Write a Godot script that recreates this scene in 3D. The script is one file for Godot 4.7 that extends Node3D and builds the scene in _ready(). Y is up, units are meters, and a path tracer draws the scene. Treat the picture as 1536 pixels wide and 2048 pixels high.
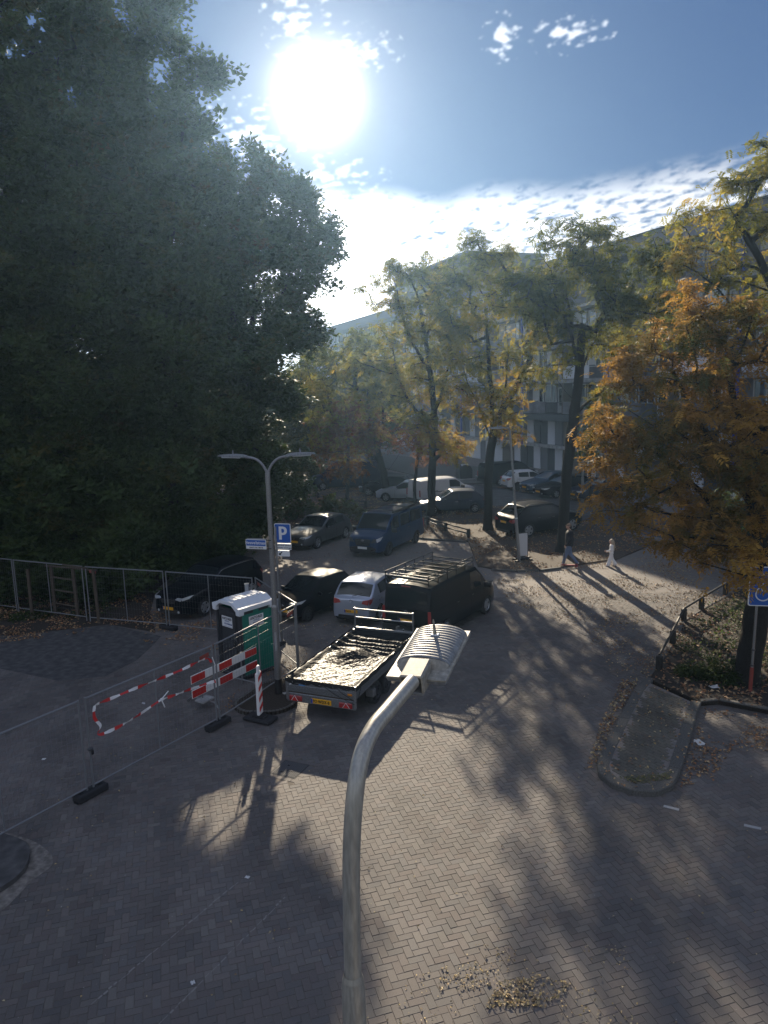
extends Node3D

const UP := Vector3.UP
var M := {}
var rng := RandomNumberGenerator.new()
var taken := {}


func _ready() -> void:
	rng.seed = 77
	# --- camera, sky, sun, exposure -------------------------------------------------
	var cam := Camera3D.new()
	cam.name = "camera"
	cam.fov = 69.36
	cam.near = 0.1
	cam.far = 2500.0
	cam.transform = Transform3D(Basis(Vector3.RIGHT, -0.16667) * Basis(Vector3.BACK, -0.03), Vector3(0, 7.8, 0))
	add_child(cam)
	cam.current = true
	var sun_dir := Vector3(-0.06334, 0.34064, -0.93806).normalized()
	var env := Environment.new()
	env.background_mode = Environment.BG_SKY
	env.sky = Sky.new()
	var pano := PanoramaSkyMaterial.new()
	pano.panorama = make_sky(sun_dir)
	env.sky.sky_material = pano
	env.background_energy_multiplier = 1.0
	env.tonemap_mode = Environment.TONE_MAPPER_LINEAR
	env.tonemap_exposure = 2.35
	env.sdfgi_enabled = true
	env.ssao_enabled = true
	env.ssil_enabled = true
	env.volumetric_fog_enabled = true
	env.volumetric_fog_density = 0.0007
	env.volumetric_fog_albedo = Color(0.66, 0.83, 1.0)
	env.volumetric_fog_anisotropy = 0.72
	var we := WorldEnvironment.new()
	we.name = "world_environment"
	we.environment = env
	add_child(we)
	var sun := DirectionalLight3D.new()
	sun.name = "sun"
	sun.light_energy = 1.38
	sun.light_color = Color(1.0, 0.93, 0.82)
	sun.light_angular_distance = 0.5
	sun.shadow_enabled = true
	add_child(sun)
	sun.look_at_from_position(sun_dir * 100.0, Vector3.ZERO, Vector3.UP)
	# --- the place -------------------------------------------------------------------
	make_materials()
	build_ground()
	build_block()
	build_trees()
	build_vehicles()
	build_street()
	build_people()
	build_litter()


# ---------------------------------------------------------------------------------------
# sky
var cloud_noise := FastNoiseLite.new()
var bank_noise := FastNoiseLite.new()

func make_sky(sd: Vector3) -> ImageTexture:
	cloud_noise.seed = 5
	cloud_noise.frequency = 1.0
	cloud_noise.fractal_octaves = 5
	cloud_noise.fractal_gain = 0.58
	bank_noise.seed = 9
	bank_noise.frequency = 1.0
	bank_noise.fractal_octaves = 3
	var low := Image.create(256, 128, false, Image.FORMAT_RGBF)
	for y in 128:
		var el := 90.0 - (y + 0.5) / 128.0 * 180.0
		for x in 256:
			low.set_pixel(x, y, air(wrapf((x + 0.5) / 256.0 * 360.0, -180.0, 180.0), el, sd))
	low.resize(4096, 2048, Image.INTERPOLATE_BILINEAR)
	var half := int(33.0 / 360.0 * 4096)
	var y1 := int((90.0 - 0.5) / 180.0 * 2048)
	var y0 := int((90.0 - 33.0) / 180.0 * 2048)
	for y in range(y0, y1):
		var el := 90.0 - (y + 0.5) / 2048.0 * 180.0
		for x in range(-half, half):
			low.set_pixel(posmod(x, 4096), y, air((x + 0.5) / 4096.0 * 360.0, el, sd))
	return ImageTexture.create_from_image(low)


func air(az: float, el: float, sd: Vector3) -> Color:
	var e := maxf(el, 0.0)
	var a := deg_to_rad(az)
	var r := deg_to_rad(e)
	var d := Vector3(sin(a) * cos(r), sin(r), -cos(a) * cos(r))
	var ang := rad_to_deg(acos(clampf(d.dot(sd), -1.0, 1.0)))
	var t := pow(clampf(e / 60.0, 0.0, 1.0), 0.4)
	var c := Color(0.075, 0.135, 0.235).lerp(Color(0.006, 0.023, 0.088), t)
	# thin air lit from behind: the aureole of the low sun
	var g := 2.4 * exp(-pow(ang / 1.75, 2.0)) + 0.55 * exp(-ang / 2.7) + 0.04 * exp(-ang / 12.0)
	c += Color(1.0, 0.985, 0.95) * g
	# the bank of altocumulus above the roofs
	var edge := 13.6
	if az > -60.0 and az < 60.0:
		edge = 13.6 + 0.0022 * (az - 4.0) * (az - 4.0) if az > 4.0 else 13.6 + 0.10 * (4.0 - az) * smoothstep(-60.0, -40.0, az)
	edge += 7.0 * (1.0 - cos(deg_to_rad(clampf(absf(az) - 40.0, 0.0, 140.0) / 140.0 * 180.0)))  # unseen bank behind the camera, raised to add fill light in the shade
	edge += bank_noise.get_noise_2d(az * 0.11, 3.0) * 0.6
	var k := 1.0 / maxf(d.y, 0.035)
	var px := d.x * k
	var pz := d.z * k
	var inside := smoothstep(-0.5, 2.6, edge - el)
	if inside > 0.0:
		var n := cloud_noise.get_noise_2d(px * 7.5, pz * 4.0 - px * 1.6) * 0.5 + 0.5
		var n2 := cloud_noise.get_noise_2d(px * 0.7 + 31.0, pz * 0.7)
		var near_sun := exp(-absf(az + 2.0) / 15.0)
		var cover := smoothstep(0.30, 0.66, n + 0.16 * n2 + 0.20 * near_sun - 0.02 + 0.10 * smoothstep(9.0, 4.0, el))
		var bright := 0.36 + 1.2 * exp(-absf(az + 2.0) / 9.0) + 0.10 * n
		c = c.lerp(Color(bright, bright, bright * 1.01), clampf(cover * inside, 0.0, 0.97))
	# added cloud overhead, out of view, to brighten the shaded ground
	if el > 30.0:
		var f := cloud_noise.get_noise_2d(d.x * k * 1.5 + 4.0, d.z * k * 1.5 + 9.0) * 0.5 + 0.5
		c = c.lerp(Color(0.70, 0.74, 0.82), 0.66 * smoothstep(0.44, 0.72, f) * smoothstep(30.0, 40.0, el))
	# a few torn scraps higher up
	var scraps := 0.0
	for s in [[-5.2, 24.2, 1.2, 1.3], [13.9, 22.4, 1.5, 0.55], [-8.9, 17.2, 2.4, 1.3], [-3.4, 14.9, 2.2, 0.7], [-0.9, 22.4, 1.6, 0.8], [9.4, 22.6, 0.8, 0.7]]:
		var q := Vector2((az - s[0]) / s[2], (el - s[1]) / s[3]).length_squared()
		if q < 5.0:
			scraps = maxf(scraps, exp(-q))
	if scraps > 0.01:
		var m := bank_noise.get_noise_2d(az * 0.8 + 7.0 - el * 0.3, el * 1.7) * 0.6 + 0.5
		var cov := smoothstep(0.55, 1.0, m + 0.42 * scraps - 0.06)
		c = c.lerp(Color(0.52, 0.53, 0.54) + c * 0.3, cov * 0.85)
	if el < 0.0:
		c = c.lerp(Color(0.2, 0.2, 0.2), smoothstep(0.0, -4.0, el))
	return c


# ---------------------------------------------------------------------------------------
# materials
func lin(r: float, g: float, b: float) -> Color:
	return Color(r, g, b).linear_to_srgb()


func mat(key: String, c: Color, rough := 0.7, metal := 0.0) -> StandardMaterial3D:
	var m := StandardMaterial3D.new()
	m.resource_name = key
	m.albedo_color = c
	m.roughness = rough
	m.metallic = metal
	M[key] = m
	return m


func noise_tex(sd: int, freq: float, lo: float, hi: float, oct := 4, size := 512, kind := FastNoiseLite.TYPE_SIMPLEX_SMOOTH) -> NoiseTexture2D:
	var n := FastNoiseLite.new()
	n.seed = sd
	n.noise_type = kind
	n.frequency = freq
	n.fractal_octaves = oct
	var t := NoiseTexture2D.new()
	t.width = size
	t.height = size
	t.seamless = true
	t.noise = n
	var g := Gradient.new()
	g.set_color(0, Color(lo, lo, lo))
	g.set_color(1, Color(hi, hi, hi))
	t.color_ramp = g
	return t


func tri(m: StandardMaterial3D, t: Texture2D, scale: float, bump := 0.0) -> StandardMaterial3D:
	m.albedo_texture = t
	m.uv1_triplanar = true
	m.uv1_world_triplanar = true
	m.uv1_scale = Vector3.ONE * scale
	if bump > 0.0:
		m.heightmap_enabled = true
		m.heightmap_texture = t
		m.heightmap_scale = bump
	return m


func make_materials() -> void:
	var speck := noise_tex(1, 0.21, 0.42, 1.0, 3)
	var mottle := noise_tex(2, 0.012, 0.62, 1.0, 5)
	var grain := noise_tex(3, 0.06, 0.6, 1.0, 5)
	var bark := noise_tex(4, 0.05, 0.35, 1.0, 4)
	M["speck"] = speck
	var m := mat("brick", lin(1, 1, 1), 0.82)
	m.vertex_color_use_as_albedo = true
	tri(m, speck, 1.25)
	m = mat("joint_sand", lin(0.21, 0.18, 0.145), 0.95)
	tri(m, mottle, 0.9)
	m = mat("far_paving", lin(1, 1, 1), 0.85)
	m = mat("earth", lin(0.055, 0.042, 0.030), 0.97)
	tri(m, grain, 0.6, 3.0)
	m = mat("asphalt", lin(0.105, 0.105, 0.108), 0.85)
	tri(m, mottle, 0.22)
	m = mat("asphalt_patch", lin(0.115, 0.112, 0.108), 0.9)
	tri(m, mottle, 0.5)
	m = mat("kerb", lin(0.15, 0.145, 0.13), 0.85)
	tri(m, grain, 0.9)
	m = mat("verge", lin(0.12, 0.092, 0.068), 0.95)
	tri(m, grain, 0.35)
	m = mat("grass", lin(0.045, 0.055, 0.022), 0.97)
	tri(m, grain, 0.5)
	mat("white_mark", lin(0.36, 0.36, 0.35), 0.8)
	mat("chalk", lin(0.24, 0.225, 0.21), 0.9)
	m = mat("dust", lin(0.30, 0.27, 0.23), 0.95)
	tri(m, mottle, 1.0)
	# metals and plastics
	m = mat("galvanised", lin(0.46, 0.47, 0.47), 0.42, 0.75)
	tri(m, grain, 1.7)
	m = mat("aged_metal", lin(0.54, 0.52, 0.45), 0.38, 0.45)
	tri(m, noise_tex(6, 0.03, 0.74, 1.0, 4, 512), 2.0)
	m.uv1_scale = Vector3(3.0, 0.5, 3.0)
	m = mat("lamp_grey", lin(0.30, 0.315, 0.315), 0.45)
	tri(m, mottle, 3.0)
	m = mat("lamp_cream", lin(0.46, 0.43, 0.35), 0.5)
	tri(m, mottle, 4.0)
	mat("steel_dark", lin(0.10, 0.105, 0.11), 0.5, 0.6)
	mat("lamp_glass", lin(0.5, 0.52, 0.52), 0.2)
	mat("black_plastic", lin(0.018, 0.018, 0.02), 0.55)
	mat("rubber", lin(0.016, 0.016, 0.017), 0.85)
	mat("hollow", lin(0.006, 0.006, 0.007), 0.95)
	m = mat("fence_zinc", lin(0.22, 0.23, 0.24), 0.5, 0.5)
	mat("fence_foot", lin(0.022, 0.023, 0.025), 0.9)
	mat("red_paint", lin(0.50, 0.022, 0.018), 0.5)
	mat("white_paint", lin(0.72, 0.72, 0.70), 0.5)
	mat("red_tape", lin(0.52, 0.03, 0.03), 0.4)
	mat("white_tape", lin(0.75, 0.75, 0.75), 0.4)
	mat("orange_red", lin(0.24, 0.05, 0.035), 0.6)
	mat("toilet_green", lin(0.008, 0.175, 0.125), 0.42)
	mat("toilet_black", lin(0.026, 0.029, 0.034), 0.5)
	mat("toilet_roof", lin(0.66, 0.69, 0.72), 0.5)
	mat("sign_blue", lin(0.012, 0.095, 0.40), 0.4)
	mat("sign_white", lin(0.74, 0.75, 0.75), 0.4)
	mat("ink", lin(0.012, 0.012, 0.014), 0.6)
	mat("ink_blue", lin(0.02, 0.05, 0.22), 0.6)
	mat("sign_back", lin(0.32, 0.33, 0.34), 0.5, 0.4)
	mat("plate_yellow", lin(0.80, 0.40, 0.012), 0.4)
	mat("plate_white", lin(0.68, 0.68, 0.66), 0.4)
	mat("plate_blue", lin(0.012, 0.05, 0.36), 0.4)
	mat("sticker_blue", lin(0.02, 0.22, 0.55), 0.4)
	m = mat("wood", lin(0.13, 0.10, 0.07), 0.85)
	tri(m, grain, 1.5)
	m = mat("dark_wood", lin(0.035, 0.032, 0.028), 0.6)
	tri(m, grain, 1.5)
	m = mat("banner", lin(0.55, 0.57, 0.58), 0.7)
	m.backlight_enabled = true
	m.backlight = Color(0.5, 0.5, 0.5)
	m = mat("tarp", lin(0.014, 0.015, 0.016), 0.42)
	m.metallic_specular = 0.15
	mat("tarp_hem", lin(0.012, 0.013, 0.014), 0.5)
	m = mat("trailer_side", lin(0.40, 0.42, 0.43), 0.42, 0.75)
	tri(m, grain, 0.9)
	mat("grating", lin(0.11, 0.11, 0.11), 0.8, 0.0)
	mat("iron", lin(0.05, 0.05, 0.052), 0.85, 0.0)
	# cars
	m = mat("car_glass", lin(0.012, 0.016, 0.018), 0.04)
	m.metallic_specular = 0.40
	mat("chrome", lin(0.6, 0.6, 0.6), 0.15, 1.0)
	mat("rim", lin(0.42, 0.43, 0.44), 0.3, 0.8)
	mat("rim_dark", lin(0.05, 0.05, 0.055), 0.4, 0.6)
	m = mat("headlight", lin(0.55, 0.58, 0.60), 0.08, 0.2)
	m.clearcoat_enabled = true
	mat("headlight_dark", lin(0.10, 0.11, 0.12), 0.08, 0.3)
	m = mat("taillight", lin(0.32, 0.012, 0.012), 0.12)
	m.clearcoat_enabled = true
	mat("amber", lin(0.55, 0.20, 0.02), 0.2)
	mat("trim", lin(0.014, 0.014, 0.015), 0.5)
	# building
	m = mat("facade_grey", lin(0.24, 0.235, 0.25), 0.85)
	tri(m, mottle, 0.12)
	m = mat("facade_brick", lin(0.21, 0.18, 0.14), 0.92)
	tri(m, grain, 0.5)
	mat("fascia", lin(0.20, 0.19, 0.22), 0.8)
	m = mat("concrete", lin(0.52, 0.52, 0.50), 0.85)
	tri(m, mottle, 0.3)
	mat("panel_dark", lin(0.035, 0.045, 0.055), 0.6)
	mat("panel_grey", lin(0.16, 0.17, 0.18), 0.7)
	mat("panel_white", lin(0.58, 0.60, 0.62), 0.6)
	mat("window_frame", lin(0.62, 0.62, 0.60), 0.6)
	m = mat("window_pane", lin(0.20, 0.24, 0.27), 0.06)
	m.metallic = 0.55
	m = mat("window_dark", lin(0.02, 0.025, 0.03), 0.05)
	m.metallic_specular = 0.9
	mat("blind", lin(0.58, 0.58, 0.54), 0.8)
	mat("pillar_blue", lin(0.03, 0.06, 0.30), 0.5)
	m = mat("tower_wall", lin(0.13, 0.105, 0.075), 0.9)
	tri(m, mottle, 0.15)
	# plants
	m = mat("bark", lin(0.075, 0.062, 0.048), 0.95)
	tri(m, bark, 1.2, 4.0)
	m = mat("bark_dark", lin(0.035, 0.032, 0.026), 0.95)
	tri(m, bark, 1.2, 4.0)
	for spec in [["leaf", 1.0], ["leaf_dense", 0.6]]:
		m = mat(spec[0], lin(1, 1, 1), 0.5)
		m.metallic_specular = 0.15
		m.vertex_color_use_as_albedo = true
		m.backlight_enabled = true
		m.backlight = Color(spec[1], spec[1], spec[1])
	m = mat("dead_leaf", lin(1, 1, 1), 0.75)
	m.vertex_color_use_as_albedo = true
	m = mat("cloth", lin(1, 1, 1), 0.9)
	m.vertex_color_use_as_albedo = true
	mat("paper", lin(0.55, 0.55, 0.54), 0.8)


# ---------------------------------------------------------------------------------------
# nodes and tags
func numbered(called: String) -> String:
	var k: int = taken.get(called, 0)
	taken[called] = k + 1
	return called if k == 0 else "%s_%03d" % [called, k]


func tag(o: Node, label := "", category := "", group := "", kind := "") -> Node:
	if label: o.set_meta("label", label)
	if category: o.set_meta("category", category)
	if group: o.set_meta("group", group)
	if kind: o.set_meta("kind", kind)
	return o


func thing(called: String, label: String, category: String, at := Vector3.ZERO, turn := 0.0, group := "") -> Node3D:
	var o := Node3D.new()
	o.name = numbered(called)
	add_child(o)
	o.position = at
	o.rotation.y = deg_to_rad(turn)
	tag(o, label, category, group)
	return o


func put(called: String, b, m, parent: Node = null, at := Vector3.ZERO) -> MeshInstance3D:
	var o := MeshInstance3D.new()
	o.mesh = b.mesh() if b is B else b
	o.material_override = M[m] if m is String else m
	if parent:
		o.name = called
		parent.add_child(o, true)
	else:
		o.name = numbered(called)
		add_child(o)
	o.position = at
	return o


func struct(called: String, b, m) -> MeshInstance3D:
	var o := put(called, b, m)
	o.set_meta("kind", "structure")
	return o


func scatter(called: String, mesh: Mesh, m, xf: Array, cols: Array, parent: Node = null) -> MultiMeshInstance3D:
	var mm := MultiMesh.new()
	mm.transform_format = MultiMesh.TRANSFORM_3D
	mm.use_colors = cols.size() > 0
	mm.mesh = mesh
	mm.instance_count = xf.size()
	var stride := 16 if mm.use_colors else 12
	var buf := PackedFloat32Array()
	buf.resize(xf.size() * stride)
	var at := 0
	for i in xf.size():
		var t: Transform3D = xf[i]
		var bs := t.basis
		buf[at] = bs.x.x; buf[at + 1] = bs.y.x; buf[at + 2] = bs.z.x; buf[at + 3] = t.origin.x
		buf[at + 4] = bs.x.y; buf[at + 5] = bs.y.y; buf[at + 6] = bs.z.y; buf[at + 7] = t.origin.y
		buf[at + 8] = bs.x.z; buf[at + 9] = bs.y.z; buf[at + 10] = bs.z.z; buf[at + 11] = t.origin.z
		if stride == 16:
			var c: Color = cols[i]
			buf[at + 12] = c.r; buf[at + 13] = c.g; buf[at + 14] = c.b; buf[at + 15] = 1.0
		at += stride
	mm.buffer = buf
	var o := MultiMeshInstance3D.new()
	o.multimesh = mm
	o.material_override = M[m] if m is String else m
	o.set_meta("kind", "stuff")
	if parent:
		o.name = called
		parent.add_child(o, true)
	else:
		o.name = numbered(called)
		add_child(o)
	return o


func words(text: String, height: float, m: String, parent: Node, xf: Transform3D, bold := true, called := "lettering", squeeze := 1.0) -> MeshInstance3D:
	var t := TextMesh.new()
	var f := SystemFont.new()
	f.font_names = PackedStringArray(["Droid Sans"])
	f.font_weight = 700 if bold else 400
	t.font = f
	t.text = text
	t.font_size = 32
	t.pixel_size = height / 24.0
	t.depth = 0.004
	t.curve_step = 1.5
	var o := MeshInstance3D.new()
	o.mesh = t
	o.material_override = M[m]
	o.name = called
	parent.add_child(o, true)
	o.transform = xf * Transform3D(Basis.from_scale(Vector3(squeeze, 1, 1)), Vector3.ZERO)
	return o


# ---------------------------------------------------------------------------------------
# mesh builder: faces are given counter-clockwise as seen from outside
class B:
	var v := PackedVector3Array()
	var n := PackedVector3Array()
	var c := PackedColorArray()
	var uv := PackedVector2Array()
	var ix := PackedInt32Array()
	var ink := Color.WHITE
	var inked := false
	var mapped := false

	func mesh() -> ArrayMesh:
		var a := []
		a.resize(Mesh.ARRAY_MAX)
		a[Mesh.ARRAY_VERTEX] = v
		a[Mesh.ARRAY_NORMAL] = n
		if inked: a[Mesh.ARRAY_COLOR] = c
		if mapped: a[Mesh.ARRAY_TEX_UV] = uv
		a[Mesh.ARRAY_INDEX] = ix
		var m := ArrayMesh.new()
		if v.size():
			m.add_surface_from_arrays(Mesh.PRIMITIVE_TRIANGLES, a)
		return m

	func pt(p: Vector3, nn: Vector3) -> int:
		v.append(p)
		n.append(nn)
		c.append(ink)
		return v.size() - 1

	func tri3(a: Vector3, b: Vector3, d: Vector3) -> void:
		var nn := (b - a).cross(d - a).normalized()
		var k := pt(a, nn)
		pt(b, nn)
		pt(d, nn)
		ix.append_array([k, k + 2, k + 1])

	func quad(a: Vector3, b: Vector3, d: Vector3, e: Vector3) -> void:
		var nn := (d - a).cross(e - b).normalized()
		var k := pt(a, nn)
		pt(b, nn)
		pt(d, nn)
		pt(e, nn)
		ix.append_array([k, k + 2, k + 1, k, k + 3, k + 2])

	func box(at: Vector3, s: Vector3, bs := Basis.IDENTITY, bev := 0.0) -> B:
		var h := s * 0.5
		if bev <= 0.0:
			for f in [[0, 1, 2], [1, 2, 0], [2, 0, 1]]:
				for sg in [-1.0, 1.0]:
					var p := []
					for q in [[-1, -1], [1, -1], [1, 1], [-1, 1]]:
						var w := Vector3.ZERO
						w[f[0]] = h[f[0]] * sg
						w[f[1]] = h[f[1]] * q[0] * sg
						w[f[2]] = h[f[2]] * q[1]
						p.append(at + bs * w)
					quad(p[0], p[1], p[2], p[3])
			return self
		var g := h - Vector3.ONE * minf(bev, minf(h.x, minf(h.y, h.z)) * 0.99)
		var P := func(sx: float, sy: float, sz: float, ax: int) -> Vector3:
			var w := Vector3(g.x * sx, g.y * sy, g.z * sz)
			w[ax] = h[ax] * [sx, sy, sz][ax]
			return at + bs * w
		for f in [[0, 1, 2], [1, 2, 0], [2, 0, 1]]:
			for sg in [-1.0, 1.0]:
				var p := []
				for q in [[-1, -1], [1, -1], [1, 1], [-1, 1]]:
					var w := [0.0, 0.0, 0.0]
					w[f[0]] = sg
					w[f[1]] = q[0] * sg
					w[f[2]] = q[1] * 1.0
					p.append(P.call(w[0], w[1], w[2], f[0]))
				quad(p[0], p[1], p[2], p[3])
			# edges along axis f[0], between faces f[1] and f[2]
			for s1 in [-1.0, 1.0]:
				for s2 in [-1.0, 1.0]:
					var a := [0.0, 0.0, 0.0]
					a[f[0]] = -1.0; a[f[1]] = s1; a[f[2]] = s2
					var b := a.duplicate()
					b[f[0]] = 1.0
					var p0: Vector3 = P.call(a[0], a[1], a[2], f[1])
					var p1: Vector3 = P.call(b[0], b[1], b[2], f[1])
					var p2: Vector3 = P.call(b[0], b[1], b[2], f[2])
					var p3: Vector3 = P.call(a[0], a[1], a[2], f[2])
					if s1 * s2 > 0.0: quad(p0, p3, p2, p1)
					else: quad(p0, p1, p2, p3)
		for sx in [-1.0, 1.0]:
			for sy in [-1.0, 1.0]:
				for sz in [-1.0, 1.0]:
					var p0: Vector3 = P.call(sx, sy, sz, 0)
					var p1: Vector3 = P.call(sx, sy, sz, 1)
					var p2: Vector3 = P.call(sx, sy, sz, 2)
					if sx * sy * sz > 0.0: tri3(p0, p1, p2)
					else: tri3(p0, p2, p1)
		return self

	func tube(path: Array, rad, sides := 8, caps := true) -> B:
		var up := Vector3.UP
		var first: Vector3 = (path[1] - path[0]).normalized()
		if absf(first.dot(up)) > 0.95: up = Vector3.RIGHT
		var side := first.cross(up).normalized()
		var base := v.size()
		var m := path.size()
		for i in m:
			var d: Vector3 = (path[mini(i + 1, m - 1)] - path[maxi(i - 1, 0)]).normalized()
			side = (side - d * side.dot(d)).normalized()
			var oth := d.cross(side)
			var r: float = rad[i] if rad is Array or rad is PackedFloat32Array else rad
			for k in sides:
				var a := TAU * k / sides
				var q := side * cos(a) + oth * sin(a)
				pt(path[i] + q * r, q)
		for i in m - 1:
			for k in sides:
				var a := base + i * sides + k
				var b := base + i * sides + (k + 1) % sides
				ix.append_array([a, a + sides, b, b, a + sides, b + sides])
		if caps:
			for e in [0, m - 1]:
				var d: Vector3 = (path[0] - path[1]).normalized() if e == 0 else (path[m - 1] - path[m - 2]).normalized()
				var k0 := v.size()
				for k in sides:
					pt(v[base + e * sides + k], d)
				for k in range(1, sides - 1):
					if e == 0: ix.append_array([k0, k0 + k, k0 + k + 1])
					else: ix.append_array([k0, k0 + k + 1, k0 + k])
		return self

	func lathe(prof: Array, sides: int, xf := Transform3D.IDENTITY) -> B:
		# prof: Vector2(radius, height along local y), from bottom to top; flat across segments, round about the axis
		for i in prof.size() - 1:
			var p: Vector2 = prof[i]
			var q: Vector2 = prof[i + 1]
			var t := (q - p).normalized()
			var base := v.size()
			for k in sides + 1:
				var a := TAU * k / sides
				var o := Vector3(cos(a), 0, sin(a))
				var nn := (xf.basis * (o * t.y - Vector3(0, t.x, 0))).normalized()
				pt(xf * (o * p.x + Vector3(0, p.y, 0)), nn)
				pt(xf * (o * q.x + Vector3(0, q.y, 0)), nn)
			for k in sides:
				var a := base + k * 2
				ix.append_array([a, a + 2, a + 1, a + 1, a + 2, a + 3])
		return self

	func prism(poly: PackedVector2Array, d0: float, d1: float, xf := Transform3D.IDENTITY) -> B:
		# poly in local x,y; from z = d0 to z = d1 (d1 > d0)
		var pl := poly.duplicate()
		if Geometry2D.is_polygon_clockwise(pl): pl.reverse()
		var t := Geometry2D.triangulate_polygon(pl)
		for i in range(0, t.size(), 3):
			var a := pl[t[i]]
			var b := pl[t[i + 1]]
			var d := pl[t[i + 2]]
			if (b - a).cross(d - a) < 0.0:
				var s := b
				b = d
				d = s
			tri3(xf * Vector3(a.x, a.y, d1), xf * Vector3(b.x, b.y, d1), xf * Vector3(d.x, d.y, d1))
			tri3(xf * Vector3(a.x, a.y, d0), xf * Vector3(d.x, d.y, d0), xf * Vector3(b.x, b.y, d0))
		for i in pl.size():
			var a := pl[i]
			var b := pl[(i + 1) % pl.size()]
			quad(xf * Vector3(a.x, a.y, d0), xf * Vector3(b.x, b.y, d0), xf * Vector3(b.x, b.y, d1), xf * Vector3(a.x, a.y, d1))
		return self

	func smooth(from := 0, from_ix := 0) -> B:
		# area-weighted normals of shared vertices
		for i in range(from, v.size()): n[i] = Vector3.ZERO
		for i in range(from_ix, ix.size(), 3):
			var a := ix[i]
			var b := ix[i + 1]
			var d := ix[i + 2]
			var w := (v[d] - v[a]).cross(v[b] - v[a])
			n[a] += w
			n[b] += w
			n[d] += w
		for i in range(from, v.size()): n[i] = n[i].normalized() if n[i].length_squared() > 1e-14 else Vector3.UP
		return self


func flat_poly(pts: Array, y: float) -> B:
	# a level sheet facing up; pts are Vector2(x, z)
	var b := B.new()
	var pl := PackedVector2Array(pts)
	var t := Geometry2D.triangulate_polygon(pl)
	for i in range(0, t.size(), 3):
		var p := pl[t[i]]
		var q := pl[t[i + 1]]
		var r := pl[t[i + 2]]
		if (q - p).cross(r - p) > 0.0:
			var s := q
			q = r
			r = s
		b.tri3(Vector3(p.x, y, p.y), Vector3(q.x, y, q.y), Vector3(r.x, y, r.y))
	return b


func slab(pts: Array, y0: float, y1: float) -> B:
	# a level prism; pts are Vector2(x, z)
	var b := B.new()
	var pl := PackedVector2Array()
	for p in pts: pl.append(Vector2(p.x, -p.y))
	return b.prism(pl, y0, y1, Transform3D(Basis(Vector3.RIGHT, Vector3.FORWARD, Vector3.UP), Vector3.ZERO))


func rounded(pts: Array, r: float, seg := 5) -> Array:
	var out := []
	var m := pts.size()
	for i in m:
		var p: Vector2 = pts[i]
		var a: Vector2 = (pts[(i + m - 1) % m] - p)
		var b: Vector2 = (pts[(i + 1) % m] - p)
		var rr := minf(r, minf(a.length(), b.length()) * 0.45)
		var p0 := p + a.normalized() * rr
		var p1 := p + b.normalized() * rr
		for k in seg + 1:
			var t := float(k) / seg
			out.append(p0.lerp(p, t).lerp(p.lerp(p1, t), t))
	return out


# ---------------------------------------------------------------------------------------
# ground
const TURN := 0.288            # how far the herringbone is turned against the x axis
const CELL := 0.1125           # half a brick

func brick_mesh(col: Color, sd: int) -> ArrayMesh:
	var r := RandomNumberGenerator.new()
	r.seed = sd
	var b := B.new()
	b.inked = true
	b.ink = col
	var hx := CELL - 0.0022
	var hz := CELL * 0.5 - 0.0022
	var e := 0.0032
	var j := func() -> float: return r.randf_range(-0.0015, 0.0015)
	var top := []
	var mid := []
	var low := []
	for q in [[-1, 1], [1, 1], [1, -1], [-1, -1]]:
		var dx: float = j.call()
		var dz: float = j.call()
		top.append(Vector3(q[0] * (hx - e) + dx, j.call() * 0.8, q[1] * (hz - e) + dz))
		mid.append(Vector3(q[0] * hx + dx, -0.0032, q[1] * hz + dz))
		low.append(Vector3(q[0] * hx + dx, -0.03, q[1] * hz + dz))
	b.quad(top[0], top[1], top[2], top[3])
	for i in 4:
		var k := (i + 1) % 4
		b.quad(mid[i], mid[k], top[k], top[i])
		b.quad(low[i], low[k], mid[k], mid[i])
	return b.mesh()


func brick_tone(r: RandomNumberGenerator) -> Color:
	var t := r.randf()
	var c := Color(0.178, 0.160, 0.145)
	if t < 0.22: c = Color(0.182, 0.158, 0.142)
	elif t < 0.42: c = Color(0.163, 0.152, 0.142)
	elif t < 0.50: c = Color(0.198, 0.180, 0.160)
	elif t < 0.56: c = Color(0.172, 0.145, 0.130)
	var k := r.randf_range(0.94, 1.06) * 1.5
	return Color(c.r * k, c.g * k, c.b * k)


func herring_tile() -> ImageTexture:
	var im := Image.create(512, 512, false, Image.FORMAT_RGB8)
	var r := RandomNumberGenerator.new()
	r.seed = 4
	var tones := {}
	for y in 512:
		for x in 512:
			var i := x / 32
			var j := y / 32
			var k := posmod(i - j, 4)
			var bi := i
			var bj := j
			var edge := false
			var lx := x % 32
			var ly := y % 32
			if k == 0: edge = lx < 1 or ly < 1 or ly > 30
			elif k == 1:
				bi = posmod(i - 1, 16)
				edge = lx > 30 or ly < 1 or ly > 30
			elif k == 3: edge = lx < 1 or lx > 30 or ly < 1
			else:
				bj = posmod(j - 1, 16)
				edge = lx < 1 or lx > 30 or ly > 30
			var id := bi * 16 + bj
			if not tones.has(id): tones[id] = brick_tone(r)
			var c: Color = tones[id] * 0.72
			if edge: c = Color(0.10, 0.09, 0.078)
			var s := r.randf_range(0.8, 1.1)
			im.set_pixel(x, y, Color(c.r * s, c.g * s, c.b * s).linear_to_srgb())
	im.generate_mipmaps()
	return ImageTexture.create_from_image(im)


func paving_sheet(pts: Array, y: float, turn := TURN, scale := 1.8) -> B:
	var b := flat_poly(pts, y)
	b.mapped = true
	for p in b.v:
		var q := Vector2(p.x, -p.z).rotated(-turn) / scale
		b.uv.append(q)
	return b


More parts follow.
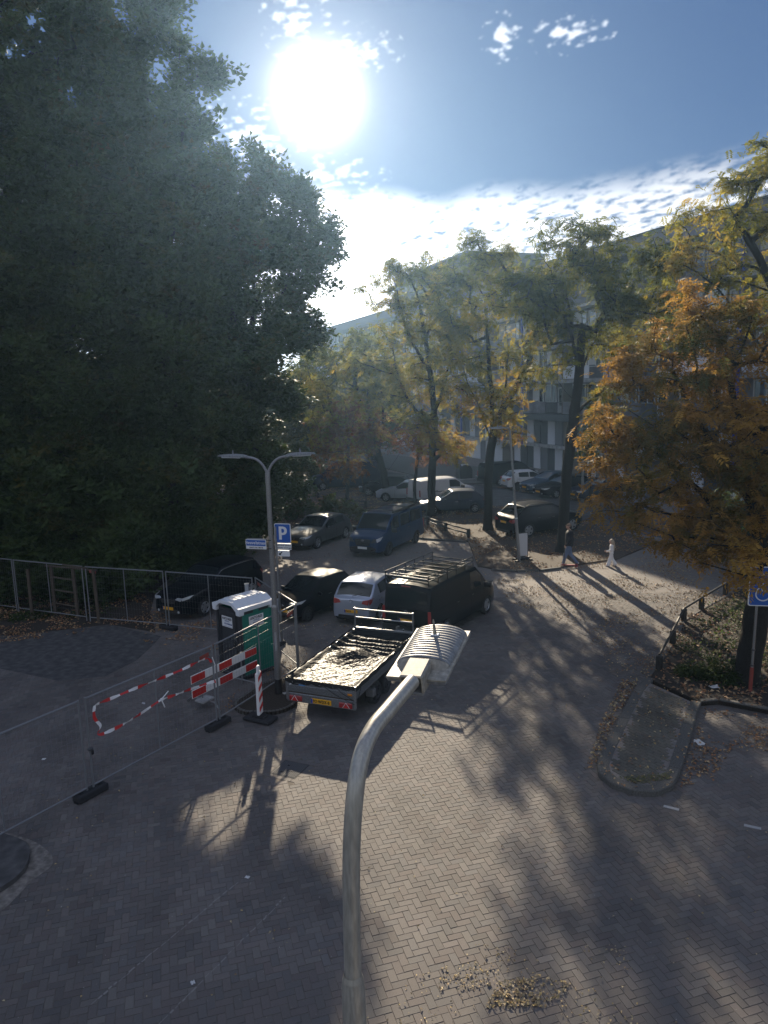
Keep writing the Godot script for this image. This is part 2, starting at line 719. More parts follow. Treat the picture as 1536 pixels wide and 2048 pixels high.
func kerb_run(parent: Node, pts: Array, wide: float, high: float, stone := 0.9, lean := 0.0) -> void:
	# stones laid along a line of Vector2(x, z); the line is their outer edge, the stones lie to its left
	var r := RandomNumberGenerator.new()
	r.seed = 31
	for i in pts.size() - 1:
		var a: Vector2 = pts[i]
		var b: Vector2 = pts[i + 1]
		var n := maxi(1, int(round(a.distance_to(b) / stone)))
		for k in n:
			var p := a.lerp(b, float(k) / n)
			var q := a.lerp(b, float(k + 1) / n)
			var d := (q - p)
			var l := d.length()
			var bx := B.new()
			bx.box(Vector3(0, high * 0.5 - 0.05, wide * 0.5), Vector3(l - 0.012, high + 0.1, absf(wide)), Basis.IDENTITY, 0.018)
			var o := put("kerb_stone", bx, "kerb", parent)
			o.transform = Transform3D(Basis(Vector3.UP, -d.angle()), Vector3(p.x + d.x * 0.5, r.randf_range(-0.004, 0.004), p.y + d.y * 0.5))


func area(called: String) -> Node3D:
	var o := Node3D.new()
	o.name = numbered(called)
	o.set_meta("kind", "structure")
	add_child(o)
	return o


var island: Array = [Vector2(6.73, -18.42), Vector2(6.15, -17.61), Vector2(5.3, -16.09), Vector2(4.56, -14.74), Vector2(4.19, -14.02), Vector2(4.12, -13.67), Vector2(4.24, -13.25), Vector2(4.56, -12.97), Vector2(5.0, -12.9), Vector2(5.38, -13.12), Vector2(5.77, -13.69), Vector2(6.43, -14.88), Vector2(7.18, -16.27), Vector2(7.51, -16.78)]
var bed: Array = [Vector2(6.73, -18.42), Vector2(7.51, -16.78), Vector2(7.95, -16.84), Vector2(8.84, -16.24), Vector2(11.0, -14.9), Vector2(24.0, -7.0), Vector2(26.0, -24.0), Vector2(15.5, -28.6), Vector2(12.3, -25.75), Vector2(10.55, -24.05), Vector2(9.45, -22.85), Vector2(8.35, -20.9)]

func build_ground() -> void:
	struct("ground", flat_poly([Vector2(-900, 300), Vector2(900, 300), Vector2(900, -1200), Vector2(-900, -1200)], -0.06), "grass")
	var tile := herring_tile()
	var fp: StandardMaterial3D = M["far_paving"]
	fp.albedo_texture = tile
	var pav := area("paving")
	var x0 := -13.5
	var x1 := 12.0
	var z0 := -26.5
	var z1 := -5.0
	put("joint_sand", flat_poly([Vector2(x0, z1), Vector2(x1, z1), Vector2(x1, z0), Vector2(x0, z0)], -0.0048), "joint_sand", pav)
	for q in [[-60.0, 60.0, -46.0, z0], [-60.0, 60.0, z1, 12.0], [-60.0, x0, z0, z1], [x1, 60.0, z0, z1], [-60.0, 40.0, -100.0, -46.0]]:
		put("distant_bricks", paving_sheet([Vector2(q[0], q[3]), Vector2(q[1], q[3]), Vector2(q[1], q[2]), Vector2(q[0], q[2])], -0.002), fp, pav)
	# the herringbone, brick by brick
	var r := RandomNumberGenerator.new()
	r.seed = 12
	var meshes := []
	for k in 10: meshes.append(brick_mesh(brick_tone(r), 50 + k))
	var plain := brick_mesh(Color.WHITE, 49)
	var isl := PackedVector2Array(island)
	var bd := PackedVector2Array(bed)
	var grate := PackedVector2Array([Vector2(-2.32, -14.93), Vector2(-1.52, -14.54), Vector2(-1.95, -13.78), Vector2(-2.73, -14.15)])
	var all := []
	var ca := cos(TURN)
	var sa := sin(TURN)
	for i in range(-200, 260):
		for j in range(-160, 260):
			var k := posmod(i - j, 4)
			if k != 0 and k != 3: continue
			var u := (i + 1.0) * CELL if k == 0 else (i + 0.5) * CELL
			var w := (j + 0.5) * CELL if k == 0 else (j + 1.0) * CELL
			var x := u * ca - w * sa
			var z := -(u * sa + w * ca)
			if x < x0 or x > x1 or z < z0 or z > z1: continue
			var p := Vector2(x, z)
			if Geometry2D.is_point_in_polygon(p, grate): continue
			if x > 4.0 and (Geometry2D.is_point_in_polygon(p, isl) or Geometry2D.is_point_in_polygon(p, bd)): continue
			all.append([x, z, k])
	var near := []
	for e in all:
		var d: float = Vector3(e[0], -7.8, e[1]).length()
		# in view: inside the frame's bottom part
		if e[1] < -7.75 and absf(e[0]) < absf(e[1]) * 0.57: near.append([d, e])
	near.sort_custom(func(a, b): return a[0] < b[0])
	near.resize(300)
	var single := {}
	for q in near: single[q[1]] = true
	var xf := []
	var cols := []
	var mott := FastNoiseLite.new()
	mott.seed = 3
	mott.frequency = 0.35
	for e in all:
		var a: float = TURN + (0.0 if e[2] == 0 else PI / 2) + r.randf_range(-0.012, 0.012)
		var bs := Basis(Vector3.UP, a) * Basis(Vector3.RIGHT, r.randf_range(-0.012, 0.012)) * Basis(Vector3.BACK, r.randf_range(-0.008, 0.008))
		var t := Transform3D(bs, Vector3(e[0] + r.randf_range(-0.0012, 0.0012), r.randf_range(-0.0022, 0.0022), e[1] + r.randf_range(-0.0012, 0.0012)))
		if single.has(e):
			var o := put("brick", meshes[r.randi() % 10], "brick", pav)
			o.transform = t
		else:
			var c := brick_tone(r)
			var s := 1.0 + 0.26 * mott.get_noise_2d(e[0], e[1]) + 0.20 * mott.get_noise_2d(e[0] * 4.0 + 50.0, e[1] * 4.0) + 0.22 * mott.get_noise_2d(e[0] * 2.2 - e[1] * 0.6 + 90.0, e[1] * 0.35 + e[0] * 0.4) + r.randfn() * 0.05
			xf.append(t)
			cols.append(Color(c.r * s, c.g * s, c.b * s))
	scatter("brick_field", plain, "brick", xf, cols, pav)

	# street, verge and planted ground
	struct("street", flat_poly([Vector2(26.5, -16.0), Vector2(31.9, -19.4), Vector2(-23.6, -107.0), Vector2(-29.0, -103.6)], 0.004), "asphalt")
	struct("street_end", flat_poly([Vector2(31.9, -19.4), Vector2(26.5, -16.0), Vector2(29.5, -11.0), Vector2(60, 0.0), Vector2(60, -10.0)], 0.004), "asphalt")
	var vg := [Vector2(4.0, -31.3), Vector2(4.6, -30.7), Vector2(5.5, -30.35), Vector2(6.4, -30.3), Vector2(7.3, -30.6), Vector2(10.2, -31.8), Vector2(13.2, -35.0), Vector2(12.1, -38.6), Vector2(6.0, -48.2), Vector2(-1.5, -60.0), Vector2(-9.0, -58.0), Vector2(-12.0, -47.0), Vector2(-9.0, -40.5), Vector2(-1.9, -40.3), Vector2(1.0, -38.8), Vector2(2.0, -37.7), Vector2(4.2, -36.5)]
	struct("verge", slab(vg, -0.05, 0.06), "verge")
	var vk := area("verge_kerb")
	kerb_run(vk, [Vector2(7.4, -30.55), Vector2(6.4, -30.2), Vector2(5.5, -30.25), Vector2(4.5, -30.62)], -0.12, 0.09, 1.0)
	kerb_run(vk, [Vector2(4.1, -36.4), Vector2(2.0, -37.55), Vector2(1.0, -38.65), Vector2(-1.9, -40.15), Vector2(-9.0, -40.35)], -0.12, 0.09, 1.0)
	struct("woodland_floor", flat_poly([Vector2(-70, -22), Vector2(-30, -23.0), Vector2(-15, -24.1), Vector2(-12.5, -23.7), Vector2(-9.6, -24.6), Vector2(-7.7, -23.6), Vector2(-8.6, -26.0), Vector2(-9.3, -29.0), Vector2(-9.05, -40.3), Vector2(-12.1, -47), Vector2(-30, -60), Vector2(-70, -60)], 0.012), "earth")
	struct("asphalt_patch", flat_poly([Vector2(-16, -21.5), Vector2(-11.4, -20.7), Vector2(-10.5, -20.25), Vector2(-9.2, -19.6), Vector2(-8.0, -19.85), Vector2(-7.5, -21.0), Vector2(-7.4, -22.4), Vector2(-7.4, -23.2), Vector2(-9.6, -24.6), Vector2(-12.5, -23.7), Vector2(-15, -24.1)], 0.008), "asphalt_patch")
	# far bays before the building, and its pavement
	struct("far_pavement", slab([Vector2(10.2, -68.0), Vector2(14.8, -63.0), Vector2(23.0, -44.5), Vector2(20.6, -43.4), Vector2(12.0, -59.0), Vector2(7.4, -58.3), Vector2(5.6, -59.4), Vector2(4.0, -62.0), Vector2(-6, -88), Vector2(-2, -92)], -0.05, 0.10), "kerb")

	# the traffic island on the right: kerb stones round a tiled top
	var isk := area("island_kerb")
	var loop := island.duplicate()
	kerb_run(isk, loop, -0.24, 0.12, 0.75)
	var inner := []
	for p in island: inner.append(p.lerp(Vector2(5.75, -15.6), 0.0))
	var top := PackedVector2Array(island)
	var shrunk: Array = Geometry2D.offset_polygon(top, -0.2)
	struct("island_tiles", paving_sheet(Array(shrunk[0]), 0.107, 1.03, 1.3), fp)
	var ix := []
	var ic := []
	var inpl := PackedVector2Array(Geometry2D.offset_polygon(top, -0.31)[0])
	for i in range(-40, 40):
		for j in range(-30, 30):
			var q := Vector2(5.9, -15.8) + Vector2(i * 0.2 + (0.1 if j % 2 else 0.0), j * 0.1).rotated(1.03)
			if not Geometry2D.is_point_in_polygon(q, inpl): continue
			ix.append(Transform3D(Basis(Vector3.UP, -1.03 + r.randf_range(-0.02, 0.02)).scaled(Vector3(0.87, 1.0, 0.87)), Vector3(q.x, 0.116 + r.randf_range(-0.002, 0.002), q.y)))
			var tc := brick_tone(r)
			var sm := 0.85 + 0.4 * mott.get_noise_2d(q.x * 2.0, q.y * 2.0)
			ic.append(Color(tc.r * sm, tc.g * sm * 1.02, tc.b * sm * 0.88))
	var isb := area("island_bricks")
	scatter("brick_field", plain, "brick", ix, ic, isb)
	struct("planting_bed", slab(bed, -0.05, 0.10), "earth")
	var bk := area("bed_kerb")
	kerb_run(bk, [Vector2(7.51, -16.78), Vector2(7.95, -16.84), Vector2(8.84, -16.24), Vector2(11.0, -14.9), Vector2(14.0, -13.1)], -0.14, 0.13, 0.9)
	kerb_run(bk, [Vector2(15.5, -28.6), Vector2(12.3, -25.75), Vector2(10.55, -24.05), Vector2(9.45, -22.85), Vector2(8.35, -20.9), Vector2(6.73, -18.42)], -0.12, 0.12, 0.9)

	# kerbed ground round the double lamp
	var lb: Array = rounded([Vector2(-4.0, -17.6), Vector2(-3.65, -17.02), Vector2(-2.72, -16.98), Vector2(-2.3, -17.45), Vector2(-2.5, -19.2), Vector2(-3.4, -19.0)], 0.5)
	struct("lamp_bed", slab(lb, -0.05, 0.085), "earth")
	var lk := area("lamp_bed_kerb")
	var ring := lb.duplicate()
	ring.reverse()
	ring.append(ring[0])
	kerb_run(lk, ring, 0.1, 0.10, 0.3)

	# kerbed corner at the lower left, with sand swept up along it
	var cb: Array = rounded([Vector2(-10.0, -13.0), Vector2(-7.3, -12.35), Vector2(-6.35, -11.9), Vector2(-6.1, -11.1), Vector2(-6.5, -10.4), Vector2(-10.0, -8.6)], 0.4)
	struct("corner_bed", slab(cb, -0.05, 0.09), "asphalt_patch")
	struct("swept_sand", flat_poly(rounded([Vector2(-7.4, -12.5), Vector2(-6.9, -12.3), Vector2(-6.35, -12.05), Vector2(-5.9, -11.65), Vector2(-5.76, -11.35), Vector2(-5.95, -11.0), Vector2(-6.0, -10.6), Vector2(-6.1, -10.2), Vector2(-6.4, -10.1), Vector2(-6.4, -12.0)], 0.25), 0.007), "dust")

	# worn markings
	var wm := area("bay_marking")
	for q in [[5.13, -12.52, -0.35], [6.30, -11.86, -0.42], [7.5, -11.2, -0.4]]:
		var o := put("white_brick", B.new().box(Vector3.ZERO, Vector3(0.27, 0.006, 0.075)), "white_mark", wm, Vector3(q[0], 0.006, q[1]))
		o.rotation.y = -q[2] - 0.9
	var ck := area("scuff_line")
	for ln in [[Vector2(-2.54, -10.79), Vector2(-4.01, -8.44)], [Vector2(-1.72, -10.4), Vector2(-3.05, -8.05)]]:
		var a: Vector2 = ln[0]
		var b: Vector2 = ln[1]
		var d := (b - a).normalized()
		var nn := Vector2(-d.y, d.x)
		var st := B.new()
		var t := 0.0
		while t < a.distance_to(b):
			var l := r.randf_range(0.03, 0.12)
			var w := r.randf_range(0.004, 0.016)
			var o := r.randf_range(-0.012, 0.012)
			var p := a + d * t + nn * o
			var q := p + d * l
			st.quad(Vector3(p.x - nn.x * w, 0.0045, p.y - nn.y * w), Vector3(q.x - nn.x * w, 0.0045, q.y - nn.y * w), Vector3(q.x + nn.x * w, 0.0045, q.y + nn.y * w), Vector3(p.x + nn.x * w, 0.0045, p.y + nn.y * w))
			t += l + r.randf_range(0.0, 0.05)
		put("scuff", st, "chalk", ck)
	# drain cover in its frame of bricks
	var dc := thing("drain_cover", "square ribbed metal drain cover with a brick border in the paving", "drain cover", Vector3(-2.125, 0, -14.36), 0)
	dc.rotation.y = atan2(0.39, 0.78)
	dc.rotation.y = -atan2(0.37, 0.79)
	put("plate", B.new().box(Vector3(0, -0.012, 0), Vector3(0.60, 0.02, 0.60)), "iron", dc)
	var bars := B.new()
	for k in 15:
		bars.box(Vector3(-0.26 + k * 0.037, 0.0, 0), Vector3(0.016, 0.012, 0.54))
	put("ribs", bars, "grating", dc)
	put("name_bar", B.new().box(Vector3(0.05, 0.004, 0.05), Vector3(0.16, 0.010, 0.06)), "iron", dc)
	put("key_hole", B.new().box(Vector3(-0.1, 0.004, -0.12), Vector3(0.05, 0.008, 0.03)), "hollow", dc)
	put("key_hole", B.new().box(Vector3(-0.1, 0.004, 0.16), Vector3(0.05, 0.008, 0.03)), "hollow", dc)
	for s in 4:
		for k in 4:
			if k == 3 and s % 2 == 1: continue
			var o := put("brick", meshes[(s * 3 + k) % 10], "brick", dc)
			o.transform = Transform3D(Basis(Vector3.UP, s * PI / 2), Vector3.ZERO) * Transform3D(Basis.IDENTITY, Vector3(-0.30 + k * 0.225, 0.0, 0.365))


# ---------------------------------------------------------------------------------------
# vehicles: a body lofted over stations from nose (-z) to tail (+z), its windows cut out of the same skin
func car_paint(key: String, c: Color, metal := 0.0) -> String:
	if not M.has(key):
		var m := mat(key, c, 0.28, metal)
		m.clearcoat_enabled = true
		m.clearcoat = 0.22
		m.metallic_specular = 0.15
		m.clearcoat_roughness = 0.06
	return key


class CarSkin:
	var L := 4.0
	var W := 1.75
	var H := 1.46
	var sill := 0.28
	var belt_f := 0.86       # shoulder height at the windscreen foot and at the tail
	var belt_r := 0.94
	var nose := 0.70         # height of the bonnet's leading edge
	var cowl := -0.75        # z of the windscreen foot
	var cowl_y := 0.98
	var roof_f := -0.05      # z where the roof starts
	var roof_r := 1.2        # z where the rear window starts
	var glass_r := 1.78      # z where the rear window ends
	var glass_ry := 0.98
	var deck := 0.90         # height of the tail's upper edge
	var roof_w := 0.76       # half width of the roof over half width of the body
	var crown := 0.06
	var axle_f := -1.28
	var axle_r := 1.28
	var arch := 0.36
	var round_f := 0.30      # how much the plan narrows at the nose and at the tail
	var round_r := 0.16
	var nose_len := 0.10
	var tail_len := 0.06
	var windows := [[-0.55, 0.28], [0.36, 1.15]]

	func half(z: float) -> float:
		var t := absf(z) / (L * 0.5)
		var k := round_f if z < 0.0 else round_r
		return W * 0.5 * (1.0 - k * pow(clampf(t, 0.0, 1.0), 7.0))

	func top(z: float) -> float:
		var zn := -L * 0.5
		if z < cowl:
			var t := (z - zn) / (cowl - zn)
			return lerpf(nose, cowl_y, pow(clampf(t, 0.0, 1.0), 0.62))
		if z < roof_f:
			var t := (z - cowl) / (roof_f - cowl)
			return lerpf(cowl_y, H - crown * 0.55, pow(t, 0.86))
		if z < roof_r:
			var t := (z - roof_f) / (roof_r - roof_f)
			return lerpf(H - crown * 0.55, H - crown, t) + crown * 0.75 * sin(PI * (0.15 + t * 0.7))  - crown * 0.34
		if z < glass_r:
			var t := (z - roof_r) / (glass_r - roof_r)
			return lerpf(H - crown, glass_ry, pow(t, 1.15))
		var t := clampf((z - glass_r) / maxf(L * 0.5 - glass_r, 0.01), 0.0, 1.0)
		return lerpf(glass_ry, deck, t)

	func belt(z: float) -> float:
		var b := lerpf(belt_f, belt_r, clampf((z - cowl) / (glass_r - cowl), 0.0, 1.0))
		if z < cowl:
			b = lerpf(nose - 0.05, belt_f, pow(clampf((z + L * 0.5) / (cowl + L * 0.5), 0.0, 1.0), 0.7))
		return minf(b, top(z) - 0.025)

	func under(z: float) -> float:
		var y := sill
		for a in [axle_f, axle_r]:
			var d := absf(z - a)
			if d < arch: y = maxf(y, 0.30 + sqrt(arch * arch - d * d) * 1.0)
		return y

	func side(z: float, y: float) -> float:
		# half width of the flank at height y
		var b := belt(z)
		var t := clampf((y - sill) / maxf(b - sill, 0.05), 0.0, 1.0)
		var w := half(z)
		return w * (1.0 - 0.045 * pow(1.0 - t, 2.0) - 0.075 * pow(t, 5.0) + 0.012 * sin(t * PI * 2.0))

	func section(z: float) -> Array:
		var out := []
		var b := belt(z)
		var u := minf(under(z), b - 0.04)
		for k in 8:
			var y := lerpf(u, b, [0.0, 0.08, 0.25, 0.45, 0.65, 0.82, 0.93, 1.0][k])
			out.append(Vector3(side(z, y), y, z))
		var t := top(z)
		var e := maxf(b + 0.008, t - crown * 0.8)
		var full := maxf(H - crown - lerpf(belt_f, belt_r, 0.5), 0.2)
		var lift := clampf((e - b) / full, 0.0, 1.0)
		var wb := side(z, b)
		var we := lerpf(wb * 0.965, W * 0.5 * roof_w, lift)
		for k in [0.10, 0.86, 1.0]:
			out.append(Vector3(lerpf(wb, we, k) + 0.03 * sin(k * PI) * lift, lerpf(b, e, k), z))
		for k in [0.09, 0.4, 0.7, 1.0]:
			out.append(Vector3(we * (1.0 - k), e + (t - e) * sin(k * PI / 2), z))
		return out


func loft_car(s: CarSkin, o: Node3D, paint: String, opts := {}) -> void:
	var zs := []
	var hl := s.L * 0.5
	for k in [hl - 0.004, hl - 0.03, hl - 0.09, hl - 0.2]:
		zs.append(-k)
		zs.append(k)
	for k in [s.cowl, s.cowl + 0.05, s.roof_f, s.roof_f - 0.04, s.roof_r, s.roof_r + 0.05, s.glass_r, s.glass_r - 0.05]: zs.append(k)
	for w in s.windows: zs.append_array(w)
	for a in [s.axle_f, s.axle_r]:
		for k in 13: zs.append(a + s.arch * 0.999 * sin((k - 6) / 6.0 * PI / 2))
	var z := -hl + 0.3
	while z < hl - 0.3:
		zs.append(z)
		z += 0.14
	zs.sort()
	var st := [zs[0]]
	for q in zs:
		if q - st[-1] > 0.009: st.append(q)
	# the grid of points; the ends curve in
	var rows := []
	for q in st:
		var sec := s.section(q)
		var d0: float = q + hl
		var d1: float = hl - q
		var pin := 1.0
		if d0 < s.nose_len: pin = 1.0 - 0.10 * pow(1.0 - d0 / s.nose_len, 2.0)
		if d1 < s.tail_len: pin = 1.0 - 0.07 * pow(1.0 - d1 / s.tail_len, 2.0)
		var mid: float = (sec[0].y + sec[-1].y) * 0.5
		var row := []
		for p in sec: row.append(Vector3(p.x * pin, mid + (p.y - mid) * pin, p.z))
		var m: int = row.size()
		for k in range(m - 2, -1, -1): row.append(row[k] * Vector3(-1, 1, 1))
		rows.append(row)
	var body := B.new()
	var glass := {}
	var m: int = rows[0].size()
	for row in rows:
		for p in row: body.pt(p, UP)
	var K := 14
	for i in rows.size() - 1:
		var za: float = st[i]
		var zb: float = st[i + 1]
		var zm := (za + zb) * 0.5
		for j in m - 1:
			var jj := j if j < K else 2 * K - 1 - j   # row interval counted from the sill on either flank
			var where := ""
			if jj == 8 and not opts.get("panel", false):
				for w in s.windows.size():
					if zm > s.windows[w][0] and zm < s.windows[w][1]: where = "side_window%s%d" % ["" if j < K else "m", w]
			elif jj == 8:
				if zm > s.windows[0][0] and zm < s.windows[0][1]: where = "side_window%s0" % ["" if j < K else "m"]
			if jj >= 11:
				if zm > s.cowl + 0.05 and zm < s.roof_f - 0.04: where = "windscreen"
				elif zm > s.roof_r + 0.05 and zm < s.glass_r - 0.05 and not opts.get("blind_tail", false): where = "rear_window"
			var a := i * m + j
			if where == "":
				# u runs up the right flank, over, and down the left
				body.ix.append_array([a, a + m, a + 1, a + 1, a + m, a + m + 1])
			else:
				if not glass.has(where): glass[where] = B.new()
				var g: B = glass[where]
				var k := g.v.size()
				for q in [a, a + 1, a + m, a + m + 1]: g.pt(body.v[q], UP)
				g.ix.append_array([k, k + 2, k + 1, k + 1, k + 2, k + 3])
	# close the ends
	for e in [0, rows.size() - 1]:
		var row: Array = rows[e]
		var k := body.v.size()
		var c := Vector3.ZERO
		for p in row: c += p
		c /= row.size()
		c.z += -0.02 if e == 0 else 0.02
		for p in row: body.pt(p, UP)
		body.pt(c, UP)
		var cc: int = k + row.size()
		for j in row.size():
			var q := k + (j + 1) % row.size()
			if e == 0: body.ix.append_array([k + j, q, cc])
			else: body.ix.append_array([k + j, cc, q])
	body.smooth()
	put("body", body, paint, o)
	for w in glass:
		var called: String = "side_window" if w.begins_with("side") else w
		put(called, weld(glass[w]), "car_glass", o)
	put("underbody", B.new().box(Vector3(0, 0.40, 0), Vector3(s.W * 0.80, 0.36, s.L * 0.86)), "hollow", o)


func weld(g: B) -> B:
	var seen := {}
	var b := B.new()
	var map := []
	for p in g.v:
		var key := Vector3i(int(round(p.x * 2000)), int(round(p.y * 2000)), int(round(p.z * 2000)))
		if not seen.has(key): seen[key] = b.pt(p, Vector3.UP)
		map.append(seen[key])
	for i in g.ix: b.ix.append(map[i])
	return b.smooth()


# a patch that lies on the flank: points (z, y), lifted by off
func flank(s: CarSkin, pts: Array, sg: float, off := 0.006) -> B:
	var b := B.new()
	var pl := PackedVector2Array()
	for p in pts: pl.append(p)
	var t := Geometry2D.triangulate_polygon(pl)
	for i in range(0, t.size(), 3):
		var q := []
		for k in 3:
			var p: Vector2 = pl[t[i + k]]
			q.append(Vector3((s.side(p.x, p.y) + off) * sg, p.y, p.x))
		if (q[1] - q[0]).cross(q[2] - q[0]).x * sg < 0.0: q = [q[0], q[2], q[1]]
		b.tri3(q[0], q[1], q[2])
	# a rim, so that the patch has depth
	var m := pl.size()
	for i in m:
		var p: Vector2 = pl[i]
		var q: Vector2 = pl[(i + 1) % m]
		var a0 := Vector3((s.side(p.x, p.y) + off) * sg, p.y, p.x)
		var b0 := Vector3((s.side(q.x, q.y) + off) * sg, q.y, q.x)
		b.quad(a0, b0, b0 - Vector3(off * 2 * sg, 0, 0), a0 - Vector3(off * 2 * sg, 0, 0))
	return b


# a plate of some shape standing on the nose (sg -1) or the tail (sg 1): points (x, y)
func on_end(s: CarSkin, pts: Array, sg: float, off: float, thick := 0.03, rake := 0.0) -> B:
	var b := B.new()
	var pl := PackedVector2Array()
	for p in pts: pl.append(p)
	var z := s.L * 0.5 * sg
	var xf := Transform3D(Basis(Vector3.RIGHT, rake), Vector3(0, 0, z + off * sg))
	if sg > 0: b.prism(pl, -thick, 0.0, xf)
	else: b.prism(pl, 0.0, thick, xf)
	return b


func wheel_pair(o: Node3D, s: CarSkin, r: float, rim: String, spokes: int) -> void:
	var prof := [Vector2(r * 0.66, -0.10), Vector2(r * 0.93, -0.105), Vector2(r, -0.07), Vector2(r, 0.07), Vector2(r * 0.93, 0.105), Vector2(r * 0.66, 0.10)]
	for z in [s.axle_f, s.axle_r]:
		for sg in [-1.0, 1.0]:
			var w := Node3D.new()
			w.name = "wheel"
			o.add_child(w, true)
			w.transform = Transform3D(Basis(Vector3.BACK, -PI / 2 * sg), Vector3(sg * (s.half(z) - 0.125), r, z))
			put("tyre", B.new().lathe(prof, 24), "rubber", w)
			var b := B.new()
			b.lathe([Vector2(r * 0.66, 0.085), Vector2(r * 0.60, 0.10), Vector2(r * 0.57, 0.075)], 24)
			b.lathe([Vector2(0.0, 0.092), Vector2(0.05, 0.092), Vector2(0.055, 0.07)], 12)
			for k in spokes:
				var bs := Basis(Vector3.UP, TAU * k / spokes)
				b.box(bs * Vector3(r * 0.33, 0.072, 0), Vector3(r * 0.56, 0.022, r * (0.34 if spokes < 6 else 0.2)), bs, 0.006)
			put("rim", b, rim, w)
			put("hub_well", B.new().lathe([Vector2(0.0, 0.035), Vector2(r * 0.62, 0.035), Vector2(r * 0.64, -0.06)], 18), "hollow", w)


func mirrors(o: Node3D, s: CarSkin, m: String, z: float, big := 1.0) -> void:
	for sg in [-1.0, 1.0]:
		var y := s.belt(z) + 0.07
		put("door_mirror", B.new().box(Vector3(sg * (s.half(z) + 0.09 * big), y, z), Vector3(0.19, 0.13, 0.10) * big, Basis(Vector3.UP, sg * 0.2), 0.035), m, o)


func seams(o: Node3D, s: CarSkin, zs: Array, y0: float, handles := true) -> void:
	var b := B.new()
	for sg in [-1.0, 1.0]:
		for z in zs:
			var p := []
			for k in 7: p.append(Vector3((s.side(z, lerpf(y0, s.belt(z) - 0.01, k / 6.0)) - 0.001) * sg, lerpf(y0, s.belt(z) - 0.01, k / 6.0), z))
			b.tube(p, 0.006, 4, false)
	put("door_seam", b, "hollow", o)
	if handles:
		for sg in [-1.0, 1.0]:
			for k in range(1, zs.size()):
				var z: float = zs[k] - 0.14
				var y := s.belt(z) - 0.11
				put("door_handle", B.new().box(Vector3(sg * (s.side(z, y) + 0.012), y, z), Vector3(0.03, 0.03, 0.17), Basis.IDENTITY, 0.01), "chrome" if s.H < 1.5 else "trim", o)


func number_plate(o: Node3D, s: CarSkin, sg: float, y: float, m := "plate_yellow", off := 0.035, x := 0.0) -> Node3D:
	var n := put("number_plate", B.new().box(Vector3.ZERO, Vector3(0.50, 0.11, 0.012), Basis.IDENTITY, 0.004), m, o, Vector3(x, y, (s.L * 0.5 + off) * sg))
	if m == "plate_yellow":
		put("country_strip", B.new().box(Vector3(-0.23 * sg, 0, 0.005 * sg), Vector3(0.036, 0.10, 0.006)), "plate_blue", n)
	return n


func symmetric(pts: Array) -> Array:
	var out := pts.duplicate()
	for k in range(pts.size() - 1, -1, -1):
		if absf(pts[k].x) > 0.001: out.append(Vector2(-pts[k].x, pts[k].y))
	return out


func mir(pts: Array) -> Array:
	var out := []
	for p in pts: out.append(Vector2(-p.x, p.y))
	return out


func car_face(o: Node3D, s: CarSkin, style: Dictionary) -> void:
	# nose: grille, intake, lamps; tail: lamps and bumper
	var n: float = s.nose
	var w := s.half(-s.L * 0.5) * 0.9
	put("grille", on_end(s, symmetric([Vector2(0, n - 0.20), Vector2(w * 0.52, n - 0.19), Vector2(w * 0.60, n - 0.08), Vector2(w * 0.5, n - 0.045), Vector2(0, n - 0.04)]), -1, 0.02, 0.05), "trim", o)
	put("lower_intake", on_end(s, symmetric([Vector2(0, 0.26), Vector2(w * 0.75, 0.27), Vector2(w * 0.86, 0.40), Vector2(w * 0.6, 0.44), Vector2(0, 0.43)]), -1, 0.015, 0.05), "trim", o)
	put("badge", B.new().lathe([Vector2(0, 0.0), Vector2(0.045, 0.0), Vector2(0.055, -0.012)], 16, Transform3D(Basis(Vector3.RIGHT, -PI / 2), Vector3(0, n - 0.10, -s.L * 0.5 - 0.03))), "chrome", o)
	var hy: float = style.get("lamp_y", n - 0.05)
	for sg in [-1.0, 1.0]:
		var front := [Vector2(w * 0.58, hy - 0.03), Vector2(w * 1.0, hy - 0.07), Vector2(w * 1.06, hy + 0.04), Vector2(w * 0.75, hy + 0.04)]
		if sg < 0: front = mir(front)
		var hl := put("headlight", on_end(s, front, -1, 0.012, 0.06), style.get("headlight", "headlight"), o)
		put("lens", flank(s, [Vector2(-s.L * 0.5 + 0.03, hy - 0.06), Vector2(-s.L * 0.5 + 0.25, hy - 0.02), Vector2(-s.L * 0.5 + 0.46, hy + 0.08), Vector2(-s.L * 0.5 + 0.16, hy + 0.055), Vector2(-s.L * 0.5 + 0.03, hy + 0.03)], sg, 0.008), style.get("headlight", "headlight"), hl)
		put("fog_lamp", B.new().lathe([Vector2(0, 0.012), Vector2(0.04, 0.012), Vector2(0.05, 0.0)], 12, Transform3D(Basis(Vector3.RIGHT, -PI / 2), Vector3(sg * w * 0.8, 0.36, -s.L * 0.5 - 0.012))), "headlight", o)
		var ty: float = style.get("tail_y", s.deck - 0.14)
		var wr := s.half(s.L * 0.5) * 0.93
		var back := [Vector2(wr * 0.62, ty - 0.05), Vector2(wr * 1.0, ty - 0.10), Vector2(wr * 1.02, ty + 0.09), Vector2(wr * 0.70, ty + 0.05)]
		if sg < 0: back = mir(back)
		var tl := put("taillight", on_end(s, back, 1, 0.012, 0.07), "taillight", o)
		put("lens", flank(s, [Vector2(s.L * 0.5 - 0.03, ty - 0.10), Vector2(s.L * 0.5 - 0.03, ty + 0.09), Vector2(s.L * 0.5 - 0.26, ty + 0.11), Vector2(s.L * 0.5 - 0.14, ty - 0.02)], sg, 0.008), "taillight", tl)
	put("rear_valance", on_end(s, symmetric([Vector2(0, 0.25), Vector2(w * 0.95, 0.26), Vector2(w * 0.9, 0.38), Vector2(0, 0.37)]), 1, 0.02, 0.06), "trim", o)


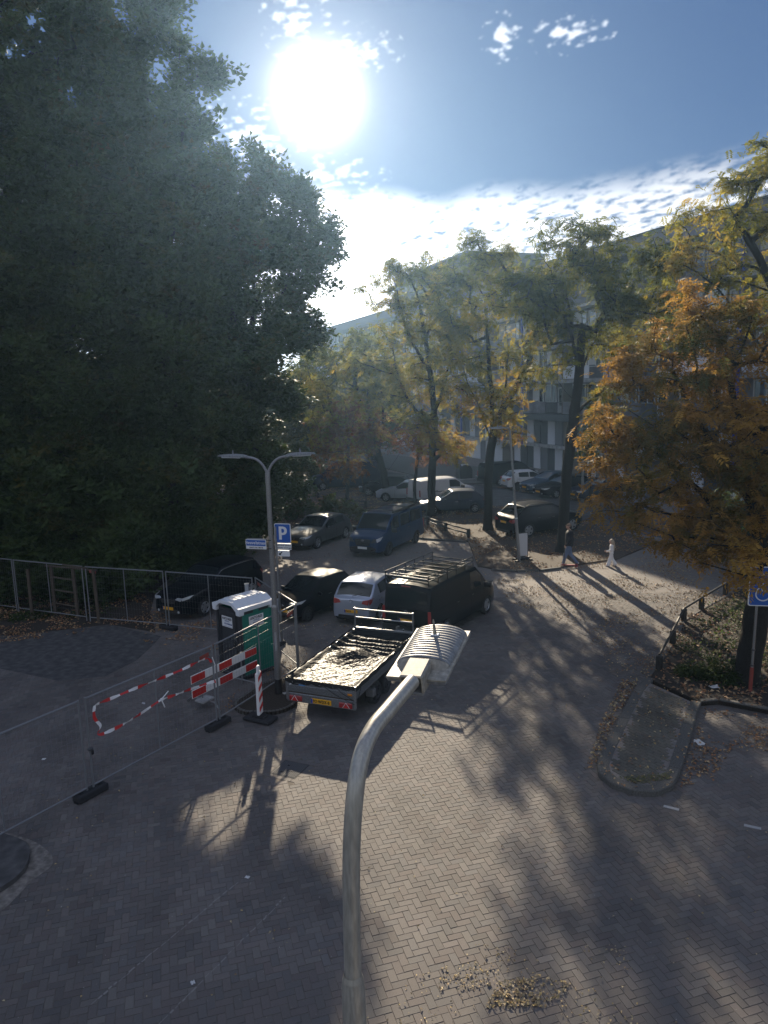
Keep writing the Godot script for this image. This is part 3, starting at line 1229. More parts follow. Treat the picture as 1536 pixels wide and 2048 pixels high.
func car(called: String, label: String, x: float, z: float, turn: float, s: CarSkin, paint: String, style := {}) -> Node3D:
	var o := thing(called, label, style.get("category", "car"), Vector3(x, style.get("y", 0.0), z), turn, style.get("group", "parked cars"))
	o.scale = Vector3.ONE * style.get("scale", 1.0)
	loft_car(s, o, paint, style)
	wheel_pair(o, s, style.get("wheel", 0.31), style.get("rim", "rim"), style.get("spokes", 5))
	mirrors(o, s, style.get("mirror", paint), s.cowl + 0.28)
	seams(o, s, style.get("doors", [s.cowl + 0.12, s.cowl + 1.15, s.cowl + 2.05]), s.sill + 0.06)
	car_face(o, s, style)
	if style.get("front_plate", true): number_plate(o, s, -1, style.get("plate_f", 0.47))
	number_plate(o, s, 1, style.get("plate_r", 0.62))
	if style.get("wiper", false):
		put("rear_wiper", B.new().tube([Vector3(0.0, s.glass_ry + 0.03, s.glass_r + 0.04), Vector3(0.16, s.glass_ry + 0.06, s.glass_r + 0.0), Vector3(0.36, s.glass_ry + 0.15, s.glass_r - 0.06)], 0.011, 6), "trim", o)
	return o


func build_vehicles() -> void:
	var black := car_paint("paint_black", lin(0.006, 0.0075, 0.010))
	var silver := car_paint("paint_silver", lin(0.40, 0.44, 0.52), 0.45)
	var grey := car_paint("paint_grey", lin(0.10, 0.105, 0.11), 0.5)
	var navy := car_paint("paint_navy", lin(0.018, 0.026, 0.045), 0.2)
	var white := car_paint("paint_white", lin(0.62, 0.63, 0.64))
	var steel_blue := car_paint("paint_steel_blue", lin(0.05, 0.085, 0.13), 0.4)

	# silver hatchback seen from behind
	var s := CarSkin.new()
	s.L = 3.9; s.W = 1.70; s.H = 1.47; s.belt_r = 1.0; s.roof_r = 1.28; s.glass_r = 1.80; s.glass_ry = 1.0; s.deck = 0.93; s.round_r = 0.2; s.roof_w = 0.74
	var o := car("silver_hatchback", "silver hatchback seen from behind, between the black van and a small black car", -0.51, -25.48, -21.1, s, silver, {"scale": 0.96, "tail_y": 0.86, "wiper": true, "plate_r": 0.52, "group": "cars parked in the near row"})
	words("P-818", 0.068, "ink", o, Transform3D(Basis.IDENTITY, Vector3(-0.1, 0.52, s.L * 0.5 + 0.042)), true, "plate_lettering", 0.9)
	put("tail_badge", B.new().lathe([Vector2(0.03, 0.0), Vector2(0.05, 0.012), Vector2(0.06, 0.0)], 16, Transform3D(Basis(Vector3.RIGHT, PI / 2), Vector3(0, 0.88, s.L * 0.5 + 0.01))), "chrome", o)

	# small black city car, nose towards us
	s = CarSkin.new()
	s.L = 3.45; s.W = 1.63; s.H = 1.47; s.cowl = -0.95; s.roof_f = -0.25; s.roof_r = 1.2; s.glass_r = 1.62; s.glass_ry = 1.0; s.axle_f = -1.18; s.axle_r = 1.16; s.nose = 0.74; s.cowl_y = 1.0; s.belt_f = 0.88
	s.windows = [[-0.70, 0.25], [0.33, 1.05]]
	car("small_black_car", "small black city car facing us with a sunlit roof, left of the silver hatchback", -2.62, -25.58, 145.4, s, black, {"scale": 0.93, "wheel": 0.28, "rim": "rim_dark", "lamp_y": 0.76, "group": "cars parked in the near row"})

	# black estate behind the far fence
	s = CarSkin.new()
	s.L = 4.6; s.W = 1.86; s.H = 1.60; s.cowl = -0.95; s.roof_f = -0.15; s.roof_r = 1.75; s.glass_r = 2.15; s.glass_ry = 1.12; s.deck = 1.0; s.belt_f = 0.98; s.belt_r = 1.06; s.cowl_y = 1.08; s.nose = 0.84; s.axle_f = -1.38; s.axle_r = 1.36; s.arch = 0.40
	s.windows = [[-0.60, 0.40], [0.48, 1.30], [1.36, 1.80]]
	o = car("black_estate_car", "black estate car with slanted pale headlight behind the wire fence under the trees", -6.55, -26.85, 152.2, s, black, {"scale": 0.97, "wheel": 0.34, "lamp_y": 0.84, "group": "cars parked in the near row"})
	var bright := B.new()
	for sg in [-1.0, 1.0]:
		var p := []
		for k in 12:
			var zz := lerpf(-0.65, 1.85, k / 11.0)
			var q: Vector3 = s.section(zz)[9]
			p.append(Vector3(sg * (q.x + 0.004), q.y + 0.01, zz))
		bright.tube(p, 0.010, 5)
	put("window_trim", bright, "chrome", o)

	# grey compact in the row behind
	s = CarSkin.new()
	s.L = 4.4; s.W = 1.80; s.H = 1.43; s.cowl = -0.75; s.roof_f = 0.05; s.roof_r = 1.35; s.glass_r = 1.95; s.glass_ry = 1.0; s.nose = 0.72; s.axle_f = -1.37; s.axle_r = 1.36
	s.windows = [[-0.45, 0.42], [0.50, 1.32]]
	car("grey_compact_car", "dark grey metallic compact car behind the parking sign, nose to the left", -3.44, -37.54, 152.3, s, grey, {"wheel": 0.33, "lamp_y": 0.68, "group": "cars parked in the second row"})

	# dark blue hatchback on the leafy verge
	s = CarSkin.new()
	s.L = 4.25; s.W = 1.76; s.H = 1.48; s.cowl = -0.85; s.roof_f = -0.05; s.roof_r = 1.35; s.glass_r = 1.92; s.glass_ry = 1.02; s.nose = 0.74; s.axle_f = -1.33; s.axle_r = 1.33
	s.windows = [[-0.55, 0.30], [0.38, 1.20]]
	car("dark_blue_hatchback", "dark blue hatchback with silver wheels parked on the leafy verge beside tree trunk", 4.2, -45.3, 96.0, s, navy, {"scale": 0.97, "y": 0.06, "spokes": 7, "group": "cars parked on the leafy verge"})

	# black electric crossover
	s = CarSkin.new()
	s.L = 4.58; s.W = 1.85; s.H = 1.63; s.cowl = -1.15; s.roof_f = -0.25; s.roof_r = 1.45; s.glass_r = 2.05; s.glass_ry = 1.12; s.deck = 1.02; s.belt_f = 0.98; s.belt_r = 1.10; s.cowl_y = 1.06; s.nose = 0.82; s.axle_f = -1.40; s.axle_r = 1.38; s.arch = 0.41; s.sill = 0.32
	s.windows = [[-0.80, 0.25], [0.33, 1.25]]
	o = car("black_crossover", "black crossover with bright wheels parked on the verge behind the leaning street lamp", 8.19, -38.27, -63.4, s, black, {"scale": 1.02, "y": 0.06, "wheel": 0.37, "plate_r": 0.78, "group": "cars parked on the leafy verge"})
	for sg in [-1.0, 1.0]:
		put("roof_rail", B.new().tube([Vector3(sg * 0.62, 1.57, -0.2), Vector3(sg * 0.64, 1.63, 0.0), Vector3(sg * 0.64, 1.63, 1.1), Vector3(sg * 0.62, 1.55, 1.35)], 0.016, 6), "trim", o)

	# the row across the street
	s = CarSkin.new()
	s.L = 3.98; s.W = 1.74; s.H = 1.46; s.roof_r = 1.30; s.glass_r = 1.82; s.belt_r = 1.0
	car("white_hatchback", "white hatchback with its tail to the street, in front of the building", 10.95, -55.21, -75.9, s, white, {"wheel": 0.30, "rim": "rim_dark", "wiper": true, "tail_y": 0.86, "plate_r": 0.70, "group": "cars parked across the street"})
	s = CarSkin.new()
	s.L = 4.3; s.W = 1.80; s.H = 1.46
	s.axle_f = -1.33; s.axle_r = 1.33
	car("steel_blue_hatchback", "steel blue hatchback between the white hatchback and the low black saloon", 12.07, -53.52, 114.7, s, steel_blue, {"group": "cars parked across the street"})
	s = CarSkin.new()
	s.L = 4.6; s.W = 1.82; s.H = 1.44; s.nose = 0.74; s.roof_r = 1.2; s.glass_r = 1.9; s.axle_f = -1.4; s.axle_r = 1.38
	car("low_black_saloon", "low black saloon with a pale windscreen, nearest of the row across the street", 12.66, -51.17, 115.5, s, black, {"group": "cars parked across the street"})
	car("dark_saloon", "dark saloon half hidden behind the leaning tree trunk across the street", 14.6, -49.4, 115.5, s, navy, {"group": "cars parked across the street"})

	# behind the blue van: a black car, a silver car and a white van
	s = CarSkin.new()
	s.L = 4.1; s.W = 1.75; s.H = 1.46
	car("silver_car", "silver car glinting behind the forked tree, beside the white van", 1.6, -50.6, 75.0, s, silver, {"y": 0.06, "group": "cars behind the blue van"})
	car("black_car", "black car farthest left behind the forked tree, sun on its bonnet", 0.35, -53.6, 75.0, s, black, {"y": 0.06, "group": "cars behind the blue van"})
	car("right_edge_car", "pale car seen through orange leaves at the right edge, across the street", 20.4, -37.6, 115.0, s, silver, {"group": "cars parked across the street"})

	build_vans(black, navy, white, silver)
	build_trailer()


func van_skin(L: float, H: float) -> CarSkin:
	var s := CarSkin.new()
	s.L = L; s.W = 1.92; s.H = H
	s.sill = 0.32
	s.belt_f = 1.10; s.belt_r = 1.16; s.nose = 0.98; s.cowl = -L * 0.5 + 0.85; s.cowl_y = 1.22
	s.roof_f = -L * 0.5 + 1.62
	s.roof_r = L * 0.5 - 0.16
	s.glass_r = L * 0.5 - 0.02
	s.glass_ry = 1.22
	s.deck = 1.18
	s.roof_w = 0.86
	s.crown = 0.07
	s.axle_f = -L * 0.5 + 0.92
	s.axle_r = L * 0.5 - 0.98
	s.arch = 0.40
	s.round_f = 0.20
	s.round_r = 0.05
	s.tail_len = 0.05
	s.windows = [[-L * 0.5 + 1.28, -L * 0.5 + 2.1], [-L * 0.5 + 2.3, -L * 0.5 + 3.3], [-L * 0.5 + 3.4, L * 0.5 - 0.35]]
	return s


func van_body(o: Node3D, s: CarSkin, paint: String, st: Dictionary) -> void:
	loft_car(s, o, paint, st)
	wheel_pair(o, s, 0.34, st.get("rim", "rim"), st.get("spokes", 5))
	mirrors(o, s, st.get("mirror", "trim"), s.cowl + 0.35, 1.45)
	seams(o, s, [s.cowl + 0.32, s.cowl + 1.32, s.cowl + 2.4], s.sill + 0.06)
	var hl := s.L * 0.5
	var w := s.half(-hl) * 0.9
	put("grille", on_end(s, symmetric([Vector2(0, 0.62), Vector2(w * 0.5, 0.62), Vector2(w * 0.62, 0.86), Vector2(w * 0.55, 0.93), Vector2(0, 0.94)]), -1, 0.02, 0.06), "trim", o)
	var bars := B.new()
	for k in 3: bars.box(Vector3(0, 0.69 + k * 0.085, -hl - 0.022), Vector3(w * (1.0 + 0.06 * k), 0.022, 0.02), Basis.IDENTITY, 0.005)
	put("grille_bar", bars, st.get("bar", "rim_dark"), o)
	put("badge", B.new().lathe([Vector2(0, 0.0), Vector2(0.06, 0.0), Vector2(0.075, -0.014)], 18, Transform3D(Basis(Vector3.RIGHT, -PI / 2).scaled_local(Vector3(1.3, 1, 0.8)), Vector3(0, 0.86, -hl - 0.04))), "chrome", o)
	put("front_bumper", on_end(s, symmetric([Vector2(0, 0.27), Vector2(w * 0.95, 0.29), Vector2(w * 1.02, 0.52), Vector2(w * 0.55, 0.58), Vector2(0, 0.57)]), -1, 0.03, 0.10), "trim", o)
	for sg in [-1.0, 1.0]:
		var f := [Vector2(w * 0.62, 0.76), Vector2(w * 1.0, 0.80), Vector2(w * 1.06, 0.98), Vector2(w * 0.86, 0.97)]
		if sg < 0: f = mir(f)
		var hd := put("headlight", on_end(s, f, -1, 0.014, 0.06), "headlight_dark", o)
		put("lens", flank(s, [Vector2(-hl + 0.03, 0.80), Vector2(-hl + 0.22, 0.86), Vector2(-hl + 0.46, 1.02), Vector2(-hl + 0.2, 0.99), Vector2(-hl + 0.03, 0.96)], sg, 0.008), "headlight", hd)
		put("fog_lamp", B.new().box(Vector3(sg * w * 0.82, 0.45, -hl - 0.035), Vector3(0.24, 0.05, 0.03), Basis(Vector3.BACK, sg * 0.2), 0.01), "chrome", o)
		var tl := [Vector2(0.80, 0.72), Vector2(0.90, 0.72), Vector2(0.885, 1.14), Vector2(0.80, 1.14)]
		if sg < 0: tl = mir(tl)
		put("taillight", on_end(s, tl, 1, 0.012, 0.05), "taillight", o)
	put("rear_bumper", on_end(s, symmetric([Vector2(0, 0.34), Vector2(0.88, 0.34), Vector2(0.88, 0.56), Vector2(0, 0.56)]), 1, 0.06, 0.10), st.get("rear_bumper", "trim"), o)


func build_vans(black: String, navy: String, white: String, silver: String) -> void:
	# black van with a ladder rack, tail towards us
	var s := van_skin(4.9, 1.96)
	var o := thing("black_van", "black van with a black ladder rack on its roof, tail towards us", "van", Vector3(1.89, 0, -23.83), -33.5)
	o.scale = Vector3.ONE * 0.965
	van_body(o, s, black, {"panel": true, "blind_tail": true})
	var hl := s.L * 0.5
	put("rear_window", on_end(s, symmetric([Vector2(0, 1.18), Vector2(0.76, 1.20), Vector2(0.72, 1.72), Vector2(0, 1.76)]), 1, 0.02, 0.05, -0.05), "car_glass", o)
	put("brake_light", B.new().box(Vector3(0.0, 1.865, hl - 0.02), Vector3(0.34, 0.03, 0.04), Basis.IDENTITY, 0.008), "taillight", o)
	var bd := B.new()
	bd.tube([Vector3(0.07, 0, 0), Vector3(0.0495, 0.0495, 0), Vector3(0, 0.07, 0), Vector3(-0.0495, 0.0495, 0), Vector3(-0.07, 0, 0), Vector3(-0.0495, -0.0495, 0), Vector3(0, -0.07, 0), Vector3(0.0495, -0.0495, 0), Vector3(0.07, 0, 0)], 0.008, 6, false)
	bd.tube([Vector3(-0.03, 0.055, 0), Vector3(0, 0.005, 0), Vector3(0.03, 0.055, 0)], 0.007, 5)
	bd.tube([Vector3(-0.055, 0.025, 0), Vector3(-0.028, -0.05, 0), Vector3(0, 0.0, 0), Vector3(0.028, -0.05, 0), Vector3(0.055, 0.025, 0)], 0.007, 5)
	put("badge", bd, "chrome", o, Vector3(0, 1.02, hl + 0.02))
	number_plate(o, s, 1, 0.74, "plate_yellow", 0.02, 0.0)
	put("plate_recess", B.new().box(Vector3(0, 0.74, hl + 0.004), Vector3(0.66, 0.18, 0.02)), "trim", o)
	var step := put("tow_step", B.new().box(Vector3(0.0, 0.42, hl + 0.13), Vector3(0.62, 0.07, 0.16), Basis.IDENTITY, 0.02), "galvanised", o)
	put("tow_ball", B.new().lathe([Vector2(0.015, 0.0), Vector2(0.015, 0.05), Vector2(0.026, 0.07), Vector2(0.0, 0.10)], 10), "chrome", step, Vector3(0, 0.44, hl + 0.18))
	# the rack: one part with its rails, posts and crossbars
	var rk := Node3D.new()
	rk.name = "roof_rack"
	o.add_child(rk)
	var z0 := hl - 0.08
	var z1 := -hl + 1.75
	for sg in [-1.0, 1.0]:
		put("side_rail", B.new().tube([Vector3(sg * 0.80, 2.26, z0), Vector3(sg * 0.80, 2.26, z1)], 0.019, 8), "trim", rk)
		put("lower_rail", B.new().tube([Vector3(sg * 0.80, 2.10, z0), Vector3(sg * 0.80, 2.10, z1)], 0.019, 8), "trim", rk)
		for k in 6:
			var zz := lerpf(z0, z1, k / 5.0)
			put("post", B.new().tube([Vector3(sg * 0.80, 1.90, zz), Vector3(sg * 0.80, 2.26, zz)], 0.016, 6), "trim", rk)
	for k in 8:
		var zz := lerpf(z0, z1, k / 7.0)
		put("crossbar", B.new().box(Vector3(0, 2.105, zz), Vector3(1.58, 0.035, 0.05), Basis.IDENTITY, 0.008), "trim", rk)
	put("roller", B.new().tube([Vector3(-0.78, 2.15, z0 + 0.02), Vector3(0.78, 2.15, z0 + 0.02)], 0.03, 8), "steel_dark", rk)

	# blue van, nose towards us
	s = van_skin(4.97, 1.98)
	s.belt_f = 1.12
	o = thing("blue_van", "dark blue van facing us with a black rimmed windscreen, in the second row", "van", Vector3(0.11, 0, -35.70), 152.0)
	o.scale = Vector3.ONE * 0.98
	van_body(o, s, car_paint("paint_blue", lin(0.02, 0.045, 0.10), 0.25), {"mirror": "trim", "rim": "rim_dark"})
	number_plate(o, s, -1, 0.52, "plate_white", 0.05)
	for k in 2:
		put("roof_bar", B.new().tube([Vector3(-0.78, 1.96, -0.55 + k * 1.35), Vector3(-0.70, 2.03, -0.55 + k * 1.35), Vector3(0.70, 2.03, -0.55 + k * 1.35), Vector3(0.78, 1.96, -0.55 + k * 1.35)], 0.016, 6), "trim", o)
	put("awning", B.new().box(Vector3(-0.80, 2.0, 0.6), Vector3(0.14, 0.12, 2.9), Basis.IDENTITY, 0.03), "trim", o)

	# small white delivery van behind it
	s = van_skin(4.4, 1.82)
	s.W = 1.76
	o = thing("white_van", "small white delivery van behind the blue van, red lamp on its rear corner", "van", Vector3(3.9, 0.06, -48.8), -63.0)
	van_body(o, s, white, {"panel": true, "blind_tail": true, "mirror": "trim"})
	put("door_seam", B.new().box(Vector3(0, 1.05, s.L * 0.5 + 0.004), Vector3(0.02, 1.3, 0.02)), "hollow", o)
	put("side_strip", flank(s, [Vector2(0.1, 0.93), Vector2(1.3, 0.95), Vector2(1.3, 0.99), Vector2(0.1, 0.97)], 1.0, 0.01), "trim", o)

	# long dark van across the far lane, and a dark van at the start of the far row
	s = van_skin(5.6, 2.2)
	o = thing("long_dark_van", "long dark van standing in shade behind the small orange trees, far left", "van", Vector3(-2.9, 0.0, -58.2), 95.0)
	van_body(o, s, navy, {"panel": true, "blind_tail": true})
	s = van_skin(4.6, 1.85)
	o = thing("dark_people_carrier", "dark people carrier with a red tail lamp, left of the white hatchback", "van", Vector3(9.9, 0.0, -58.0), -66.0)
	van_body(o, s, black, {})


const TX := -0.87
const TZ := -18.525
const TR := -22.64
const TL := 4.04
const TW := 1.85
const TH := 0.92


func build_trailer() -> void:
	var o := thing("trailer", "grey flatbed trailer under a crumpled black tarpaulin, yellow plate 92-WDX-6", "trailer", Vector3(TX, 0, TZ), TR)
	var L := TL
	var W := TW
	var h := TH
	var f := 0.62
	# sides: aluminium profiles
	for sg in [-1.0, 1.0]:
		var sp := B.new()
		sp.box(Vector3(sg * (W * 0.5 - 0.015), (f + h) * 0.5, 0), Vector3(0.03, h - f, L - 0.06), Basis.IDENTITY, 0.006)
		for k in 2: sp.box(Vector3(sg * (W * 0.5 + 0.004), f + 0.08 + k * 0.16, 0), Vector3(0.02, 0.03, L - 0.1), Basis.IDENTITY, 0.005)
		put("side_board", sp, "trailer_side", o)
	for e in [-1.0, 1.0]:
		var tp := B.new()
		tp.box(Vector3(0, (f + h) * 0.5, e * (L * 0.5 - 0.015)), Vector3(W - 0.04, h - f, 0.03), Basis.IDENTITY, 0.006)
		tp.box(Vector3(0, f + 0.13, e * (L * 0.5 + 0.004)), Vector3(W - 0.1, 0.11, 0.02), Basis.IDENTITY, 0.008)
		put("tailgate" if e > 0 else "headboard", tp, "trailer_side", o)
	for sx in [-1.0, 1.0]:
		for sz in [-1.0, 1.0]:
			put("corner_post", B.new().box(Vector3(sx * (W * 0.5 - 0.02), (h + 0.42) * 0.5, sz * (L * 0.5 - 0.02)), Vector3(0.06, h - 0.38, 0.06), Basis.IDENTITY, 0.01), "galvanised", o)
	put("floor", B.new().box(Vector3(0, f - 0.02, 0), Vector3(W - 0.06, 0.04, L - 0.06)), "wood", o)
	put("light_bar", B.new().box(Vector3(0, 0.47, L * 0.5 - 0.03), Vector3(W - 0.02, 0.22, 0.05), Basis.IDENTITY, 0.01), "trailer_side", o)
	for sg in [-1.0, 1.0]:
		put("chassis_rail", B.new().box(Vector3(sg * 0.35, 0.50, 0), Vector3(0.07, 0.14, L - 0.2)), "galvanised", o)
		var lm := put("rear_lamp", B.new().box(Vector3(sg * (W * 0.5 - 0.26), 0.46, L * 0.5 + 0.012), Vector3(0.34, 0.13, 0.04), Basis.IDENTITY, 0.01), "taillight", o)
		put("reflector", B.new().prism(PackedVector2Array([Vector2(-0.075, -0.055), Vector2(0.075, -0.055), Vector2(0, 0.06)]), 0.0, 0.008, Transform3D(Basis.IDENTITY, Vector3(sg * (W * 0.5 - 0.24), 0.46, L * 0.5 + 0.034))), "red_paint", lm)
		put("lens_edge", B.new().tube([Vector3(sg * (W * 0.5 - 0.33), 0.405, L * 0.5 + 0.036), Vector3(sg * (W * 0.5 - 0.24), 0.535, L * 0.5 + 0.036), Vector3(sg * (W * 0.5 - 0.15), 0.405, L * 0.5 + 0.036)], 0.007, 4), "white_paint", lm)
	var np := put("number_plate", B.new().box(Vector3(0.02, 0.46, L * 0.5 + 0.012), Vector3(0.54, 0.125, 0.014), Basis.IDENTITY, 0.004), "plate_yellow", o)
	put("country_strip", B.new().box(Vector3(-0.225, 0.46, L * 0.5 + 0.018), Vector3(0.045, 0.115, 0.008)), "plate_blue", np)
	words("92-WDX-6", 0.078, "ink", np, Transform3D(Basis.IDENTITY, Vector3(0.03, 0.46, L * 0.5 + 0.022)), true, "lettering", 0.95)
	put("sticker", B.new().box(Vector3(-W * 0.5 + 0.22, h - 0.14, L * 0.5 + 0.004), Vector3(0.26, 0.10, 0.012)), "ink", o)
	put("sticker_blue", B.new().box(Vector3(-W * 0.5 + 0.44, h - 0.145, L * 0.5 + 0.004), Vector3(0.17, 0.09, 0.012)), "sticker_blue", o)
	put("sticker_mark", B.new().prism(PackedVector2Array([Vector2(-0.03, -0.02), Vector2(0.02, 0.0), Vector2(0.035, 0.02), Vector2(-0.02, 0.025)]), 0.0, 0.004, Transform3D(Basis.IDENTITY, Vector3(-W * 0.5 + 0.13, h - 0.12, L * 0.5 + 0.011))), "white_paint", o)
	put("sticker_line", B.new().box(Vector3(-W * 0.5 + 0.25, h - 0.145, L * 0.5 + 0.011), Vector3(0.15, 0.018, 0.004)), "white_paint", o)
	put("side_marker", B.new().box(Vector3(W * 0.5 - 0.14, f + 0.12, L * 0.5 + 0.016), Vector3(0.12, 0.06, 0.02), Basis.IDENTITY, 0.01), "amber", o)
	# wheels under the bed, two axles
	var s := CarSkin.new()
	s.W = W + 0.02
	s.round_f = 0.0
	s.round_r = 0.0
	s.axle_f = 0.05
	s.axle_r = 0.72
	wheel_pair(o, s, 0.29, "rim_dark", 5)
	put("mudguard", B.new().box(Vector3(W * 0.5 - 0.06, 0.40, 1.0), Vector3(0.22, 0.20, 0.16), Basis.IDENTITY, 0.02), "galvanised", o)
	# drawbar
	put("drawbar", B.new().tube([Vector3(-0.45, 0.50, -L * 0.5 + 0.3), Vector3(0, 0.48, -L * 0.5 - 0.7), Vector3(0.02, 0.48, -L * 0.5 - 1.0)], 0.045, 6), "galvanised", o)
	put("drawbar", B.new().tube([Vector3(0.45, 0.50, -L * 0.5 + 0.3), Vector3(0, 0.48, -L * 0.5 - 0.7)], 0.045, 6), "galvanised", o)
	put("jockey_wheel", B.new().tube([Vector3(0.14, 0.12, -L * 0.5 - 0.6), Vector3(0.14, 0.85, -L * 0.5 - 0.6), Vector3(0.22, 0.88, -L * 0.5 - 0.6)], 0.028, 6), "galvanised", o)
	# ladder frame at the front
	var rk := Node3D.new()
	rk.name = "front_rack"
	o.add_child(rk)
	var zf := -L * 0.5 + 0.04
	for sg in [-1.0, 1.0]:
		put("upright", B.new().tube([Vector3(sg * (W * 0.5 - 0.03), h - 0.25, zf), Vector3(sg * (W * 0.5 - 0.03), h + 0.62, zf)], 0.024, 8), "galvanised", rk)
	for k in 2:
		put("rail", B.new().tube([Vector3(-W * 0.5 + 0.03, h + 0.33 + k * 0.25, zf), Vector3(W * 0.5 - 0.03, h + 0.33 + k * 0.25, zf)], 0.024, 8), "galvanised", rk)
	put("top_rail", B.new().box(Vector3(0, h + 0.02, zf), Vector3(W, 0.06, 0.05), Basis.IDENTITY, 0.01), "galvanised", rk)
	# tarpaulin: sags between a ridge pole and the boards, crumpled all over
	var tn := FastNoiseLite.new()
	tn.seed = 21
	tn.frequency = 1.0
	tn.fractal_octaves = 3
	var cr := FastNoiseLite.new()
	cr.seed = 8
	cr.frequency = 1.0
	cr.noise_type = FastNoiseLite.TYPE_CELLULAR
	cr.cellular_return_type = FastNoiseLite.RETURN_DISTANCE2_SUB
	var tb := B.new()
	var nu := 110
	var nv := 220
	for j in nv + 1:
		var tv := float(j) / nv
		var zz := lerpf(-L * 0.5 + 0.10, L * 0.5 + 0.012, tv)
		for i in nu + 1:
			var tu := float(i) / nu
			var x := lerpf(-W * 0.5 - 0.012, W * 0.5 + 0.012, tu)
			var edge := minf(minf(tu, 1.0 - tu) * W, minf(tv, 1.0 - tv) * L)
			var inn := smoothstep(0.0, 0.22, edge)
			# a pole holds it up near the middle; before that it hangs in folds across the bed
			var peak := 0.20 * exp(-(pow((x + 0.05) / 0.42, 2.0) + pow((zz - 0.0) / 0.50, 2.0)))
			var sag := -0.06 * inn + peak * inn
			var fold := 0.0
			if zz < 0.05:
				fold = 0.030 * sin(zz * 20.0 + 2.2 * tn.get_noise_2d(x * 0.8, zz * 0.9)) * smoothstep(0.05, -0.4, zz)
				fold -= 0.05 * smoothstep(0.1, -0.5, zz)
			var dia := 0.0035 * sin((x * 0.75 + zz * 0.85) * 26.0 + 2.0 * tn.get_noise_2d(x, zz + 9.0)) * smoothstep(-0.1, 0.5, zz)
			var crease := 0.014 * tn.get_noise_2d(x * 3.0, zz * 3.0) + 0.010 * cr.get_noise_2d(x * 6.5, zz * 6.5) + 0.011 * tn.get_noise_2d(x * 14.0, zz * 14.0) + 0.008 * cr.get_noise_2d(x * 17.0, zz * 17.0)
			tb.pt(Vector3(x, h + 0.022 + sag + (fold + dia + crease) * (0.25 + 0.75 * inn), zz), UP)
	for j in nv:
		for i in nu:
			var a := j * (nu + 1) + i
			var b := a + nu + 1
			tb.ix.append_array([a, a + 1, b, a + 1, b + 1, b])
	tb.smooth()
	put("tarpaulin", tb, "tarp", o)
	var hem := B.new()
	for sg in [-1.0, 1.0]:
		var pts := []
		for k in 24:
			var zz := lerpf(-L * 0.5 + 0.12, L * 0.5 + 0.01, k / 23.0)
			pts.append(Vector3(sg * (W * 0.5 + 0.018), h - 0.015 + 0.012 * sin(k * 1.9), zz))
		for k in 23:
			var p: Vector3 = pts[k]
			var q: Vector3 = pts[k + 1]
			hem.quad(p + Vector3(0, 0.05, 0), q + Vector3(0, 0.05, 0), q - Vector3(0, 0.07, 0), p - Vector3(0, 0.07, 0))
	for k in 18:
		var xa := lerpf(-W * 0.5, W * 0.5, k / 18.0)
		var xb := lerpf(-W * 0.5, W * 0.5, (k + 1) / 18.0)
		var ya := h - 0.01 - 0.05 * absf(sin(k * 0.9))
		var yb := h - 0.01 - 0.05 * absf(sin((k + 1) * 0.9))
		hem.quad(Vector3(xa, h + 0.04, L * 0.5 + 0.018), Vector3(xb, h + 0.04, L * 0.5 + 0.018), Vector3(xb, yb - 0.03, L * 0.5 + 0.022), Vector3(xa, ya - 0.03, L * 0.5 + 0.022))
	put("tarpaulin_hem", hem, "tarp_hem", o)
	for k in 5:
		put("hem_button", B.new().lathe([Vector2(0.0, 0.012), Vector2(0.016, 0.010), Vector2(0.018, 0.0)], 8, Transform3D(Basis(Vector3.RIGHT, PI / 2), Vector3(-W * 0.5 + 0.2 + k * (W - 0.4) / 4.0, h - 0.04, L * 0.5 + 0.024))), "chrome", o)
	put("tie_cord", B.new().tube([Vector3(0.12, h - 0.05, L * 0.5 + 0.03), Vector3(0.42, h - 0.22, L * 0.5 + 0.035), Vector3(W * 0.5 - 0.02, 0.52, L * 0.5 + 0.03)], 0.007, 5), "ink", o)
	put("tie_cord", B.new().tube([Vector3(0.46, h - 0.05, L * 0.5 + 0.03), Vector3(0.6, h - 0.16, L * 0.5 + 0.034), Vector3(W * 0.5 + 0.02, 0.56, L * 0.5 + 0.0)], 0.007, 5), "ink", o)
	put("tie_cord", B.new().tube([Vector3(W * 0.5 + 0.02, h - 0.05, L * 0.5 - 0.3), Vector3(W * 0.5 + 0.03, 0.60, L * 0.5 - 0.06)], 0.007, 5), "ink", o)


# ---------------------------------------------------------------------------------------
# street furniture
func smooth_path(pts: Array, seg := 6) -> Array:
	var out := []
	var m := pts.size()
	for i in m - 1:
		var p0: Vector3 = pts[maxi(i - 1, 0)]
		var p1: Vector3 = pts[i]
		var p2: Vector3 = pts[i + 1]
		var p3: Vector3 = pts[mini(i + 2, m - 1)]
		for k in seg: out.append(p1.cubic_interpolate(p2, p0, p3, float(k) / seg))
	out.append(pts[m - 1])
	return out


func build_street() -> void:
	near_lamp()
	double_lamp()
	far_lamp()
	signs()
	fences()
	toilet()
	works_barrier()
	small_things()


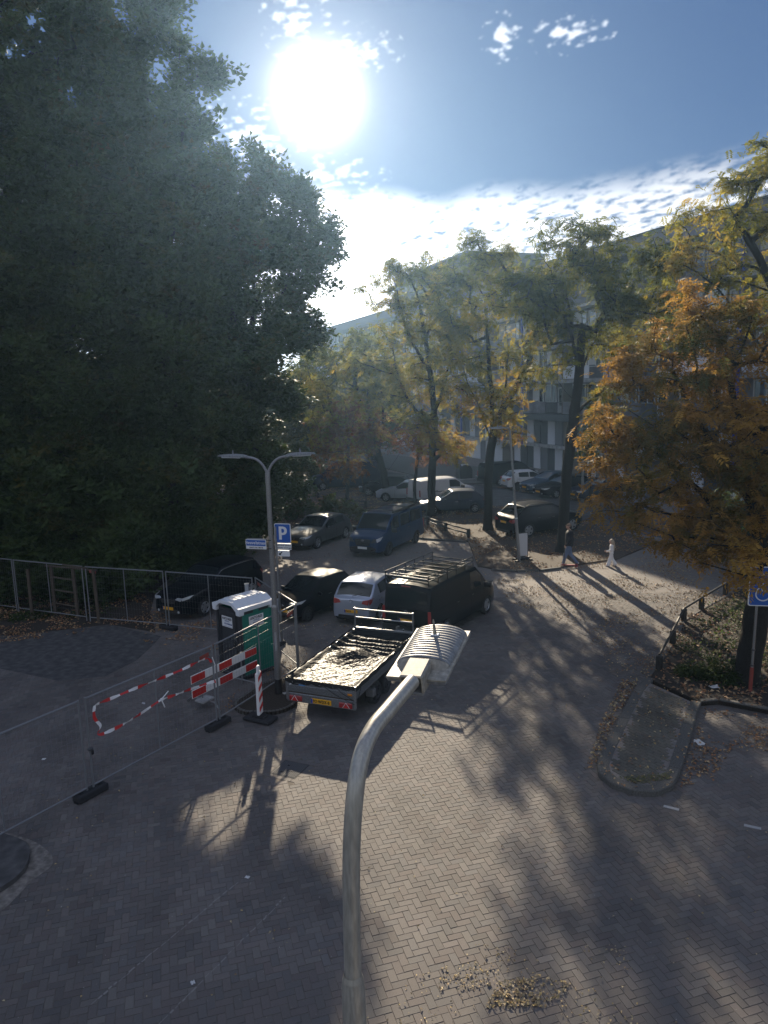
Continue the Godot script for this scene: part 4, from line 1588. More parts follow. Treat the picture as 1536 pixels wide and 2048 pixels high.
func near_lamp() -> void:
	var o := thing("curved_street_lamp", "tall metal street lamp right before us, curved arm and ribbed grey head", "street lamp", Vector3(-0.2, 0, -2.9))
	var off := -o.position
	put("lower_pole", B.new().lathe([Vector2(0.075, 0.0), Vector2(0.062, 0.03), Vector2(0.058, 0.6), Vector2(0.0535, 5.10), Vector2(0.0525, 5.17), Vector2(0.047, 5.215), Vector2(0.040, 5.24)], 28), "aged_metal", o)
	var path := smooth_path([Vector3(-0.2, 5.16, -2.9), Vector3(-0.195, 5.5, -2.9), Vector3(-0.184, 5.83, -2.905), Vector3(-0.160, 6.085, -2.94), Vector3(-0.128, 6.215, -3.03), Vector3(-0.078, 6.270, -3.16), Vector3(-0.010, 6.291, -3.30), Vector3(0.060, 6.307, -3.45), Vector3(0.118, 6.320, -3.57)], 9)
	var pp := []
	for p in path: pp.append(p + off)
	put("curved_arm", B.new().tube(pp, 0.0385, 28), "aged_metal", o)
	var hd := Node3D.new()
	hd.name = "lamp_head"
	o.add_child(hd)
	hd.transform = Transform3D(Basis.from_euler(Vector3(0.163, -0.359, 0.042)), Vector3(0.232, 6.348, -3.904) + off)
	# the flat tray
	var tray := B.new()
	tray.prism(PackedVector2Array([Vector2(-0.165, -0.2755), Vector2(0.165, -0.2755), Vector2(0.165, 0.2755), Vector2(-0.165, 0.2755)]), -0.014, 0.0, Transform3D(Basis(Vector3.RIGHT, -PI / 2), Vector3.ZERO))
	put("tray", B.new().box(Vector3(0, -0.006, 0), Vector3(0.332, 0.014, 0.553), Basis.IDENTITY, 0.004), "lamp_cream", hd)
	put("tray_rim", B.new().box(Vector3(0, -0.022, 0), Vector3(0.322, 0.015, 0.543), Basis.IDENTITY, 0.004), "lamp_grey", hd)
	put("light_bowl", B.new().box(Vector3(0, -0.045, -0.02), Vector3(0.26, 0.035, 0.42), Basis.IDENTITY, 0.02), "lamp_glass", hd)
	# ribbed hood: arches over the width, one after another along the length
	var hood := B.new()
	var na := 30
	var nz := 150
	var z0 := -0.258
	var z1 := 0.135
	for j in nz + 1:
		var z := lerpf(z0, z1, float(j) / nz)
		var ph := fposmod((z - z0) / 0.0268, 1.0)
		var rib := pow(absf(cos(PI * ph)), 0.7) * 0.0062
		var endk := 1.0
		if z < z0 + 0.03: endk = sqrt(maxf(0.0, 1.0 - pow((z0 + 0.03 - z) / 0.03, 2.0))) * 0.3 + 0.7
		for i in na + 1:
			var a := PI * i / na
			var a_ := 0.148 * endk
			var b_ := 0.046 * endk
			hood.pt(Vector3(cos(a) * (a_ + rib * 0.6), -0.001 + sin(a) * (b_ + rib), z), UP)
	for j in nz:
		for i in na:
			var a := j * (na + 1) + i
			var b := a + na + 1
			hood.ix.append_array([a, b, a + 1, a + 1, b, b + 1])
	hood.smooth()
	put("ribbed_hood", hood, "lamp_grey", hd)
	# slanting front of the hood
	var face := B.new()
	var back := B.new()
	for i in na:
		var a := PI * i / na
		var b := PI * (i + 1) / na
		var pa := Vector3(cos(a) * 0.148, sin(a) * 0.046, z1)
		var pb := Vector3(cos(b) * 0.148, sin(b) * 0.046, z1)
		var qa := Vector3(cos(a) * 0.135, 0.0, z1 + 0.045)
		var qb := Vector3(cos(b) * 0.135, 0.0, z1 + 0.045)
		face.quad(pb, pa, qa, qb)
		back.tri3(Vector3(0, 0, z0 - 0.006), Vector3(cos(a) * 0.104, sin(a) * 0.032, z0), Vector3(cos(b) * 0.104, sin(b) * 0.032, z0))
	put("hood_front", face, "lamp_cream", hd)
	put("hood_end", back, "lamp_grey", hd)
	# socket that takes the arm: a cap with cheeks and a rounded lower lip, open at its mouth
	put("socket_cap", B.new().box(Vector3(0, 0.050, 0.255), Vector3(0.122, 0.016, 0.175), Basis(Vector3.RIGHT, 0.06), 0.008), "lamp_cream", hd)
	for sg in [-1.0, 1.0]:
		put("socket_cheek", B.new().box(Vector3(sg * 0.056, 0.0, 0.262), Vector3(0.013, 0.098, 0.16), Basis.IDENTITY, 0.005), "lamp_cream", hd)
	put("socket_lip", B.new().box(Vector3(0, -0.052, 0.262), Vector3(0.122, 0.016, 0.16), Basis.IDENTITY, 0.006), "lamp_grey", hd)
	put("socket_inside", B.new().box(Vector3(0, 0.0, 0.205), Vector3(0.10, 0.09, 0.012)), "hollow", hd)
	# photocell spike
	put("spike", B.new().lathe([Vector2(0.012, 0.0), Vector2(0.009, 0.03), Vector2(0.0055, 0.085), Vector2(0.003, 0.098), Vector2(0.0, 0.100)], 14), "lamp_cream", hd, Vector3(0.0, 0.047, -0.115))
	put("spike_foot", B.new().box(Vector3(0.0, 0.051, -0.115), Vector3(0.050, 0.010, 0.030), Basis.IDENTITY, 0.004), "white_paint", hd)


func lantern(o: Node3D, at: Vector3, turn: float, tilt: float, l := 0.78, w := 0.24) -> void:
	var n := Node3D.new()
	n.name = "lamp_head"
	o.add_child(n, true)
	n.transform = Transform3D(Basis(Vector3.UP, turn) * Basis(Vector3.BACK, tilt), at)
	# local +x points away from the arm
	var b := B.new()
	var m := 18
	for j in m + 1:
		var t := float(j) / m
		var x := t * l
		var ww := w * 0.5 * (0.42 + 0.58 * sin(PI * pow(t, 0.7)) ) * (1.0 if t < 0.97 else 0.6)
		var hh := 0.07 * (0.55 + 0.6 * sin(PI * pow(t, 0.65))) * (1.0 if t < 0.96 else 0.5)
		for k in 13:
			var a := PI * k / 12.0
			b.pt(Vector3(x, sin(a) * hh, cos(a) * ww), UP)
	for j in m:
		for k in 12:
			var a := j * 13 + k
			b.ix.append_array([a, a + 13, a + 1, a + 1, a + 13, a + 14])
	b.smooth()
	put("hood", b, "lamp_grey", n)
	put("light_bowl", B.new().box(Vector3(l * 0.55, -0.012, 0), Vector3(l * 0.62, 0.03, w * 0.7), Basis.IDENTITY, 0.012), "lamp_glass", n)
	put("photocell", B.new().lathe([Vector2(0.018, 0.0), Vector2(0.010, 0.09), Vector2(0.0, 0.10)], 8), "sign_back", n, Vector3(l * 0.5, 0.07, 0))


func double_lamp() -> void:
	var o := thing("double_street_lamp", "metal street lamp with two curved arms, beside the green toilet", "street lamp", Vector3(-2.86, 0, -18.13))
	o.rotation = Vector3(0, 0, -0.004)
	put("base_sleeve", B.new().lathe([Vector2(0.10, 0.0), Vector2(0.098, 0.46), Vector2(0.088, 0.48)], 20), "black_plastic", o)
	put("pole", B.new().lathe([Vector2(0.088, 0.0), Vector2(0.084, 2.4), Vector2(0.066, 2.46), Vector2(0.060, 5.55), Vector2(0.064, 5.56), Vector2(0.064, 5.80), Vector2(0.05, 5.84)], 22), "galvanised", o)
	for sg in [-1.0, 1.0]:
		var p := smooth_path([Vector3(0.0, 5.70, 0), Vector3(sg * 0.03, 5.86, 0), Vector3(sg * 0.15, 6.06, 0), Vector3(sg * 0.30, 6.17, 0), Vector3(sg * 0.52, 6.22, 0)], 6)
		put("arm", B.new().tube(p, 0.032, 12), "galvanised", o)
		lantern(o, Vector3(sg * 0.46, 6.205, 0), 0.0 if sg > 0 else PI, 0.06, 0.74, 0.24)
	put("service_door", B.new().box(Vector3(0.0, 1.5, 0.085), Vector3(0.06, 0.5, 0.012), Basis.IDENTITY, 0.004), "sign_back", o)
	put("foot_plate", B.new().box(Vector3(0.2, 0.10, 0.05), Vector3(0.18, 0.02, 0.12), Basis(Vector3.UP, 0.5), 0.005), "concrete", o)
	# street name plate, carried by the lamp post
	var s := thing("street_name_sign", "blue street name plate reading Heuvelstraat on the double lamp post", "street sign", Vector3(-2.92, 3.90, -18.06), -17.0)
	put("panel", B.new().box(Vector3(-0.32, 0.125, 0), Vector3(0.56, 0.25, 0.02), Basis.IDENTITY, 0.008), "sign_white", s)
	put("blue_field", B.new().box(Vector3(-0.32, 0.16, 0.009), Vector3(0.53, 0.15, 0.006), Basis.IDENTITY, 0.002), "sign_blue", s)
	words("Heuvelstraat", 0.075, "sign_white", s, Transform3D(Basis.IDENTITY, Vector3(-0.32, 0.160, 0.014)), true, "lettering", 0.93)
	words("140-07 t/m 140-10", 0.036, "ink", s, Transform3D(Basis.IDENTITY, Vector3(-0.32, 0.043, 0.014)), true, "number_lettering", 0.95)
	for y in [0.02, 0.235]:
		put("bracket", B.new().box(Vector3(-0.05, y, -0.01), Vector3(0.28, 0.022, 0.014), Basis.IDENTITY, 0.004), "ink", s)
	put("top_rail", B.new().tube([Vector3(-0.56, 0.262, 0), Vector3(0.0, 0.262, 0)], 0.014, 8), "galvanised", s)


func far_lamp() -> void:
	var o := thing("leaning_street_lamp", "slim street lamp with one arm leaning slightly left, behind the white banner", "street lamp", Vector3(5.91, 0.06, -31.9))
	var top := Vector3(-0.40, 5.78, 0)
	put("pole", B.new().tube([Vector3.ZERO, top * 0.38, top * 0.385, top], [0.075, 0.066, 0.052, 0.046], 14), "galvanised", o)
	put("arm", B.new().tube(smooth_path([top * 0.985, top + Vector3(-0.06, 0.08, 0), Vector3(-0.62, 5.86, 0)], 5), 0.028, 10), "galvanised", o)
	lantern(o, Vector3(-0.56, 5.85, 0), PI, 0.04, 0.76, 0.22)
	put("tag_band", B.new().lathe([Vector2(0.070, 0.0), Vector2(0.070, 0.05)], 14, Transform3D(Basis.IDENTITY, top * 0.33)), "sign_white", o)
	var p := thing("steel_pole", "plain grey steel pole across the street, half hidden by orange leaves", "pole", Vector3(13.1, 0, -48.2))
	put("shaft", B.new().lathe([Vector2(0.10, 0.0), Vector2(0.09, 1.6), Vector2(0.07, 1.65), Vector2(0.055, 6.8)], 14), "galvanised", p)
	put("cap", B.new().lathe([Vector2(0.06, 6.8), Vector2(0.0, 6.84)], 14), "galvanised", p)
	var k := thing("thin_stake", "thin leaning wooden stake behind the blue van", "stake", Vector3(-1.09, 0.06, -49.0))
	put("stake", B.new().tube([Vector3.ZERO, Vector3(-0.5, 2.75, -0.2)], 0.035, 6), "wood", k)
	put("tie", B.new().box(Vector3(-0.42, 2.3, -0.17), Vector3(0.12, 0.05, 0.1), Basis.IDENTITY, 0.01), "rubber", k)


func signs() -> void:
	var o := thing("parking_sign", "blue parking sign with P, two white plates below, on a thin post", "traffic sign", Vector3(-3.30, 0, -22.02))
	put("post", B.new().lathe([Vector2(0.055, 0.0), Vector2(0.055, 1.0), Vector2(0.032, 1.06), Vector2(0.030, 3.75)], 14), "galvanised", o)
	var f := Node3D.new()
	f.name = "sign_face"
	o.add_child(f)
	f.transform = Transform3D(Basis(Vector3.UP, deg_to_rad(-16)), Vector3(0.22, 0, 0.04))
	put("panel", B.new().prism(PackedVector2Array(rr(0.0, 3.545, 0.53, 0.60, 0.05)), 0.0, 0.02), "sign_white", f)
	put("blue_field", B.new().prism(PackedVector2Array(rr(0.0, 3.545, 0.49, 0.56, 0.04)), 0.02, 0.024), "sign_blue", f)
	words("P", 0.42, "sign_white", f, Transform3D(Basis.IDENTITY, Vector3(0.0, 3.545, 0.026)), true, "letter", 1.0)
	put("text_plate", B.new().prism(PackedVector2Array(rr(0.0, 3.135, 0.53, 0.19, 0.02)), 0.0, 0.016), "sign_white", f)
	words("uitsluitend opladen", 0.042, "ink", f, Transform3D(Basis.IDENTITY, Vector3(0, 3.172, 0.018)), true, "lettering", 0.95)
	words("elektrische voertuigen", 0.042, "ink", f, Transform3D(Basis.IDENTITY, Vector3(0, 3.098, 0.018)), true, "lettering", 0.95)
	put("arrow_plate", B.new().prism(PackedVector2Array(rr(0.0, 2.925, 0.40, 0.185, 0.02)), 0.0, 0.016), "sign_white", f)
	var ar := PackedVector2Array([Vector2(-0.16, -0.06), Vector2(-0.07, -0.06), Vector2(-0.095, -0.035), Vector2(-0.035, 0.025), Vector2(-0.06, 0.05), Vector2(-0.12, -0.01), Vector2(-0.145, 0.015)])
	put("arrow", B.new().prism(ar, 0.0, 0.004, Transform3D(Basis.IDENTITY, Vector3(0, 2.93, 0.016))), "ink", f)

	# disabled bay sign on the right
	o = thing("disabled_parking_sign", "tall blue wheelchair sign behind orange leaves, post with an orange foot", "traffic sign", Vector3(8.95, 0.10, -17.33))
	o.rotation = Vector3(0, deg_to_rad(-8), -0.02)
	put("post_foot", B.new().lathe([Vector2(0.045, 0.0), Vector2(0.045, 0.62), Vector2(0.034, 0.63)], 12), "orange_red", o)
	put("post", B.new().lathe([Vector2(0.032, 0.62), Vector2(0.030, 3.62), Vector2(0.0, 3.63)], 12), "galvanised", o)
	for y in [0.66, 1.06]:
		put("clamp", B.new().lathe([Vector2(0.045, y), Vector2(0.045, y + 0.04)], 12), "steel_dark", o)
	put("panel", B.new().prism(PackedVector2Array(rr(0.12, 2.70, 0.70, 0.98, 0.05)), 0.04, 0.06), "sign_white", o)
	put("blue_field", B.new().prism(PackedVector2Array(rr(0.12, 2.70, 0.65, 0.93, 0.04)), 0.06, 0.064), "sign_blue", o)
	var c := Vector3(0.10, 2.52, 0.072)
	var wheel := []
	for k in 15:
		var a := lerpf(deg_to_rad(110), deg_to_rad(345), k / 14.0)
		wheel.append(c + Vector3(cos(a) * 0.17, sin(a) * 0.17, 0))
	var sym := B.new()
	sym.tube(wheel, 0.017, 6)
	sym.tube([c + Vector3(-0.04, 0.36, 0), c + Vector3(-0.03, 0.08, 0), c + Vector3(0.12, 0.08, 0), c + Vector3(0.20, -0.14, 0), c + Vector3(0.28, -0.12, 0)], 0.024, 6)
	sym.tube([c + Vector3(-0.035, 0.24, 0), c + Vector3(0.12, 0.22, 0)], 0.020, 6)
	sym.lathe([Vector2(0.0, 0.004), Vector2(0.05, 0.004), Vector2(0.05, -0.006)], 14, Transform3D(Basis(Vector3.RIGHT, PI / 2), c + Vector3(-0.045, 0.46, 0)))
	put("wheelchair_symbol", sym, "sign_white", o)


func rr(cx: float, cy: float, w: float, h: float, r: float) -> Array:
	var out := []
	for q in [[1, -1, -90], [1, 1, 0], [-1, 1, 90], [-1, -1, 180]]:
		for k in 5:
			var a := deg_to_rad(q[2] + k * 22.5)
			out.append(Vector2(cx + q[0] * (w * 0.5 - r) + cos(a) * r, cy + q[1] * (h * 0.5 - r) + sin(a) * r))
	return out


func fence_panel(label: String, a: Vector2, b: Vector2, group: String, tagged := false) -> Node3D:
	var d := b - a
	var l := d.length()
	var o := thing("wire_fence", label, "fence", Vector3(a.x, 0, a.y), 0, group)
	o.rotation.y = -d.angle()
	for x in [0.03, l - 0.03]:
		put("upright", B.new().tube([Vector3(x, 0.04, 0), Vector3(x, 2.02, 0)], 0.021, 10), "fence_zinc", o)
	put("middle_upright", B.new().tube([Vector3(l * 0.5, 0.19, 0), Vector3(l * 0.5, 1.98, 0)], 0.016, 8), "fence_zinc", o)
	put("top_tube", B.new().tube([Vector3(0.03, 2.0, 0), Vector3(l - 0.03, 2.0, 0)], 0.021, 10), "fence_zinc", o)
	put("bottom_tube", B.new().tube([Vector3(0.03, 0.19, 0), Vector3(l - 0.03, 0.19, 0)], 0.018, 8), "fence_zinc", o)
	var w := B.new()
	var x := 0.13
	while x < l - 0.08:
		w.tube([Vector3(x, 0.19, 0), Vector3(x, 2.0, 0)], 0.0015, 3, false)
		x += 0.105
	for k in 8: w.tube([Vector3(0.03, 0.40 + k * 0.215, 0.004), Vector3(l - 0.03, 0.40 + k * 0.215, 0.004)], 0.0016, 3, false)
	var ws := put("wire_mesh", w, "fence_zinc", o)
	ws.set_meta("kind", "stuff")
	if tagged:
		put("maker_plate", B.new().box(Vector3(l - 0.30, 1.83, 0.02), Vector3(0.28, 0.10, 0.006), Basis(Vector3.BACK, 0.08)), "orange_red", o)
	return o


func fence_foot(label: String, x: float, z: float, turn: float, group: String) -> void:
	var o := thing("rubber_block", label, "block", Vector3(x, 0, z), turn, group)
	put("block", B.new().box(Vector3(0, 0.075, 0), Vector3(0.24, 0.14, 0.68), Basis.IDENTITY, 0.02), "fence_foot", o)
	for k in 3:
		put("socket_hole", B.new().box(Vector3(0, 0.146, -0.21 + k * 0.21), Vector3(0.07, 0.006, 0.09), Basis.IDENTITY, 0.002), "hollow", o)
	for sg in [-1.0, 1.0]:
		put("grip_notch", B.new().box(Vector3(0, 0.02, sg * 0.335), Vector3(0.12, 0.05, 0.03)), "hollow", o)


func fences() -> void:
	var g := "wire fence panels round the closed off corner"
	var P: Array[Vector2] = [Vector2(-7.86, -10.67), Vector2(-5.97, -13.58), Vector2(-4.08, -16.49), Vector2(-2.52, -19.62)]
	fence_panel("near wire fence panel running out of the frame at the left edge", P[0], P[1] + Vector2(-0.03, 0.04), g)
	var f2 := fence_panel("wire fence panel hung with red and white tape", P[1] + Vector2(0.02, -0.03), P[2], g, true)
	put("coupler", B.new().box(Vector3(0.02, 0.96, 0.03), Vector3(0.10, 0.06, 0.08), Basis.IDENTITY, 0.015), "steel_dark", f2)
	put("padlock", B.new().box(Vector3(0.05, 0.88, 0.05), Vector3(0.05, 0.09, 0.03), Basis.IDENTITY, 0.01), "ink", f2)
	fence_panel("wire fence panel before the green toilet and the red and white boards", P[2] + Vector2(0.02, -0.04), P[3], g, true)
	fence_panel("wire fence panel between the double lamp and the black city car", Vector2(-2.50, -19.72), Vector2(-4.14, -22.74), g, true)
	var h := "wire fence panels before the dark trees"
	fence_panel("wire fence panel in front of the black estate car", Vector2(-4.2, -22.66), Vector2(-7.32, -23.88), h)
	fence_panel("wire fence panel right of the wooden posts, before dark foliage", Vector2(-7.38, -23.92), Vector2(-10.4, -24.95), h, true)
	fence_panel("wire fence panel standing behind the wooden ladder frame", Vector2(-10.5, -25.0), Vector2(-13.6, -26.4), h)
	fence_panel("wire fence panel under the trees at the far left edge", Vector2(-13.65, -26.45), Vector2(-16.9, -27.9), h)
	var fg := "black fence feet"
	fence_foot("black fence foot under the joint nearest the left edge", -5.97, -13.56, -32.5, fg)
	fence_foot("black fence foot beside the white striped beacon", -4.08, -16.47, -32.5, fg)
	fence_foot("dark fence foot by the trailer's rear left corner", -2.5, -19.66, -25.0, fg)
	fence_foot("grey fence foot beneath the far joint, left of the toilet", -7.35, -23.9, 60.0, fg)

	# barrier tape strung on the second panel: local x along the panel
	var o := thing("barrier_tape", "red and white striped tape strung in a loop along the fence", "barrier tape", Vector3(-5.97, 0, -13.58))
	o.rotation.y = f2.rotation.y
	var loop := [Vector3(3.37, 1.62, 0.03), Vector3(3.28, 1.75, 0.03), Vector3(3.06, 1.775, 0.028), Vector3(2.5, 1.755, 0.028), Vector3(2.03, 1.76, 0.028), Vector3(1.24, 1.785, 0.028), Vector3(0.7, 1.79, 0.028), Vector3(0.3, 1.80, 0.03), Vector3(0.23, 1.75, 0.035), Vector3(0.21, 1.55, 0.04), Vector3(0.32, 1.33, 0.045), Vector3(0.24, 1.19, 0.045), Vector3(0.5, 1.14, 0.035), Vector3(1.05, 1.16, 0.03), Vector3(1.78, 1.28, 0.03), Vector3(1.88, 1.29, 0.032), Vector3(2.3, 1.25, 0.03), Vector3(2.7, 1.22, 0.028), Vector3(3.31, 1.16, 0.03), Vector3(3.46, 1.12, 0.03)]
	var pts := smooth_path(loop, 5)
	var run := 0.0
	var segs := {}
	for i in pts.size() - 1:
		var p: Vector3 = pts[i]
		var q: Vector3 = pts[i + 1]
		var n := maxi(1, int(ceil(p.distance_to(q) / 0.06)))
		for k in n:
			var a := p.lerp(q, float(k) / n)
			var b := p.lerp(q, float(k + 1) / n)
			var band := int(run / 0.235)
			run += a.distance_to(b)
			if not segs.has(band): segs[band] = [a]
			segs[band].append(b)
	for band in segs:
		var st := B.new()
		var sp: Array = segs[band]
		for i in sp.size() - 1:
			var wa := 0.026 + 0.010 * sin((run * 3.0 + band) * 2.1 + i * 0.7)
			var up := Vector3(0, 1, 0)
			var dd: Vector3 = sp[i + 1] - sp[i]
			if absf(dd.normalized().y) > 0.7: up = Vector3(1, 0, 0)
			var w0 := up * wa + Vector3(0, 0, 0.012 * sin(band + i * 0.4))
			st.quad(sp[i] - w0, sp[i + 1] - w0, sp[i + 1] + w0, sp[i] + w0)
			st.quad(sp[i] + w0 + Vector3(0, 0, -0.001), sp[i + 1] + w0 + Vector3(0, 0, -0.001), sp[i + 1] - w0 + Vector3(0, 0, -0.001), sp[i] - w0 + Vector3(0, 0, -0.001))
		put("red_band" if band % 2 == 0 else "white_band", st, "red_tape" if band % 2 == 0 else "white_tape", o)
	for e in [[Vector3(1.84, 1.29, 0.034), Vector3(2.05, 1.42, 0.05)], [Vector3(1.86, 1.29, 0.034), Vector3(1.92, 1.10, 0.05)], [Vector3(3.40, 1.74, 0.034), Vector3(3.46, 1.52, 0.05)]]:
		put("loose_end", B.new().tube([e[0], e[1]], 0.014, 4), "white_tape", o)

	# timber frame before the far fence
	o = thing("timber_frame", "weathered timber frame of four posts with ladder rungs under the trees", "timber frame", Vector3(-11.5, 0, -25.45))
	var base := [Vector3(-1.35, 0, -0.45), Vector3(-0.55, 0, -0.55), Vector3(0.5, 0, 0.05), Vector3(1.45, 0, 0.62)]
	var hh := [1.75, 1.8, 1.82, 1.9]
	for k in 4:
		put("post", B.new().box(base[k] + Vector3(0, hh[k] * 0.5, 0), Vector3(0.10, hh[k], 0.10), Basis(Vector3.BACK, 0.01 * (k - 1)), 0.012), "wood", o)
	for y in [0.45, 0.95, 1.42]:
		put("rung", B.new().tube([base[1] + Vector3(0, y, 0), base[2] + Vector3(0, y, 0)], 0.03, 6), "wood", o)
	put("top_rail", B.new().tube([base[1] + Vector3(-0.2, 1.84, 0), base[2] + Vector3(0, 1.86, 0), base[3] + Vector3(0.1, 1.88, 0)], 0.035, 6), "wood", o)
	put("loose_batten", B.new().tube([base[2] + Vector3(-0.3, 2.02, 0.1), base[3] + Vector3(-0.2, 2.0, 0.1)], 0.028, 6), "wood", o)


func toilet() -> void:
	var o := thing("portable_toilet", "green and black portable toilet with a white ribbed roof", "portable toilet", Vector3(-4.0, 0, -19.98), -42.0)
	# local +z: the black door side, +x: the green side
	var w := 1.08
	var l := 1.10
	var h := 1.96
	put("base", B.new().box(Vector3(0, 0.06, 0), Vector3(w + 0.04, 0.12, l + 0.04), Basis.IDENTITY, 0.02), "toilet_black", o)
	put("side_wall", B.new().box(Vector3(w * 0.5 - 0.03, h * 0.5 + 0.05, 0), Vector3(0.05, h - 0.1, l - 0.10), Basis.IDENTITY, 0.01), "toilet_green", o)
	put("side_wall", B.new().box(Vector3(-w * 0.5 + 0.03, h * 0.5 + 0.05, 0), Vector3(0.05, h - 0.1, l - 0.10), Basis.IDENTITY, 0.01), "toilet_green", o)
	put("back_wall", B.new().box(Vector3(0, h * 0.5 + 0.05, -l * 0.5 + 0.03), Vector3(w - 0.08, h - 0.1, 0.05), Basis.IDENTITY, 0.01), "toilet_green", o)
	put("front_wall", B.new().box(Vector3(0, h * 0.5 + 0.05, l * 0.5 - 0.05), Vector3(w - 0.08, h - 0.1, 0.05), Basis.IDENTITY, 0.01), "toilet_black", o)
	for sx in [-1.0, 1.0]:
		for sz in [-1.0, 1.0]:
			put("corner_post", B.new().box(Vector3(sx * (w * 0.5 - 0.035), h * 0.5 + 0.02, sz * (l * 0.5 - 0.035)), Vector3(0.09, h, 0.09), Basis.IDENTITY, 0.02), "toilet_black" if sz > 0 else "toilet_green", o)
	var door := put("door", B.new().box(Vector3(0.0, 1.0, l * 0.5 - 0.01), Vector3(0.66, 1.78, 0.04), Basis.IDENTITY, 0.015), "toilet_black", o)
	put("handle", B.new().box(Vector3(0.24, 1.0, l * 0.5 + 0.025), Vector3(0.06, 0.16, 0.03), Basis.IDENTITY, 0.01), "ink", door)
	put("hinge", B.new().tube([Vector3(-0.33, 0.3, l * 0.5 + 0.012), Vector3(-0.33, 1.7, l * 0.5 + 0.012)], 0.014, 6), "ink", door)
	# ribs and mouldings on the green side
	var ribs := B.new()
	for k in 15: ribs.box(Vector3(w * 0.5, 0.60, -0.40 + k * 0.057), Vector3(0.024, 0.72, 0.022), Basis.IDENTITY, 0.008)
	put("side_ribs", ribs, "toilet_green", o)
	put("side_panel", B.new().box(Vector3(w * 0.5, 1.22, 0.0), Vector3(0.028, 0.36, 0.92), Basis.IDENTITY, 0.012), "toilet_green", o)
	for z in [-0.26, 0.26]:
		put("vent_slot", B.new().box(Vector3(w * 0.5, 1.87, z), Vector3(0.02, 0.07, 0.32), Basis.IDENTITY, 0.006), "toilet_black", o)
	# roof
	var roof := Node3D.new()
	roof.name = "roof"
	o.add_child(roof)
	var hw := w * 0.5 + 0.07
	var hl := l * 0.5 + 0.07
	var arch := [Vector2(-hw, h - 0.02), Vector2(-hw + 0.14, h - 0.02), Vector2(-0.26, h + 0.13), Vector2(0.26, h + 0.13), Vector2(hw - 0.14, h - 0.02), Vector2(hw, h - 0.02), Vector2(hw, h + 0.09), Vector2(hw - 0.14, h + 0.10), Vector2(0.27, h + 0.22), Vector2(-0.27, h + 0.22), Vector2(-hw + 0.14, h + 0.10), Vector2(-hw, h + 0.09)]
	put("shell", B.new().prism(PackedVector2Array(arch), -hl, hl), "toilet_roof", roof)
	for sx in [-1.0, 1.0]:
		for sz in [-1.0, 1.0]:
			put("corner_block", B.new().box(Vector3(sx * (hw - 0.085), h - 0.03, sz * (hl - 0.085)), Vector3(0.175, 0.17, 0.175), Basis.IDENTITY, 0.02), "toilet_roof", roof)
	for k in 6:
		put("roof_rib", B.new().prism(PackedVector2Array([Vector2(-0.36, h + 0.165), Vector2(-0.22, h + 0.255), Vector2(0.22, h + 0.255), Vector2(0.36, h + 0.165), Vector2(0.30, h + 0.15), Vector2(-0.30, h + 0.15)]), -0.47 + k * 0.165, -0.47 + k * 0.165 + 0.115), "toilet_roof", roof)
	put("vent_pipe", B.new().lathe([Vector2(0.06, h + 0.15), Vector2(0.06, h + 0.40), Vector2(0.07, h + 0.40), Vector2(0.07, h + 0.44), Vector2(0.0, h + 0.44)], 14), "sign_back", roof, Vector3(-0.36, 0, -0.42))
	# company stickers
	for side in 2:
		var xf := Transform3D(Basis(Vector3.UP, PI / 2), Vector3(w * 0.5 + 0.018, 1.60, 0.02)) if side == 0 else Transform3D(Basis.IDENTITY, Vector3(-0.03, 1.58, l * 0.5 + 0.016))
		var wd := 0.50 if side == 0 else 0.46
		var st := put("sticker", B.new().box(Vector3.ZERO, Vector3(wd, 0.30, 0.006)), "sign_white", o)
		st.transform = xf
		var sk := Transform3D(Basis(Vector3(1, 0, 0), Vector3(0.22, 1, 0), Vector3(0, 0, 1)), Vector3(0.0, 0.085, 0.004))
		words("ANTONIS", 0.075, "ink", st, sk, true, "lettering", 0.95)
		words("VERHUUR", 0.036, "ink_blue", st, Transform3D(Basis.IDENTITY, Vector3(0.0, 0.015, 0.004)), false, "lettering", 1.0)
		words("013-5900320", 0.046, "ink_blue", st, Transform3D(Basis.IDENTITY, Vector3(0.05, -0.058, 0.004)), true, "lettering", 0.95)
		put("sticker_rule", B.new().box(Vector3(0.03, -0.125, 0.004), Vector3(wd * 0.75, 0.006, 0.003)), "ink_blue", st)


